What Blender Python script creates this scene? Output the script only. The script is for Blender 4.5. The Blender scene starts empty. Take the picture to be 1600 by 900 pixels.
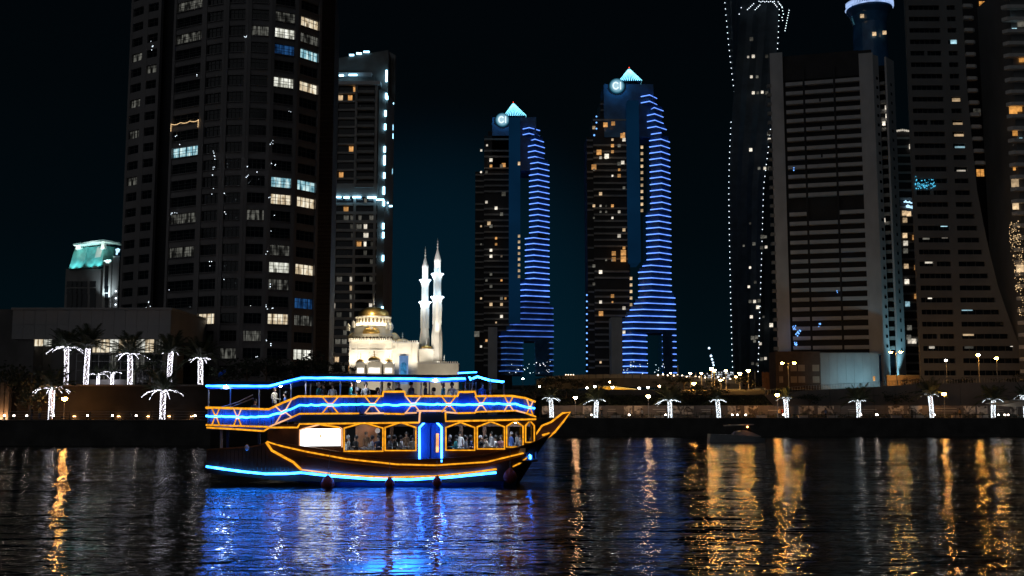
import bpy, bmesh, math, random
from math import sin, cos, pi, radians, atan2, sqrt, hypot
from mathutils import Vector, Matrix
random.seed(7)
R = random.Random(11)
S = bpy.context.scene
COL = S.collection

# ------------------------------------------------------------------ camera, world, light, exposure
CAMH, FPX, TH = 4.3, 1700.0, math.atan(195.0 / 1700.0)
cam_d = bpy.data.cameras.new("camera")
cam = bpy.data.objects.new("camera", cam_d)
COL.objects.link(cam)
cam.location = (0, 0, CAMH)
cam.rotation_euler = (pi / 2 + TH, 0, 0)
cam_d.sensor_width = 36
cam_d.lens = 36 * FPX / 1600
cam_d.clip_end = 6000
S.camera = cam

W = bpy.data.worlds.new("World")
S.world = W
W.use_nodes = True
nt = W.node_tree
nt.nodes.clear()
o_ = nt.nodes.new("ShaderNodeOutputWorld")
bg = nt.nodes.new("ShaderNodeBackground")
bg.inputs[1].default_value = 1.0
tc = nt.nodes.new("ShaderNodeTexCoord")
sx = nt.nodes.new("ShaderNodeSeparateXYZ")
rp = nt.nodes.new("ShaderNodeValToRGB")
nt.links.new(tc.outputs["Generated"], sx.inputs[0])
nt.links.new(sx.outputs["Z"], rp.inputs[0])
gd = nt.nodes.new("ShaderNodeVectorMath"); gd.operation = 'DOT_PRODUCT'      # city glow in the low sky over the mosque quarter
gdir = Vector((-0.075, 1.0, 0.05)).normalized()
gd.inputs[1].default_value = gdir
nt.links.new(tc.outputs["Generated"], gd.inputs[0])
gm_ = nt.nodes.new("ShaderNodeMapRange"); gm_.interpolation_type = 'SMOOTHERSTEP'
gm_.inputs[1].default_value = 0.968; gm_.inputs[2].default_value = 1.0; gm_.inputs[3].default_value = 0.0; gm_.inputs[4].default_value = 1.0
nt.links.new(gd.outputs["Value"], gm_.inputs[0])
gmx = nt.nodes.new("ShaderNodeMix"); gmx.data_type = 'RGBA'; gmx.blend_type = 'ADD'; gmx.clamp_result = False
gmx.inputs[7].default_value = (0.0001, 0.0066, 0.0135, 1)
nt.links.new(gm_.outputs[0], gmx.inputs[0])
nt.links.new(rp.outputs[0], gmx.inputs[6])
nt.links.new(gmx.outputs[2], bg.inputs[0])
nt.links.new(bg.outputs[0], o_.inputs[0])
e = rp.color_ramp.elements
e[0].position = 0.0; e[0].color = (0.0007, 0.0056, 0.0086, 1)
e[1].position = 0.75; e[1].color = (0.0006, 0.0012, 0.0020, 1)
for p_, c_ in ((0.07, (0.0006, 0.0043, 0.0066, 1)), (0.16, (0.0006, 0.0027, 0.0041, 1)), (0.28, (0.0006, 0.0018, 0.0027, 1)), (0.40, (0.0006, 0.0013, 0.0022, 1))):
    q = e.new(p_); q.color = c_

sun_d = bpy.data.lights.new("sun", "SUN")      # the dim glow of the city on the near bank
sun_d.energy = 0.092
sun_d.angle = radians(70)
sun_d.color = (0.95, 0.97, 1.0)
sun = bpy.data.objects.new("sun", sun_d)
COL.objects.link(sun)
sun.rotation_euler = (radians(62), 0, radians(-28))

S.view_settings.view_transform = 'Standard'
S.view_settings.look = 'None'
S.view_settings.exposure = 0
S.view_settings.gamma = 1
S.render.engine = 'CYCLES'
S.cycles.use_denoising = True
S.cycles.max_bounces = 6
S.cycles.diffuse_bounces = 2
S.cycles.glossy_bounces = 3
S.cycles.transparent_max_bounces = 8
S.cycles.sample_clamp_indirect = 4.0
S.cycles.caustics_reflective = True
S.cycles.use_light_tree = True


# ------------------------------------------------------------------ helpers
def P(px, py, Y):
    dx, dy = (px - 800) / FPX, (450 - py) / FPX
    wy = cos(TH) - dy * sin(TH)
    wz = sin(TH) + dy * cos(TH)
    t = Y / wy
    return Vector((dx * t, Y, CAMH + wz * t))


def X(px, Y, py=645):
    return P(px, py, Y).x


def Z(py, Y):
    return P(800, py, Y).z


def lerp(tab, x):
    if x <= tab[0][0]:
        return tab[0][1]
    for (a, b), (c, d) in zip(tab, tab[1:]):
        if x <= c:
            return b + (d - b) * (x - a) / (c - a)
    return tab[-1][1]


LOC = {}


def tag(o, label=None, cat=None, group=None, kind=None):
    if label: o["label"] = label
    if cat: o["category"] = cat
    if group: o["group"] = group
    if kind: o["kind"] = kind
    return o


def thing(name, loc, label, cat, group=None, rz=0.0):
    o = bpy.data.objects.new(name, None)
    o.empty_display_size = 0.5
    COL.objects.link(o)
    o.location = loc
    o.rotation_euler.z = rz
    LOC[o] = Vector(loc)
    return tag(o, label, cat, group)


def inst(name, mesh, parent=None, loc=None, rz=0.0, rot=None, scale=None):
    """a part sharing mesh data; loc in world coordinates (None: on the parent's origin)"""
    o = bpy.data.objects.new(name, mesh)
    COL.objects.link(o)
    if parent is not None:
        o.parent = parent
        o.location = (Vector(loc) - LOC.get(parent, Vector())) if loc is not None else (0, 0, 0)
        LOC[o] = Vector(loc) if loc is not None else LOC.get(parent, Vector())
    elif loc is not None:
        o.location = loc
        LOC[o] = Vector(loc)
    o.rotation_euler = rot if rot else (0, 0, rz)
    if scale: o.scale = scale
    return o


class MB:
    def __init__(s):
        s.v, s.f, s.m = [], [], []

    def add(s, vs, fs, m=0):
        b = len(s.v)
        s.v += [tuple(q) for q in vs]
        s.f += [tuple(b + i for i in q) for q in fs]
        s.m += [m] * len(fs)

    HEX = [(0, 3, 2, 1), (4, 5, 6, 7), (0, 1, 5, 4), (1, 2, 6, 5), (2, 3, 7, 6), (3, 0, 4, 7)]

    def hexa(s, b4, t4, m=0):
        s.add(list(b4) + list(t4), MB.HEX, m)

    def box(s, a, b, m=0):
        (x0, y0, z0), (x1, y1, z1) = a, b
        s.hexa([(x0, y0, z0), (x1, y0, z0), (x1, y1, z0), (x0, y1, z0)],
               [(x0, y0, z1), (x1, y0, z1), (x1, y1, z1), (x0, y1, z1)], m)

    def cbox(s, c, d, m=0):
        s.box([c[i] - d[i] / 2 for i in range(3)], [c[i] + d[i] / 2 for i in range(3)], m)

    def prism(s, poly, z0, z1, m=0):
        n = len(poly)
        z0 = z0 if isinstance(z0, (list, tuple)) else [z0] * n
        z1 = z1 if isinstance(z1, (list, tuple)) else [z1] * n
        vs = [(p[0], p[1], z0[i]) for i, p in enumerate(poly)] + [(p[0], p[1], z1[i]) for i, p in enumerate(poly)]
        fs = [tuple(range(n - 1, -1, -1)), tuple(range(n, 2 * n))] + [(i, (i + 1) % n, n + (i + 1) % n, n + i) for i in range(n)]
        s.add(vs, fs, m)

    def slab(s, pts, dvec, m=0):
        """extrude a 3-D polygon by a vector"""
        n = len(pts)
        d = Vector(dvec)
        vs = [Vector(p) for p in pts] + [Vector(p) + d for p in pts]
        fs = [tuple(range(n)), tuple(range(2 * n - 1, n - 1, -1))] + [(i, n + i, n + (i + 1) % n, (i + 1) % n) for i in range(n)]
        s.add(vs, fs, m)

    def tube(s, pts, r, n=5, m=0, closed=False):
        pts = [Vector(p) for p in pts]
        N = len(pts)
        rr = r if isinstance(r, (list, tuple)) else [r] * N
        vs = []
        for i, p in enumerate(pts):
            a = pts[i - 1] if (i > 0 or closed) else p
            b = pts[(i + 1) % N] if (i < N - 1 or closed) else p
            d1 = (p - a); d2 = (b - p)
            d = (d1.normalized() if d1.length > 1e-6 else Vector()) + (d2.normalized() if d2.length > 1e-6 else Vector())
            if d.length < 1e-6: d = Vector((0, 0, 1))
            d.normalize()
            ref = Vector((0, 1, 0)) if abs(d.y) < 0.9 else Vector((0, 0, 1))
            u = d.cross(ref).normalized(); w = d.cross(u).normalized()
            for k in range(n):
                an = 2 * pi * k / n
                vs.append(p + (u * cos(an) + w * sin(an)) * rr[i])
        fs = []
        for i in range(N if closed else N - 1):
            j = (i + 1) % N
            for k in range(n):
                k2 = (k + 1) % n
                fs.append((i * n + k, i * n + k2, j * n + k2, j * n + k))
        if not closed:
            fs.append(tuple(range(n - 1, -1, -1)))
            fs.append(tuple((N - 1) * n + k for k in range(n)))
        s.add(vs, fs, m)

    def lathe(s, prof, c, n=16, m=0, a0=0.0, a1=2 * pi, lobes=0, amp=0.0):
        full = abs(a1 - a0 - 2 * pi) < 1e-6
        cnt = n if full else n + 1
        vs = []
        for (r, z) in prof:
            for k in range(cnt):
                an = a0 + (a1 - a0) * k / n
                q = r * (1 + amp * abs(cos(an * lobes / 2)) if lobes else 1)
                vs.append((c[0] + q * cos(an), c[1] + q * sin(an), c[2] + z))
        fs = []
        for i in range(len(prof) - 1):
            for k in range(n):
                k2 = (k + 1) % cnt
                fs.append((i * cnt + k, i * cnt + k2, (i + 1) * cnt + k2, (i + 1) * cnt + k))
        if full:
            fs.append(tuple(range(cnt - 1, -1, -1)))
            fs.append(tuple((len(prof) - 1) * cnt + k for k in range(cnt)))
        s.add(vs, fs, m)

    def octa(s, c, r, m=0):
        x, y, z = c
        s.add([(x + r, y, z), (x, y + r, z), (x - r, y, z), (x, y - r, z), (x, y, z + r), (x, y, z - r)],
              [(0, 1, 4), (1, 2, 4), (2, 3, 4), (3, 0, 4), (1, 0, 5), (2, 1, 5), (3, 2, 5), (0, 3, 5)], m)

    def mesh(s, name, mats, origin=(0, 0, 0), smooth=False):
        me = bpy.data.meshes.new(name)
        ox, oy, oz = origin
        me.from_pydata([(a - ox, b - oy, c - oz) for a, b, c in s.v], [], s.f)
        mats = mats if isinstance(mats, (list, tuple)) else [mats]
        for q in mats: me.materials.append(q)
        if len(mats) > 1: me.polygons.foreach_set("material_index", s.m)
        if smooth: me.polygons.foreach_set("use_smooth", [True] * len(s.f))
        me.update()
        return me

    def build(s, name, mats, parent=None, smooth=False, kind=None, label=None):
        org = LOC.get(parent, Vector()) if parent is not None else Vector()
        o = bpy.data.objects.new(name, s.mesh(name, mats, org, smooth))
        COL.objects.link(o)
        if parent is not None:
            o.parent = parent
        LOC[o] = org
        if kind: o["kind"] = kind
        if label: o["label"] = label
        return o


class Face:
    """a facade between two plan points, seen from the camera: left end a, right end b"""
    def __init__(s, a, b):
        s.a, s.b = Vector(a[:2]), Vector(b[:2])
        d = s.b - s.a
        s.L = d.length
        s.u = d / s.L
        s.n = Vector((s.u.y, -s.u.x))
        s.ang = atan2(s.u.y, s.u.x)

    def pt(s, t, out, z):
        q = s.a + s.u * t + s.n * out
        return Vector((q.x, q.y, z))

    def box(s, mb, t0, t1, o0, o1, z0, z1, m=0):
        b = [s.pt(t0, o1, z0), s.pt(t1, o1, z0), s.pt(t1, o0, z0), s.pt(t0, o0, z0)]
        mb.hexa(b, [Vector((q.x, q.y, z1)) for q in b], m)


# ------------------------------------------------------------------ materials
def newmat(name):
    m = bpy.data.materials.new(name)
    m.use_nodes = True
    return m, m.node_tree, m.node_tree.nodes["Principled BSDF"]


def pm(name, col, rough=0.7, var=0.25, scale=1.0, bump=0.0, metal=0.0, spec=0.4, streak=0.0, bscale=None):
    m, t, b = newmat(name)
    b.inputs["Roughness"].default_value = rough
    b.inputs["Metallic"].default_value = metal
    b.inputs["Specular IOR Level"].default_value = spec
    tcn = t.nodes.new("ShaderNodeTexCoord")
    nz = t.nodes.new("ShaderNodeTexNoise")
    nz.inputs["Scale"].default_value = scale
    nz.inputs["Detail"].default_value = 5
    mp = t.nodes.new("ShaderNodeMapping")
    mp.inputs["Scale"].default_value = (1, 1, 1 - 0.85 * streak)
    t.links.new(tcn.outputs["Object"], mp.inputs[0])
    t.links.new(mp.outputs[0], nz.inputs["Vector"])
    r = t.nodes.new("ShaderNodeValToRGB")
    r.color_ramp.elements[0].position = 0.3
    r.color_ramp.elements[1].position = 0.7
    r.color_ramp.elements[0].color = tuple(c * (1 - var) for c in col) + (1,)
    r.color_ramp.elements[1].color = tuple(min(1, c * (1 + var)) for c in col) + (1,)
    t.links.new(nz.outputs["Fac"], r.inputs[0])
    t.links.new(r.outputs[0], b.inputs["Base Color"])
    if bump:
        bn = t.nodes.new("ShaderNodeBump")
        bn.inputs["Strength"].default_value = bump
        bn.inputs["Distance"].default_value = 0.05
        n2 = t.nodes.new("ShaderNodeTexNoise")
        n2.inputs["Scale"].default_value = bscale or scale * 6
        t.links.new(tcn.outputs["Object"], n2.inputs["Vector"])
        t.links.new(n2.outputs["Fac"], bn.inputs["Height"])
        t.links.new(bn.outputs[0], b.inputs["Normal"])
    return m


def em(name, col, strength=1.0, var=0.0, scale=3.0, sample=True, rnd=0.0):
    m, t, b = newmat(name)
    t.nodes.remove(b)
    e_ = t.nodes.new("ShaderNodeEmission")
    e_.inputs[0].default_value = tuple(col) + (1,)
    e_.inputs[1].default_value = strength
    t.links.new(e_.outputs[0], t.nodes["Material Output"].inputs[0])
    last = None
    if var:
        tcn = t.nodes.new("ShaderNodeTexCoord")
        nz = t.nodes.new("ShaderNodeTexNoise")
        nz.inputs["Scale"].default_value = scale
        nz.inputs["Detail"].default_value = 3
        t.links.new(tcn.outputs["Object"], nz.inputs["Vector"])
        mr = t.nodes.new("ShaderNodeMapRange")
        mr.inputs[1].default_value = 0.35; mr.inputs[2].default_value = 0.65
        mr.inputs[3].default_value = strength * (1 - var); mr.inputs[4].default_value = strength * (1 + var)
        t.links.new(nz.outputs["Fac"], mr.inputs[0])
        last = mr.outputs[0]
    if rnd:
        oi = t.nodes.new("ShaderNodeObjectInfo")
        mr2 = t.nodes.new("ShaderNodeMapRange")
        mr2.inputs[3].default_value = 1 - rnd; mr2.inputs[4].default_value = 1 + rnd
        t.links.new(oi.outputs["Random"], mr2.inputs[0])
        ml = t.nodes.new("ShaderNodeMath"); ml.operation = 'MULTIPLY'
        t.links.new(mr2.outputs[0], ml.inputs[0])
        if last: t.links.new(last, ml.inputs[1])
        else: ml.inputs[1].default_value = strength
        last = ml.outputs[0]
    if last: t.links.new(last, e_.inputs[1])
    m.cycles.emission_sampling = 'AUTO' if sample else 'NONE'
    return m


def room(name, base, hot, strength):
    """a lit room seen through its window: curtains as soft vertical folds, a brighter part by the ceiling lamp"""
    m, t, b = newmat(name)
    t.nodes.remove(b)
    e_ = t.nodes.new("ShaderNodeEmission")
    tcn = t.nodes.new("ShaderNodeTexCoord")
    oi = t.nodes.new("ShaderNodeObjectInfo")
    mp = t.nodes.new("ShaderNodeVectorMath"); mp.operation = 'ADD'
    sc = t.nodes.new("ShaderNodeVectorMath"); sc.operation = 'SCALE'; sc.inputs[3].default_value = 40
    cx = t.nodes.new("ShaderNodeCombineXYZ")
    t.links.new(oi.outputs["Random"], cx.inputs[0]); t.links.new(oi.outputs["Random"], cx.inputs[2])
    t.links.new(cx.outputs[0], sc.inputs[0])
    t.links.new(tcn.outputs["Object"], mp.inputs[0]); t.links.new(sc.outputs[0], mp.inputs[1])
    mg = t.nodes.new("ShaderNodeMapping"); mg.inputs["Scale"].default_value = (1.3, 1, 0.25)
    t.links.new(mp.outputs[0], mg.inputs[0])
    nz = t.nodes.new("ShaderNodeTexNoise"); nz.inputs["Scale"].default_value = 1.1; nz.inputs["Detail"].default_value = 4
    t.links.new(mg.outputs[0], nz.inputs["Vector"])
    vo = t.nodes.new("ShaderNodeTexVoronoi"); vo.distance = 'CHEBYCHEV'; vo.inputs["Scale"].default_value = 0.9
    t.links.new(mp.outputs[0], vo.inputs["Vector"])
    r = t.nodes.new("ShaderNodeValToRGB")
    r.color_ramp.elements[0].position = 0.36; r.color_ramp.elements[0].color = tuple(c * 0.22 for c in base) + (1,)
    r.color_ramp.elements[1].position = 0.66; r.color_ramp.elements[1].color = tuple(hot) + (1,)
    q = r.color_ramp.elements.new(0.48); q.color = tuple(base) + (1,)
    ad = t.nodes.new("ShaderNodeMath"); ad.operation = 'MULTIPLY_ADD'
    ad.inputs[1].default_value = 0.22; 
    t.links.new(vo.outputs["Distance"], ad.inputs[0]); 
    sb = t.nodes.new("ShaderNodeMath"); sb.operation = 'SUBTRACT'; sb.inputs[1].default_value = 0.06
    t.links.new(nz.outputs["Fac"], sb.inputs[0]); t.links.new(sb.outputs[0], ad.inputs[2])
    t.links.new(ad.outputs[0], r.inputs[0])
    t.links.new(r.outputs[0], e_.inputs[0])
    e_.inputs[1].default_value = strength
    t.links.new(e_.outputs[0], t.nodes["Material Output"].inputs[0])
    m.cycles.emission_sampling = 'NONE'
    return m


M = {}
M['tower_beige'] = pm('tower_beige', (0.265, 0.245, 0.245), 0.85, 0.18, 0.12, streak=0.5)
M['conc'] = pm('concrete', (0.36, 0.35, 0.345), 0.85, 0.2, 0.15, 0.2, streak=0.6)
M['conc_dark'] = pm('dark_concrete', (0.16, 0.15, 0.145), 0.85, 0.25, 0.2, 0.2)
M['panel_grey'] = pm('grey_panel', (0.58, 0.59, 0.62), 0.8, 0.12, 0.25, 0.15, streak=0.6)
M['white_wall'] = pm('white_render', (0.74, 0.73, 0.70), 0.8, 0.06, 0.4)
M['stone'] = pm('mosque_stone', (0.80, 0.77, 0.69), 0.8, 0.07, 0.6, 0.1)
M['gold'] = pm('gilded_dome', (0.75, 0.48, 0.14), 0.38, 0.2, 0.8, metal=0.75)
M['beige2'] = pm('sand_render', (0.215, 0.215, 0.218), 0.85, 0.15, 0.15, streak=0.5)
M['black_wall'] = pm('black_cladding', (0.035, 0.035, 0.04), 0.7, 0.2, 0.2)
M['glass'] = pm('dark_glass', (0.010, 0.013, 0.018), 0.08, 0.3, 0.3, spec=0.5)
M['glass_blue'] = pm('blue_tower_glass', (0.05, 0.17, 0.38), 0.15, 0.3, 0.2, spec=0.5)
M['slab_white'] = pm('balcony_white', (0.66, 0.65, 0.64), 0.75, 0.1, 0.4)
M['slab_grey'] = pm('balcony_grey', (0.30, 0.30, 0.30), 0.8, 0.15, 0.4)
M['frame'] = pm('window_frame', (0.10, 0.10, 0.10), 0.6, 0.1, 2)
M['frame_lt'] = pm('pale_frame', (0.42, 0.42, 0.42), 0.6, 0.1, 2)
M['metal'] = pm('galvanised_metal', (0.32, 0.32, 0.33), 0.45, 0.15, 3, metal=0.6)
M['dark_metal'] = pm('dark_metal', (0.05, 0.05, 0.055), 0.5, 0.2, 3, metal=0.3)
M['wood'] = pm('dhow_wood', (0.115, 0.055, 0.030), 0.45, 0.35, 0.7, 0.25, streak=0.0, bscale=5)
M['wood_lt'] = pm('varnished_wood', (0.25, 0.11, 0.045), 0.4, 0.3, 1.2, 0.2)
M['navy'] = pm('navy_paint', (0.02, 0.06, 0.24), 0.42, 0.2, 0.8, 0.1)
M['deck'] = pm('deck_boards', (0.14, 0.10, 0.07), 0.6, 0.3, 2)
M['banner'] = pm('blue_banner', (0.03, 0.085, 0.20), 0.38, 0.45, 1.1, 0.5, streak=0.9, bscale=2.5)
M['canvas'] = pm('blue_canvas', (0.05, 0.13, 0.42), 0.75, 0.2, 0.7)
M['white_pt'] = pm('white_paint', (0.78, 0.78, 0.76), 0.5, 0.08, 2)
M['fender'] = pm('red_fender', (0.26, 0.045, 0.05), 0.5, 0.25, 3)
M['rope'] = pm('rope', (0.22, 0.2, 0.17), 0.9, 0.2, 6)
M['quay'] = pm('quay_stone', (0.085, 0.08, 0.075), 0.9, 0.3, 0.4, 0.4)
M['paving'] = pm('promenade_paving', (0.24, 0.20, 0.17), 0.8, 0.2, 0.8, 0.2)
M['soil'] = pm('ground', (0.05, 0.045, 0.04), 0.95, 0.3, 0.1)
M['wallbrown'] = pm('brown_stone_wall', (0.026, 0.022, 0.02), 0.9, 0.3, 0.5, 0.4)
M['retain'] = pm('retaining_concrete', (0.20, 0.185, 0.175), 0.9, 0.25, 0.12, 0.3, streak=0.5)
M['tan'] = pm('tan_panel', (0.36, 0.26, 0.19), 0.7, 0.15, 0.8)
M['brown'] = pm('brown_cladding', (0.10, 0.065, 0.05), 0.8, 0.2, 0.5)
M['yellow_wall'] = pm('ochre_wall', (0.58, 0.36, 0.07), 0.8, 0.2, 0.15)
M['leaf'] = pm('palm_frond', (0.055, 0.075, 0.04), 0.6, 0.4, 1.5)
M['leaf2'] = pm('tree_leaf', (0.05, 0.065, 0.04), 0.7, 0.45, 1.0)
M['trunk'] = pm('palm_trunk', (0.19, 0.14, 0.10), 0.9, 0.35, 3, 0.6)
M['hoard'] = pm('hoarding_board', (0.17, 0.15, 0.14), 0.7, 0.15, 0.3)
M['pale_txt'] = pm('pale_print', (0.5, 0.47, 0.42), 0.7, 0.1, 2)
M['tent'] = pm('tent_fabric', (0.70, 0.66, 0.58), 0.8, 0.08, 1)
M['gelcoat'] = pm('grey_gelcoat', (0.42, 0.43, 0.45), 0.35, 0.1, 1)
M['flag'] = pm('blue_flag', (0.05, 0.16, 0.5), 0.7, 0.3, 2)
M['green_roof'] = pm('green_roof', (0.12, 0.42, 0.42), 0.5, 0.25, 0.5, streak=0.8)
M['cloth'] = pm('table_linen', (0.72, 0.71, 0.68), 0.85, 0.08, 3)

# what gives light
M['n_amber'] = em('amber_neon', (1.0, 0.39, 0.018), 1.1, 0.3, 5.0)
M['n_pale'] = em('pale_amber_neon', (1.0, 0.50, 0.25), 1.15, 0.18, 1.6)
M['n_blue'] = em('blue_neon', (0.016, 0.20, 1.0), 23.0, 0.45, 1.2)
M['n_cyan'] = em('cyan_neon', (0.022, 0.17, 1.0), 22.0, 0.25, 1.2)
M['t_blue'] = em('tower_blue_strip', (0.125, 0.29, 1.0), 2.1, 0.4, 0.09)
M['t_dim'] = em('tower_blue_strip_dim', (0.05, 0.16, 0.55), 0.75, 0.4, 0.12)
M['t_white'] = em('white_blue_bar', (0.36, 0.76, 1.0), 6.0, 0.25, 0.3)
M['crown'] = em('cyan_crown_line', (0.24, 0.80, 1.0), 2.6, 0.3, 0.4)
M['emblem'] = em('emblem_glow', (0.62, 0.86, 1.0), 1.1, 0.15, 0.3)
M['fairy'] = em('fairy_bulb', (0.88, 0.87, 1.0), 4.8)
M['fairy_far'] = em('fairy_bulb_cool', (0.82, 0.92, 1.0), 3.4)
M['fairy_warm'] = em('fairy_bulb_warm', (1.0, 0.66, 0.32), 2.0, sample=False)
M['sodium'] = em('sodium_lamp', (1.0, 0.42, 0.085), 190.0)
M['sodium_far'] = em('far_sodium_lamp', (1.0, 0.46, 0.10), 260.0)
M['lamp_white'] = em('white_lamp', (1.0, 0.95, 0.86), 55.0)
M['lamp_pink'] = em('warm_white_lamp', (1.0, 0.56, 0.27), 130.0)
M['bollard'] = em('bollard_lens', (1.0, 0.86, 0.72), 26.0)
M['screen'] = em('screen_white', (0.93, 0.98, 1.0), 4.2, 0.06, 0.9)
M['screen_mark'] = em('screen_mark', (1.0, 0.80, 0.42), 0.9)
M['cabin_lamp'] = em('cabin_lamp', (0.9, 0.93, 1.0), 55.0)
M['warm_lamp'] = em('warm_lamp', (1.0, 0.5, 0.18), 22.0)
M['red_dot'] = em('red_beacon', (1.0, 0.06, 0.03), 3.0)
M['dots'] = em('edge_dot', (0.78, 0.9, 1.0), 2.6, sample=False)
M['w_warm'] = em('window_warm', (1.0, 0.70, 0.40), 0.55, 0.5, 0.8, False, 0.5)
M['w_amber'] = em('window_amber', (1.0, 0.48, 0.15), 0.50, 0.5, 0.8, False, 0.5)
M['w_cool'] = em('window_cool', (0.50, 0.86, 1.0), 0.7, 0.5, 0.8, False, 0.4)
M['w_white'] = em('window_white', (1.0, 0.90, 0.74), 0.75, 0.5, 0.8, False, 0.5)
M['w_dim'] = em('window_dim', (0.75, 0.72, 0.60), 0.10, 0.6, 0.8, False, 0.7)
M['r_warm'] = room('room_warm', (0.62, 0.48, 0.30), (1.0, 0.92, 0.72), 1.0)
M['r_white'] = room('room_white', (0.50, 0.50, 0.42), (1.0, 1.0, 0.9), 1.05)
M['r_cool'] = room('room_cool', (0.20, 0.46, 0.56), (0.75, 1.0, 1.0), 0.95)
M['r_dim'] = room('room_dim', (0.03, 0.03, 0.027), (0.30, 0.30, 0.26), 0.42)
M['r_blue'] = room('room_blue', (0.01, 0.05, 0.16), (0.03, 0.14, 0.4), 0.5)


M['door_glow'] = em('door_glow', (1.0, .42, .16), 1.6, .4, 2)
M['deck_lamp'] = em('deck_lamp', (.9, .96, 1.0), 150.0)


def thin_glass():
    m, t, b = newmat('clear_glass')
    t.nodes.remove(b)
    tr = t.nodes.new("ShaderNodeBsdfTransparent"); tr.inputs[0].default_value = (0.86, 0.9, 0.92, 1)
    gl = t.nodes.new("ShaderNodeBsdfGlossy"); gl.inputs["Roughness"].default_value = 0.03
    fr = t.nodes.new("ShaderNodeFresnel"); fr.inputs[0].default_value = 1.45
    mx = t.nodes.new("ShaderNodeMixShader")
    t.links.new(fr.outputs[0], mx.inputs[0]); t.links.new(tr.outputs[0], mx.inputs[1]); t.links.new(gl.outputs[0], mx.inputs[2])
    t.links.new(mx.outputs[0], t.nodes["Material Output"].inputs[0])
    return m


M['clear'] = thin_glass()


def poster_mat(seed, dark, light):
    m, t, b = newmat('poster_print')
    b.inputs["Roughness"].default_value = 0.6
    tcn = t.nodes.new("ShaderNodeTexCoord")
    mp = t.nodes.new("ShaderNodeMapping"); mp.inputs["Location"].default_value = (seed * 3.1, seed, seed * 7.7)
    t.links.new(tcn.outputs["Object"], mp.inputs[0])
    nz = t.nodes.new("ShaderNodeTexNoise"); nz.inputs["Scale"].default_value = 0.9; nz.inputs["Detail"].default_value = 6; nz.inputs["Distortion"].default_value = 1.2
    t.links.new(mp.outputs[0], nz.inputs["Vector"])
    r = t.nodes.new("ShaderNodeValToRGB")
    r.color_ramp.elements[0].position = 0.40; r.color_ramp.elements[0].color = dark + (1,)
    r.color_ramp.elements[1].position = 0.58; r.color_ramp.elements[1].color = light + (1,)
    t.links.new(nz.outputs["Fac"], r.inputs[0]); t.links.new(r.outputs[0], b.inputs["Base Color"])
    return m


def water_mat():
    m, t, b = newmat('marina_water')
    b.inputs["Base Color"].default_value = (0.002, 0.006, 0.009, 1)
    b.inputs["Roughness"].default_value = 0.03
    b.inputs["IOR"].default_value = 1.33
    tcn = t.nodes.new("ShaderNodeTexCoord")

    def noise(scale, detail, sx_=1.0, sy_=1.0, dist=0.0, rz=0.0):
        mp = t.nodes.new("ShaderNodeMapping")
        mp.inputs["Scale"].default_value = (sx_, sy_, 1); mp.inputs["Rotation"].default_value = (0, 0, rz)
        t.links.new(tcn.outputs["Object"], mp.inputs[0])
        n = t.nodes.new("ShaderNodeTexNoise")
        n.inputs["Scale"].default_value = scale; n.inputs["Detail"].default_value = detail; n.inputs["Distortion"].default_value = dist
        t.links.new(mp.outputs[0], n.inputs["Vector"])
        return n.outputs["Fac"]

    def math_(op, a, b2):
        n = t.nodes.new("ShaderNodeMath"); n.operation = op
        for i, q in enumerate((a, b2)):
            if isinstance(q, (int, float)): n.inputs[i].default_value = q
            else: t.links.new(q, n.inputs[i])
        return n.outputs[0]
    big = math_('ADD', math_('MULTIPLY', noise(0.22, 1, 0.42, 1.45, 0.3, 0.12), 0.26), math_('MULTIPLY', noise(0.085, 1, 0.4, 1.5, 0.3, -0.08), 0.42))
    mid = math_('MULTIPLY', noise(0.95, 2, 0.45, 1.40, 0.35, -0.08), 0.135)
    fine = math_('MULTIPLY', noise(3.2, 2, 0.5, 1.30, 0.3, 0.06), 0.040)
    gust = noise(0.028, 2, 1.0, 2.2)
    mr = t.nodes.new("ShaderNodeMapRange")
    mr.inputs[1].default_value = 0.38; mr.inputs[2].default_value = 0.62; mr.inputs[3].default_value = 0.6; mr.inputs[4].default_value = 1.3
    t.links.new(gust, mr.inputs[0])
    h = math_('MULTIPLY', math_('ADD', math_('ADD', big, mid), fine), mr.outputs[0])
    bn = t.nodes.new("ShaderNodeBump")
    bn.inputs["Strength"].default_value = 1.0
    bn.inputs["Distance"].default_value = 1.0
    t.links.new(h, bn.inputs["Height"])
    t.links.new(bn.outputs[0], b.inputs["Normal"])
    return m


M['water'] = water_mat()


# ------------------------------------------------------------------ ground, water, quay
YL, YR = 146.0, 203.0
XL, XM = X(330, YL), X(850, YR)
PZ = 3.3
mb = MB(); mb.add([(-420, -40, 0), (420, -40, 0), (420, 260, 0), (-420, 260, 0)], [(0, 1, 2, 3)])
mb.build('water', M['water'], kind='structure')
mb = MB(); mb.add([(-2500, -80, -6), (2500, -80, -6), (2500, 300, -6), (-2500, 300, -6)], [(0, 1, 2, 3)])
mb.build('water_bed', M['soil'], kind='structure')
front = [(-420, YL), (XL, YL), (XM, YR), (420, YR)]
mb = MB()
mb.add([(-2500, YL, PZ - .02), (-420, YL, PZ - .02)] + [(x, y, PZ - .02) for x, y in front[1:]] + [(2500, YR, PZ - .02), (2500, 3200, PZ - .02), (-2500, 3200, PZ - .02)],
       [tuple(range(8))])
mb.build('ground', M['soil'], kind='structure')
qw = MB(); pv = MB(); cp = MB()
for a, b in zip(front, front[1:]):
    f = Face(a, b)
    f.box(qw, 0, f.L, -1.2, 0, -5, PZ - 0.03)
    f.box(cp, 0, f.L, -0.7, 0.12, PZ - 0.3 + .27, PZ + 0.10)
    f.box(pv, 0, f.L, -16 if b[1] == YL or a[1] == YR else -14, -0.7, PZ - 0.015, PZ + 0.02)
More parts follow.
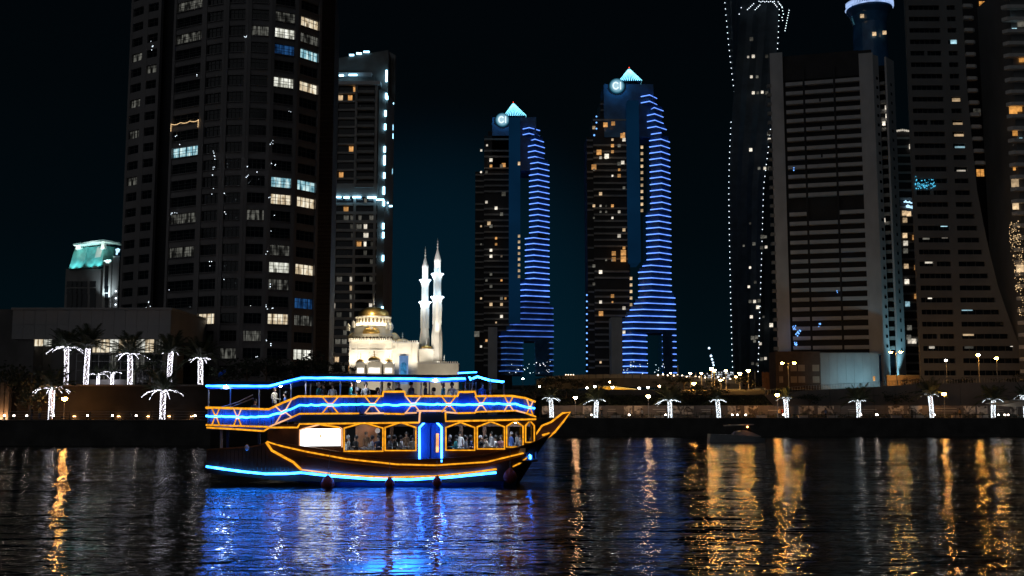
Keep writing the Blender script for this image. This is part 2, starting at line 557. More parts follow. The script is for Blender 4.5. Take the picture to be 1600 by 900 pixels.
qwo = qw.build('quay_wall', M['quay'], kind='structure')
cp.build('quay_coping', M['paving'], kind='structure')
pv.build('promenade', M['paving'], kind='structure')

# ------------------------------------------------------------------ the dhow
YC = 68.0
HB = [(323, 1.5), (345, 2.2), (400, 2.75), (470, 3.15), (560, 3.3), (700, 3.3), (760, 2.95), (800, 2.4), (835, 1.45), (850, .9), (862, .45), (892, .12)]
UB = [(323, 2.7), (400, 3.05), (470, 3.35), (560, 3.45), (740, 3.45), (790, 3.1), (815, 2.5), (830, 1.7), (838, 1.0)]


def Yn(px): return YC - lerp(HB, px)
def Yu(px): return YC - lerp(UB, px)
def Pn(px, py, off=0.0): return P(px, py, Yn(px) - off)
def Pu(px, py, off=0.0): return P(px, py, Yu(px) - off)


DL = (X(610, YC), YC, 0)
dhow = thing('dhow', DL, 'two deck wooden dinner dhow outlined in amber and blue neon on the water', 'boat')


def dense(pts, step=6):
    out = []
    for (a, b), (c, d) in zip(pts, pts[1:]):
        n = max(1, int(abs(c - a) / step))
        for i in range(n):
            out.append((a + (c - a) * i / n, b + (d - b) * i / n))
    out.append(pts[-1])
    return out


def neon(pts, mat, parent, fn=Pn, off=0.08, r=0.046, name='neon_tube', closed=False, wob=0.0, step=8):
    q = dense(pts, step)
    m_ = MB()
    pp = []
    for i, (a, b) in enumerate(q):
        v = fn(a, b, off)
        if wob: v.z += R.uniform(-wob, wob)
        pp.append(v)
    if closed: pp = pp[:-1]
    m_.tube(pp, r, 6, closed=closed)
    return m_.build(name, M[mat], parent, smooth=True)


SHEER = [(323, 704), (400, 699), (417, 692), (470, 699), (507, 704), (549, 712), (580, 717), (640, 720), (703, 718.5), (758, 712), (804, 702), (836, 692), (850, 685), (862, 678)]
hs = [323, 326, 332, 340, 352, 370, 390, 405, 417, 430, 450, 475, 500, 530, 560, 590, 620, 650, 680, 710, 735, 760, 780, 800, 815, 828, 840, 850, 858, 862]
hull = MB()
rows = []
for px in hs:
    top = Pn(px, lerp(SHEER, px))
    hbm = lerp(HB, px)
    rake = lerp([(323, 0), (740, 0), (800, 0.55), (862, 2.35)], px)     # the stem leans forward: lower strakes sit further aft
    ring = []
    for fr_, sc_ in ((-0.6, 0.55), (0.12, 0.86), (0.45, 0.97), (0.75, 1.0), (1.0, 1.0)):
        z = fr_ if fr_ < 0 else top.z * fr_
        z = max(z, lerp([(323, .66), (360, .56), (410, .40), (470, .12), (520, -.6)], px) + (fr_ + .6) * .02)     # raised counter stern
        k = 1 - max(0.0, min(1.0, z / top.z if z > 0 else 0))
        ring.append(Vector((top.x - rake * k, YC - hbm * sc_, z)))
    full = ring + [Vector((v.x, 2 * YC - v.y, v.z)) for v in reversed(ring)]
    rows.append(full)
nr = len(rows[0])
vs = [v for r_ in rows for v in r_]
fs = [(i * nr + k, i * nr + k + 1, (i + 1) * nr + k + 1, (i + 1) * nr + k) for i in range(len(rows) - 1) for k in range(nr - 1)]
fs.append(tuple(range(nr)))
fs.append(tuple((len(rows) - 1) * nr + k for k in range(nr)))
hull.add(vs, fs)
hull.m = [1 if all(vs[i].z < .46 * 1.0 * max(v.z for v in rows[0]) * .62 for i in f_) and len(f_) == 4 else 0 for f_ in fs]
hull.build('hull', [M['wood'], pm('blue_hull_glow', (.05, .16, .55), .35, .2, .8)], dhow, smooth=False)  # blue on the lowest faces paints in the neon strip's glow on the wood
# vertical planks on the stern quarter
for i in range(24):
    a = 325 + i * 6.0
    b = a + 5.3
    pk = MB()
    y0 = [lerp(SHEER, q) + (1 if a < 417 else 6 + (a - 417) * 0.35) for q in (a, b)]
    y1 = [lerp([(323, 727), (380, 735), (465, 737)], q) for q in (a, b)]
    q4 = [Pn(a, y1[0], .035), Pn(b, y1[1], .035), Pn(b, y0[1], .035), Pn(a, y0[0], .035)]
    pk.slab(q4, (0, 0.03, 0))
    pk.build('plank', M['wood'], dhow)
gw = MB()
for px0, px1 in zip(hs, hs[1:]):
    a, b = Pn(px0, lerp(SHEER, px0), .10), Pn(px1, lerp(SHEER, px1), .10)
    gw.hexa([a, b, b + Vector((0, .35, 0)), a + Vector((0, .35, 0))], [v + Vector((0, 0, .09)) for v in (a, b, b + Vector((0, .35, 0)), a + Vector((0, .35, 0)))])
gw.build('gunwale', M['wood_lt'], dhow)
rr_ = MB()
rr_.tube([Pn(a, b, .04) for a, b in dense([(480, 713), (540, 723), (620, 732), (680, 733), (760, 728), (822, 711)])], .045, 5)
rr_.build('rubbing_strake', M['wood_lt'], dhow)

# prow
pr = MB()
prow_px = [(836, 690), (836, 678), (847, 665), (861, 659.5), (879, 645.5), (891, 644), (880, 659), (867, 675), (856, 685), (846, 694)]
pr.slab([P(a, b, YC - .16) for a, b in prow_px], (0, .32, 0))
prow = pr.build('prow', M['wood'], dhow)
fP = lambda a, b, off: P(a, b, YC - .16 - off)
neon([(837, 679), (847, 665), (861, 659.5), (879, 645.5), (891, 644), (880, 659), (867, 675), (855, 684.5)], 'n_amber', prow, fP, .07, .058)
neon([(847, 680), (859, 677)], 'n_amber', prow, fP, .07, .058)

# hull neon
neon([(417, 690), (440, 697), (480, 706), (540, 717), (620, 725.5), (680, 727), (760, 722), (818, 708)], 'n_amber', dhow)
neon([(416, 691), (425, 704), (445, 715), (458, 722), (471, 734)], 'n_amber', dhow, r=.072)
neon([(471, 734), (515, 739.5)], 'n_pale', dhow)
neon([(517, 739.8), (560, 743.5), (600, 746), (680, 744), (740, 738), (776, 733)], 'n_amber', dhow, r=.056)
fB = lambda a, b, off: P(a, b, Yn(min(862, a + 22)) - off - .1)
neon([(801, 729), (812, 724), (823, 715)], 'n_amber', dhow, fB, .10)
neon([(826, 710), (829, 713), (828, 717)], 'n_cyan', dhow, fB, .12, .07)
neon([(323, 729), (350, 733), (380, 737), (415, 740.5), (450, 740), (470, 738.5)], 'n_blue', dhow, r=.06)
neon([(470, 738.5), (520, 744), (580, 748.5), (640, 749.5), (700, 746), (775, 738.5)], 'n_blue', dhow, r=.06)

# decks
def plan(fn, x0, x1, inset=0.0, n=24):
    near = []
    for i in range(n + 1):
        px = x0 + (x1 - x0) * i / n
        y = fn(px) + inset
        near.append((X(px, fn(px)), y))
    return near + [(x, 2 * YC - y) for x, y in reversed(near)]


LDZ = 1.45
mb = MB(); mb.prism(plan(Yn, 326, 840, .12), LDZ - .12, LDZ); mb.build('lower_deck', M['deck'], dhow)
UDB, UDT = Pu(600, 659).z, Pu(600, 648.5).z
# upper deck: follows the raised waist, dropping at the stern
ud = MB()
poly = plan(Yu, 430, 837, .03)
ud.prism(poly, UDB, UDT)
ud.build('upper_deck', M['navy'], dhow)
AFB, AFT = Pu(370, 671.5).z, Pu(370, 667).z
ud = MB(); ud.prism(plan(Yu, 324, 432, .03), AFB, AFT); ud.build('aft_deck', M['navy'], dhow)

# cabin wall with its openings
WIN = [(538, 598, 704, 670, 661.5), (602, 649.5, 703, 669, 661), (697, 741.5, 702.5, 669, 661), (746, 788, 700.5, 668, 660), (792, 817, 697.5, 667, 659), (821.5, 834.5, 690, 666, 658.5)]
CW = -0.22
TOPY = lambda px: lerp([(417, 665), (470, 662), (655, 659), (697, 658), (838, 655)], px)
wall = MB()


def wallpoly(pts):
    wall.slab([Pn(a, b, CW) for a, b in pts], (0, .12, 0))


def low(px): return lerp(SHEER, px) + 4


def strip_wall(x0, x1, ytop, ybot, n=4):
    for i in range(n):
        a = x0 + (x1 - x0) * i / n; b = x0 + (x1 - x0) * (i + 1) / n
        wallpoly([(a, ybot(a)), (b, ybot(b)), (b, ytop(b)), (a, ytop(a))])


SCR = (469, 533, 698, 669)
strip_wall(418, SCR[0], TOPY, low)
xs = SCR[1]
strip_wall(SCR[0], SCR[1], lambda p: SCR[2], low)
strip_wall(SCR[0], SCR[1], TOPY, lambda p: SCR[3])
for (a, b, yb, ysh, yap) in WIN:
    if xs < 655 and a > 690:
        strip_wall(xs, 655, TOPY, low, 2)
        xs = 691
    strip_wall(xs, a, TOPY, low, 2)
    strip_wall(a, b, (lambda p, yb=yb: yb), low, 3)
    m_ = (a + b) / 2
    for i in range(4):
        p0 = a + (b - a) * i / 4; p1 = a + (b - a) * (i + 1) / 4
        g = lambda p: ysh + (yap - ysh) * (1 - abs(p - m_) / (m_ - a))
        if min(g(p0) - TOPY(p0), g(p1) - TOPY(p1)) > -0.5:
            wallpoly([(p0, max(g(p0), TOPY(p0) + .2)), (p1, max(g(p1), TOPY(p1) + .2)), (p1, TOPY(p1)), (p0, TOPY(p0))])
    xs = b
strip_wall(xs, 838, TOPY, low, 2)
strip_wall(655, 691, lambda p: 646, lambda p: 652)
wall.build('cabin_wall', M['wood'], dhow)
# far cabin wall: low wall, posts, head beam
fw = MB()
for i in range(20):
    a = 430 + i * 20; b = a + 20
    pa, pb = Pn(a, 700), Pn(b, 700)
    ya, yb_ = 2 * YC - pa.y - .3, 2 * YC - pb.y - .3
    fw.hexa([(pa.x, ya, LDZ), (pb.x, yb_, LDZ), (pb.x, yb_ + .1, LDZ), (pa.x, ya + .1, LDZ)], [(pa.x, ya, LDZ + .75), (pb.x, yb_, LDZ + .75), (pb.x, yb_ + .1, LDZ + .75), (pa.x, ya + .1, LDZ + .75)])
    if i % 2 == 0:
        fw.box((pa.x, ya, LDZ + .75), (pa.x + .22, ya + .1, UDB))
    fw.hexa([(pa.x, ya, UDB - .35), (pb.x, yb_, UDB - .35), (pb.x, yb_ + .1, UDB - .35), (pa.x, ya + .1, UDB - .35)], [(pa.x, ya, UDB), (pb.x, yb_, UDB), (pb.x, yb_ + .1, UDB), (pa.x, ya + .1, UDB)])
fw.build('far_cabin_wall', M['wood'], dhow)

for (a, b, yb, ysh, yap) in WIN:
    m_ = (a + b) / 2
    ol = [(a, yb), (a, ysh), (m_, yap), (b, ysh), (b, yb)]
    fr = MB()
    fr.tube([Pn(p, q, CW + .03) for p, q in ol], .05, 4, closed=True)
    w = fr.build('window', M['wood_lt'], dhow)
    ins = 1.6
    neon([(a - .3, yb + 1), (a - .3, ysh - 1), (m_, yap - 1.2), (b + .3, ysh - 1), (b + .3, yb + 1), (a - .3, yb + 1)], 'n_amber', w, Pn, CW + .13, .05, 'neon_frame', closed=True, step=30)
    pn = MB(); pn.slab([Pn(p, q, CW - .05) for p, q in ol], (0, .012, 0)); pn.build('pane', M['clear'], w)
# screen in its arched bay
sc = MB(); sc.slab([Pn(p, q, CW + .03) for p, q in ((470, 697), (470, 672), (472, 670), (530, 670), (532, 672), (532, 696.5))], (0, .05, 0))
scr = sc.build('display_screen', M['screen'], dhow)
mk = MB()
cxx, cyy = 501, 681
mk.slab([Pn(p, q, CW + .045) for p, q in ((499, 684), (499.4, 680), (501, 677), (502.6, 680), (503, 684))], (0, .01, 0))
mk.slab([Pn(p, q, CW + .045) for p, q in ((499, 687), (503, 687), (503, 685.6), (499, 685.6))], (0, .01, 0))
mk.slab([Pn(p, q, CW + .045) for p, q in ((493, 692.6), (513, 692.6), (513, 692), (493, 692))], (0, .01, 0))
mk.build('emblem', M['screen_mark'], scr)
neon([(468.5, 698), (468.5, 672), (474, 670), (500, 663), (530, 668), (534, 670), (534.5, 699)], 'n_pale', dhow, Pn, CW + .12, .045, step=30)
neon([(500, 663), (530, 668)], 'n_amber', dhow, Pn, CW + .16, .05)

# doorway
dr = MB()
dr.slab([Pn(p, q, -.5) for p, q in ((654, 724), (654, 650), (692, 650), (692, 724))], (0, .06, 0))
door = dr.build('door', M['navy'], dhow)
for x0, x1 in ((657, 671.5), (674, 688)):
    lf = MB(); lf.slab([Pn(p, q, -.44) for p, q in ((x0, 722), (x0, 668), ((x0 + x1) / 2, 657), (x1, 668), (x1, 722))], (0, .05, 0))
    l_ = lf.build('door_leaf', M['banner'], door)
nl = MB(); nl.cbox(Pn(683.5, 692, -.38), (.16, .08, 1.1)); nl.build('door_glow_bar', M['door_glow'], door)  # small orange emissive bar on the right leaf
neon([(655.5, 722), (655.5, 668), (673, 650), (690, 668), (690, 722)], 'n_cyan', door, Pn, CW + .16, .062, 'neon_arch', step=30)
fsc = MB(); fsc.slab([Pu(p, q, -.01) for p, q in ((653, 661), (653, 646), (695, 646), (695, 661))], (0, .04, 0)); fsc.build('fascia', M['navy'], dhow)

for x0, x1, n in ((470, 653, 12), (695, 836, 12)):
    hb = MB()
    for i in range(n):
        a = x0 + (x1 - x0) * i / n; b = x0 + (x1 - x0) * (i + 1) / n
        hb.slab([Pu(a, TOPY(a) + 1.0, .005), Pu(b, TOPY(b) + 1.0, .005), Pu(b, 648.8, .005), Pu(a, 648.8, .005)], (0, .06, 0))
    hb.build('fascia', M['navy'], dhow)
# interior
pt = MB(); pt.box((X(556, 67.5), 67.5, LDZ), (X(590, 67.5), 67.58, UDB)); pt.build('partition', M['wood_lt'], dhow)
cl = MB(); cl.lathe([(.02, 0), (.26, .01), (.26, .05), (.02, .06)], (X(587, 67.4), 67.4, Pn(587, 673).z), 12); 
ck = MB(); ck.slab([P(590 + 4 * cos(k * pi / 6), 673 + 4 * sin(k * pi / 6), 67.3) for k in range(12)], (0, .05, 0)); ck.build('wall_clock', M['white_pt'], dhow)
for px, ml in ((570, 'warm_lamp'), (575, 'warm_lamp')):
    lm = MB(); lm.cbox((X(px, 66.8), 66.9, UDB - .10), (.3, .12, .06)); lm.build('ceiling_lamp', M[ml], dhow)
for px in (560, 625, 712, 730, 760, 775, 803):
    for yy in (66.0, 69.2):
        lm = MB(); lm.cbox((X(px, yy), yy, UDB - .06), (.5, .14, .05)); lm.build('ceiling_lamp', M['cabin_lamp'], dhow)

# railing lines
TOP = [(325, 637), (420, 639.5), (440, 630), (466, 619.5), (598, 619), (599, 612), (632, 612), (633.5, 619), (715, 619), (717, 612.5), (742, 612), (744, 619), (800, 618.5), (820, 622), (836, 627.5)]
TOPB = [(325, 637), (420, 639.5), (440, 630), (466, 619.5), (598, 619), (744, 619), (800, 618.5), (820, 622), (836, 627.5)]
MIDL = [(325, 650), (360, 651), (385, 652), (420, 650), (440, 645), (468, 633.5), (510, 632.5), (560, 632), (620, 633), (660, 631.5), (720, 632.5), (765, 631), (806, 631), (822, 635.5), (835, 638)]
LOWL = [(323, 664), (420, 667), (455, 652.5), (468, 646.5), (655, 645.5), (697, 643.5), (760, 643), (806, 641.5), (820, 645), (837, 651)]
bn = MB()
q = dense([(326, 0), (836, 0)], 3)
for (a, _), (b, _) in zip(q, q[1:]):
    oa, ob = .045 * sin(a * .9) + .03 * sin(a * .37), .045 * sin(b * .9) + .03 * sin(b * .37)
    bn.slab([Pu(a, lerp(LOWL, a) + .5, oa - .06), Pu(b, lerp(LOWL, b) + .5, ob - .06), Pu(b, lerp(TOPB, b), ob - .06), Pu(a, lerp(TOPB, a), oa - .06)], (0, .03, 0))
bn.build('railing_banner', M['banner'], dhow)
for x0, x1, yt in ((600, 632, 613), (717, 742, 613)):
    g = MB(); g.slab([Pu(p, q_, -.01) for p, q_ in ((x0, 645), (x1, 645), (x1, yt), (x0, yt))], (0, .08, 0)); g.build('gate_panel', M['navy'], dhow)
neon(TOP, 'n_amber', dhow, Pu, .06, .062, wob=.006)
neon(MIDL, 'n_blue', dhow, Pu, .12, .052, wob=.03, step=6)
segs = [((323, 664), (420, 667), 'n_amber'), ((420, 667), (455, 652.5), 'n_pale'), ((455, 652.5), (468, 646.5), 'n_amber'), ((468, 646.5), (561, 646), 'n_amber'), ((572, 646), (600, 645.5), 'n_pale'), ((600, 646.3), (632, 647), 'n_amber'), ((632, 645.6), (651, 645), 'n_pale'), ((651, 642), (697, 642), 'n_pale'), ((697, 644), (715, 645.5), 'n_pale'), ((715, 645.7), (743, 645), 'n_amber'), ((743, 643.6), (806, 641.5), 'n_amber'), ((806, 641.5), (820, 645), 'n_pale'), ((820, 645), (837, 651), 'n_amber')]
for a, b, ml in segs:
    neon([a, b], ml, dhow, Pu, .07, .047)
neon([(323, 668), (360, 670), (412, 673.5), (421, 668), (465, 668), (468, 662.5), (655, 660.3)], 'n_amber', dhow, Pu, .07, .05)
neon([(655, 660.3), (656, 644)], 'n_pale', dhow, Pu, .07, .05)
neon([(696, 644), (696.5, 658.3), (760, 657), (837, 655)], 'n_amber', dhow, Pu, .07, .052)
for c, hw in ((337, 6), (371, 6), (443, 13), (516, 13), (582, 12), (645.5, 12), (701, 11), (751.5, 9), (795, 7), (828, 5)):
    for up in (1, 0):
        ml = R.choice(['n_amber', 'n_pale'])
        t_ = hw * .28
        yy = (lambda p: lerp(TOPB, p)) if up else (lambda p: lerp(LOWL, p))
        ym = lambda p: lerp(MIDL, p) + (-2.2 if up else 2.4)
        neon([(c - hw, yy(c - hw)), (c - t_, ym(c - t_)), (c + t_, ym(c + t_)), (c + hw, yy(c + hw))], ml, dhow, Pu, .10, .042, 'lattice_tube', step=40)
# railing on the far side
fr = MB()
for i in range(34):
    a = 326 + i * 15
    b = a + 15
    A, B = Pu(a, lerp(TOPB, a)), Pu(b, lerp(TOPB, b))
    A.y, B.y = 2 * YC - A.y, 2 * YC - B.y
    fr.tube([A, B], .03, 4); fr.tube([A - Vector((0, 0, .5)), B - Vector((0, 0, .5))], .02, 4); fr.tube([A, A - Vector((0, 0, 1.05))], .025, 4)
fr.build('far_railing', M['metal'], dhow)

# canopy
CAN = [(324, 603), (420, 603.5), (445, 597), (471, 590.5), (560, 591), (690, 592.5), (727, 591.5)]
cn = MB()
q = dense(CAN, 20)
ns = len(q)
for (a, ya), (b, yb) in zip(q, q[1:]):
    A, B = Pu(a, ya), Pu(b, yb)
    wa, wb = 2 * YC - A.y, 2 * YC - B.y
    ca, cb = .28, .28
    mA, mB = Vector((A.x, YC, A.z + ca)), Vector((B.x, YC, B.z + cb))
    fA, fB2 = Vector((A.x, wa, A.z)), Vector((B.x, wb, B.z))
    d = Vector((0, 0, .09))
    cn.hexa([A, B, mB, mA], [A + d, B + d, mB + d, mA + d])
    cn.hexa([mA, mB, fB2, fA], [mA + d, mB + d, fB2 + d, fA + d])
can = cn.build('canopy', M['canvas'], dhow)
vl = MB()
for (a, ya), (b, yb) in zip(q, q[1:]):
    vl.slab([Pu(a, ya + 4.5, .0), Pu(b, yb + 4.5, .0), Pu(b, yb - 1, .0), Pu(a, ya - 1, .0)], (0, .02, 0))
vl.build('valance', M['canvas'], can)
neon(CAN, 'n_blue', can, Pu, .07, .052, wob=.012)
fF = lambda a, b, off: P(a, b, 2 * YC - Yu(min(a, 740)) + off)
neon([(560, 589), (690, 588), (735, 590)], 'n_blue', can, fF, .05, .045)
for nm, line, mt_, r_, dz in (('neon_tube', TOP, 'n_amber', .085, 0), ('neon_tube', MIDL, 'n_blue', .062, 0), ('neon_tube', LOWL, 'n_amber', .058, 0), ('neon_tube', CAN, 'n_blue', .062, 0)):
    a = Pu(324, lerp(line, 325), .05); b = a.copy(); b.y = 2 * YC - a.y
    m_ = MB(); m_.tube([a - Vector((.05, 0, 0)), b - Vector((.05, 0, 0))], r_, 6); m_.build(nm, M[mt_], dhow, smooth=True)
m_ = MB(); a = Pu(325, 664); c = Pu(325, 637); m_.box((a.x, a.y, a.z), (a.x + .03, 2 * YC - a.y, c.z)); m_.build('railing_banner', M['banner'], dhow)
# bow awning
aw = MB()
AWN = [(734, 593), (746, 588.5), (766, 594.5), (788, 597)]
for (a, ya), (b, yb) in zip(AWN, AWN[1:]):
    A, B = Pu(a, ya, -.5), Pu(b, yb, -.5)
    fA, fB2 = Vector((A.x, 2 * YC - A.y, A.z)), Vector((B.x, 2 * YC - B.y, B.z))
    d = Vector((0, 0, .07))
    aw.hexa([A, B, fB2, fA], [A + d, B + d, fB2 + d, fA + d])
awn = aw.build('bow_awning', M['canvas'], dhow)
neon(AWN, 'n_blue', awn, Pu, -.42, .06)
neon([(716, 583), (745, 581.5)], 'n_blue', awn, lambda a, b, off: P(a, b, 2 * YC - Yu(a) - 1), .0, .04)
for px, y1 in ((326, 603), (405, 603), (455, 594), (478, 590), (532, 590), (595, 590), (658, 591), (727, 591), (738, 592), (766, 594), (787, 597)):
    for far in (0, 1):
        a = Pu(px, y1, -.15)
        b = Pu(px, lerp(TOPB, px), -.15); b.z -= 1.0
        if far: a.y = 2 * YC - a.y; b.y = 2 * YC - b.y
        m_ = MB(); m_.tube([b, a], .045, 6); m_.build('canopy_post', M['metal'], dhow)
for px, py in ((353, 604.5), (438, 602.5), (560, 594.5), (680, 594)):  # the third is an added lamp, there to brighten the passengers
    m_ = MB(); c = Pu(px, py, .06 if px in (353, 680) else -1.2); m_.lathe([(.03, -.09), (.09, -.05), (.11, 0), (.09, .05), (.03, .09)], c, 8); m_.build('deck_lamp', M['deck_lamp'], dhow)
for px, y0, y1 in ((346, 671, 701), (356, 671, 701), (405, 672, 694)):
    m_ = MB(); m_.tube([Pn(px, y1, -.3), Pn(px, y0, -.3)], .09, 8); m_.build('aft_post', M['white_pt'] if px == 346 else M['navy'], dhow)
m_ = MB(); m_.lathe([(.04, -.2), (.12, -.12), (.14, .05), (.04, .18)], Pn(386, 699, .12), 8); m_.build('stern_light', M['white_pt'], dhow)
# stair rail at the stern
m_ = MB(); m_.tube([Pu(345, 637, -.8), Pu(372, 628, -.8), Pu(395, 617, -.8)], .035, 5); m_.tube([Pu(352, 640, -.8), Pu(396, 622, -.8)], .03, 5); m_.build('stair_rail', M['metal'], dhow)

# flag at the stern
fl = thing('flag', Pu(341, 603, -1), 'small blue flag flying on a thin staff above the dhow stern canopy', 'flag')
m_ = MB(); m_.tube([Pu(341, 604, -1), Pu(341, 588.5, -1), Pu(354, 577, -1)], .022, 5); m_.build('staff', M['dark_metal'], fl)
m_ = MB()
for i in range(4):
    a, b = 341 + i * 2.8, 341 + (i + 1) * 2.8
    w0, w1 = -1 + .1 * sin(i * 1.4), -1 + .1 * sin((i + 1) * 1.4)
    m_.slab([Pu(a, 590 - i * 2.0, w0), Pu(b, 588 - i * 2.0, w1), Pu(b, 582 - i * 1.6, w1), Pu(a, 583.5 - i * 1.6, w0)], (0, .02, 0))
m_.build('cloth', M['flag'], fl)

# fenders
for px, py, r, lab in ((512, 756, .40, 'dark red ball fender hanging at the hull below the white screen'), (609, 755.5, .29, 'small red ball fender hanging below the second arched window of the dhow'), (683, 753.5, .29, 'small red ball fender hanging below the neon doorway of the dhow'), (797, 745, .40, 'large red ball fender hanging under the bow of the dhow')):
    c = Pn(px, py, r + .12)
    if px > 780: c = P(px, py, Yn(770) - .35)
    t = thing('fender', c, lab, 'fender', 'ball fenders along the dhow hull')
    m_ = MB(); m_.lathe([(.04, -r), (r * .55, -r * .86), (r * .92, -r * .42), (r, 0), (r * .88, r * .5), (r * .5, r * .95), (r * .2, r * 1.22), (.04, r * 1.3)], c, 18); m_.build('ball', M['fender'], t, smooth=True)
    top = Pn(px + 4 if px == 512 else px, lerp(SHEER, px), .14)
    m_ = MB(); m_.tube([c + Vector((0, 0, r * 1.25)), top], .02, 5); m_.build('rope', M['rope'], t)


# ------------------------------------------------------------------ people
def skin_mesh(name, verts, edges, mats, zsplit):
    me = bpy.data.meshes.new('skel')
    me.from_pydata([v[0] for v in verts], edges, [])
    o = bpy.data.objects.new('skel', me)
    COL.objects.link(o)
    sk = o.modifiers.new('s', 'SKIN')
    sk.use_smooth_shade = True
    for i, v in enumerate(verts):
        d = me.skin_vertices[0].data[i]
        d.radius = v[1] if isinstance(v[1], tuple) else (v[1], v[1])
        d.use_root = (i == 0)
    ss = o.modifiers.new('d', 'SUBSURF'); ss.levels = 1; ss.render_levels = 1
    dg = bpy.context.evaluated_depsgraph_get()
    m2 = bpy.data.meshes.new_from_object(o.evaluated_get(dg))
    m2.name = name
    bpy.data.objects.remove(o)
    m2.materials.clear()
    for q in mats: m2.materials.append(q)
    for p in m2.polygons:
        p.material_index = zsplit(p.center)
    return m2


def body(name, seated=False, arm=0):
    V = []; E = []

    def v(p, r, par=None):
        V.append((p, r)); i = len(V) - 1
        if par is not None: E.append((par, i))
        return i
    pz = 0.92 if not seated else 0.50
    pel = v((0, 0, pz), (.155, .11))
    wst = v((0, -.01, pz + .20), (.135, .10), pel)
    chs = v((0, -.02, pz + .42), (.165, .11), wst)
    nk = v((0, -.01, pz + .57), .055, chs)
    hd = v((0, -.03, pz + .66), (.078, .085), nk)
    ht = v((0, -.025, pz + .79), (.07, .08), hd)
    ns_ = v((0, -.125, pz + .69), .014, hd)
    for sd in (-1, 1):
        sh = v((sd * .185, -.02, pz + .50), .055, chs)
        if arm == 1 and sd == 1:
            el = v((sd * .30, -.16, pz + .34), .042, sh); wr = v((sd * .22, -.36, pz + .48), .03, el); dr_ = Vector((-.1, -.5, .5))
        elif seated:
            el = v((sd * .26, -.10, pz + .24), .042, sh); wr = v((sd * .17, -.34, pz + .24), .03, el); dr_ = Vector((-sd * .3, -1, -.05))
        elif arm == 2:
            el = v((sd * .27, .02, pz + .22), .042, sh); wr = v((sd * .16, -.22, pz + .18), .03, el); dr_ = Vector((-sd * .4, -.8, -.1))
        else:
            el = v((sd * .24, .0, pz + .22), .042, sh); wr = v((sd * .25, -.05, pz - .03), .03, el); dr_ = Vector((0, -.1, -1))
        dr_.normalize()
        wp = Vector(V[wr][0])
        pa = v(tuple(wp + dr_ * .07), .026, wr)
        side = dr_.cross(Vector((0, 0, 1)))
        if side.length < .3: side = Vector((0, 1, 0))
        side.normalize()
        for k, ln in enumerate((.07, .085, .078, .06)):
            b0 = wp + dr_ * .10 + side * (k - 1.5) * .021
            f1 = v(tuple(b0), .010, pa)
            v(tuple(b0 + dr_ * ln * .9 - Vector((0, 0, .02))), .008, f1)
        v(tuple(wp + dr_ * .07 + side * .055), .010, pa)
        hp = v((sd * .09, 0, pz - .06), .095, pel)
        if seated:
            kn = v((sd * .12, -.42, .50), .065, hp); an = v((sd * .12, -.40, .10), .042, kn)
        else:
            kn = v((sd * .10, -.02, .50), .062, hp); an = v((sd * .10, .02, .10), .042, kn)
        ap = V[an][0]
        v((ap[0], ap[1] - .13, .045), .036, an)

    def cls(c):
        if c.z > pz + .555: return 0
        if abs(c.x) > .13 and not (c.z < pz - .1 and not seated):
            # forearms and hands bare
            if seated and c.y < -.26 and c.z > .6: return 0
            if not seated and arm == 0 and c.z < pz + .06 and abs(c.x) > .19: return 0
            if arm == 1 and c.y < -.22 and c.z > .9: return 0
        if c.z < pz - .02 or (seated and c.z < .62 and c.y < -.10): return 2
        return 1
    return skin_mesh(name, V, E, [SK[0], M['white_wall'], M['navy']], cls), pz


SK = [pm('skin_tan', (0.42, 0.25, 0.17), .6, .1, 8), pm('skin_brown', (0.25, 0.14, 0.09), .6, .1, 8), pm('skin_pale', (0.55, 0.36, 0.27), .6, .1, 8)]
HAIR = [pm('hair_black', (0.012, 0.01, 0.009), .5, .3, 20), pm('hair_brown', (0.06, 0.035, 0.02), .5, .3, 20), pm('hair_grey', (0.3, 0.3, 0.3), .5, .2, 20)]
CL = {n: pm('clothes_' + n, c, .85, .2, 6) for n, c in {'white': (.7, .7, .7), 'black': (.02, .02, .022), 'teal': (.07, .38, .42), 'grey': (.25, .25, .26), 'blue': (.08, .16, .42), 'red': (.4, .06, .05), 'cream': (.6, .52, .4), 'navy': (.025, .04, .1), 'brown': (.16, .09, .05), 'green': (.1, .22, .12), 'pink': (.55, .28, .3), 'ochre': (.45, .28, .08)}.items()}
BODY = {'stand': body('person_body', False, 0), 'lean': body('person_body', False, 2), 'point': body('person_body', False, 1), 'sit': body('person_body', True, 0)}
hm = MB()
hm.lathe([(.098, -.07), (.112, .0), (.108, .06), (.075, .115), (.02, .135)], (0, .014, 0), 12)
HAIRM = hm.mesh('hair', HAIR[0], smooth=True)


def person(pose, loc, rz, shirt, trousers, skin, hair, label, group, scale=1.0):
    me, pz = BODY[pose]
    o = bpy.data.objects.new('person', me)
    COL.objects.link(o)
    o.location = loc; o.rotation_euler.z = rz; o.scale = (scale,) * 3
    for i, mt in enumerate((SK[skin], CL[shirt], CL[trousers])):
        o.material_slots[i].link = 'OBJECT'
        o.material_slots[i].material = mt
    tag(o, label, 'person', group)
    h = bpy.data.objects.new('hair', HAIRM)
    COL.objects.link(h)
    h.parent = o
    h.location = (0, 0, pz + .75)
    h.material_slots[0].link = 'OBJECT'; h.material_slots[0].material = HAIR[hair]
    return o


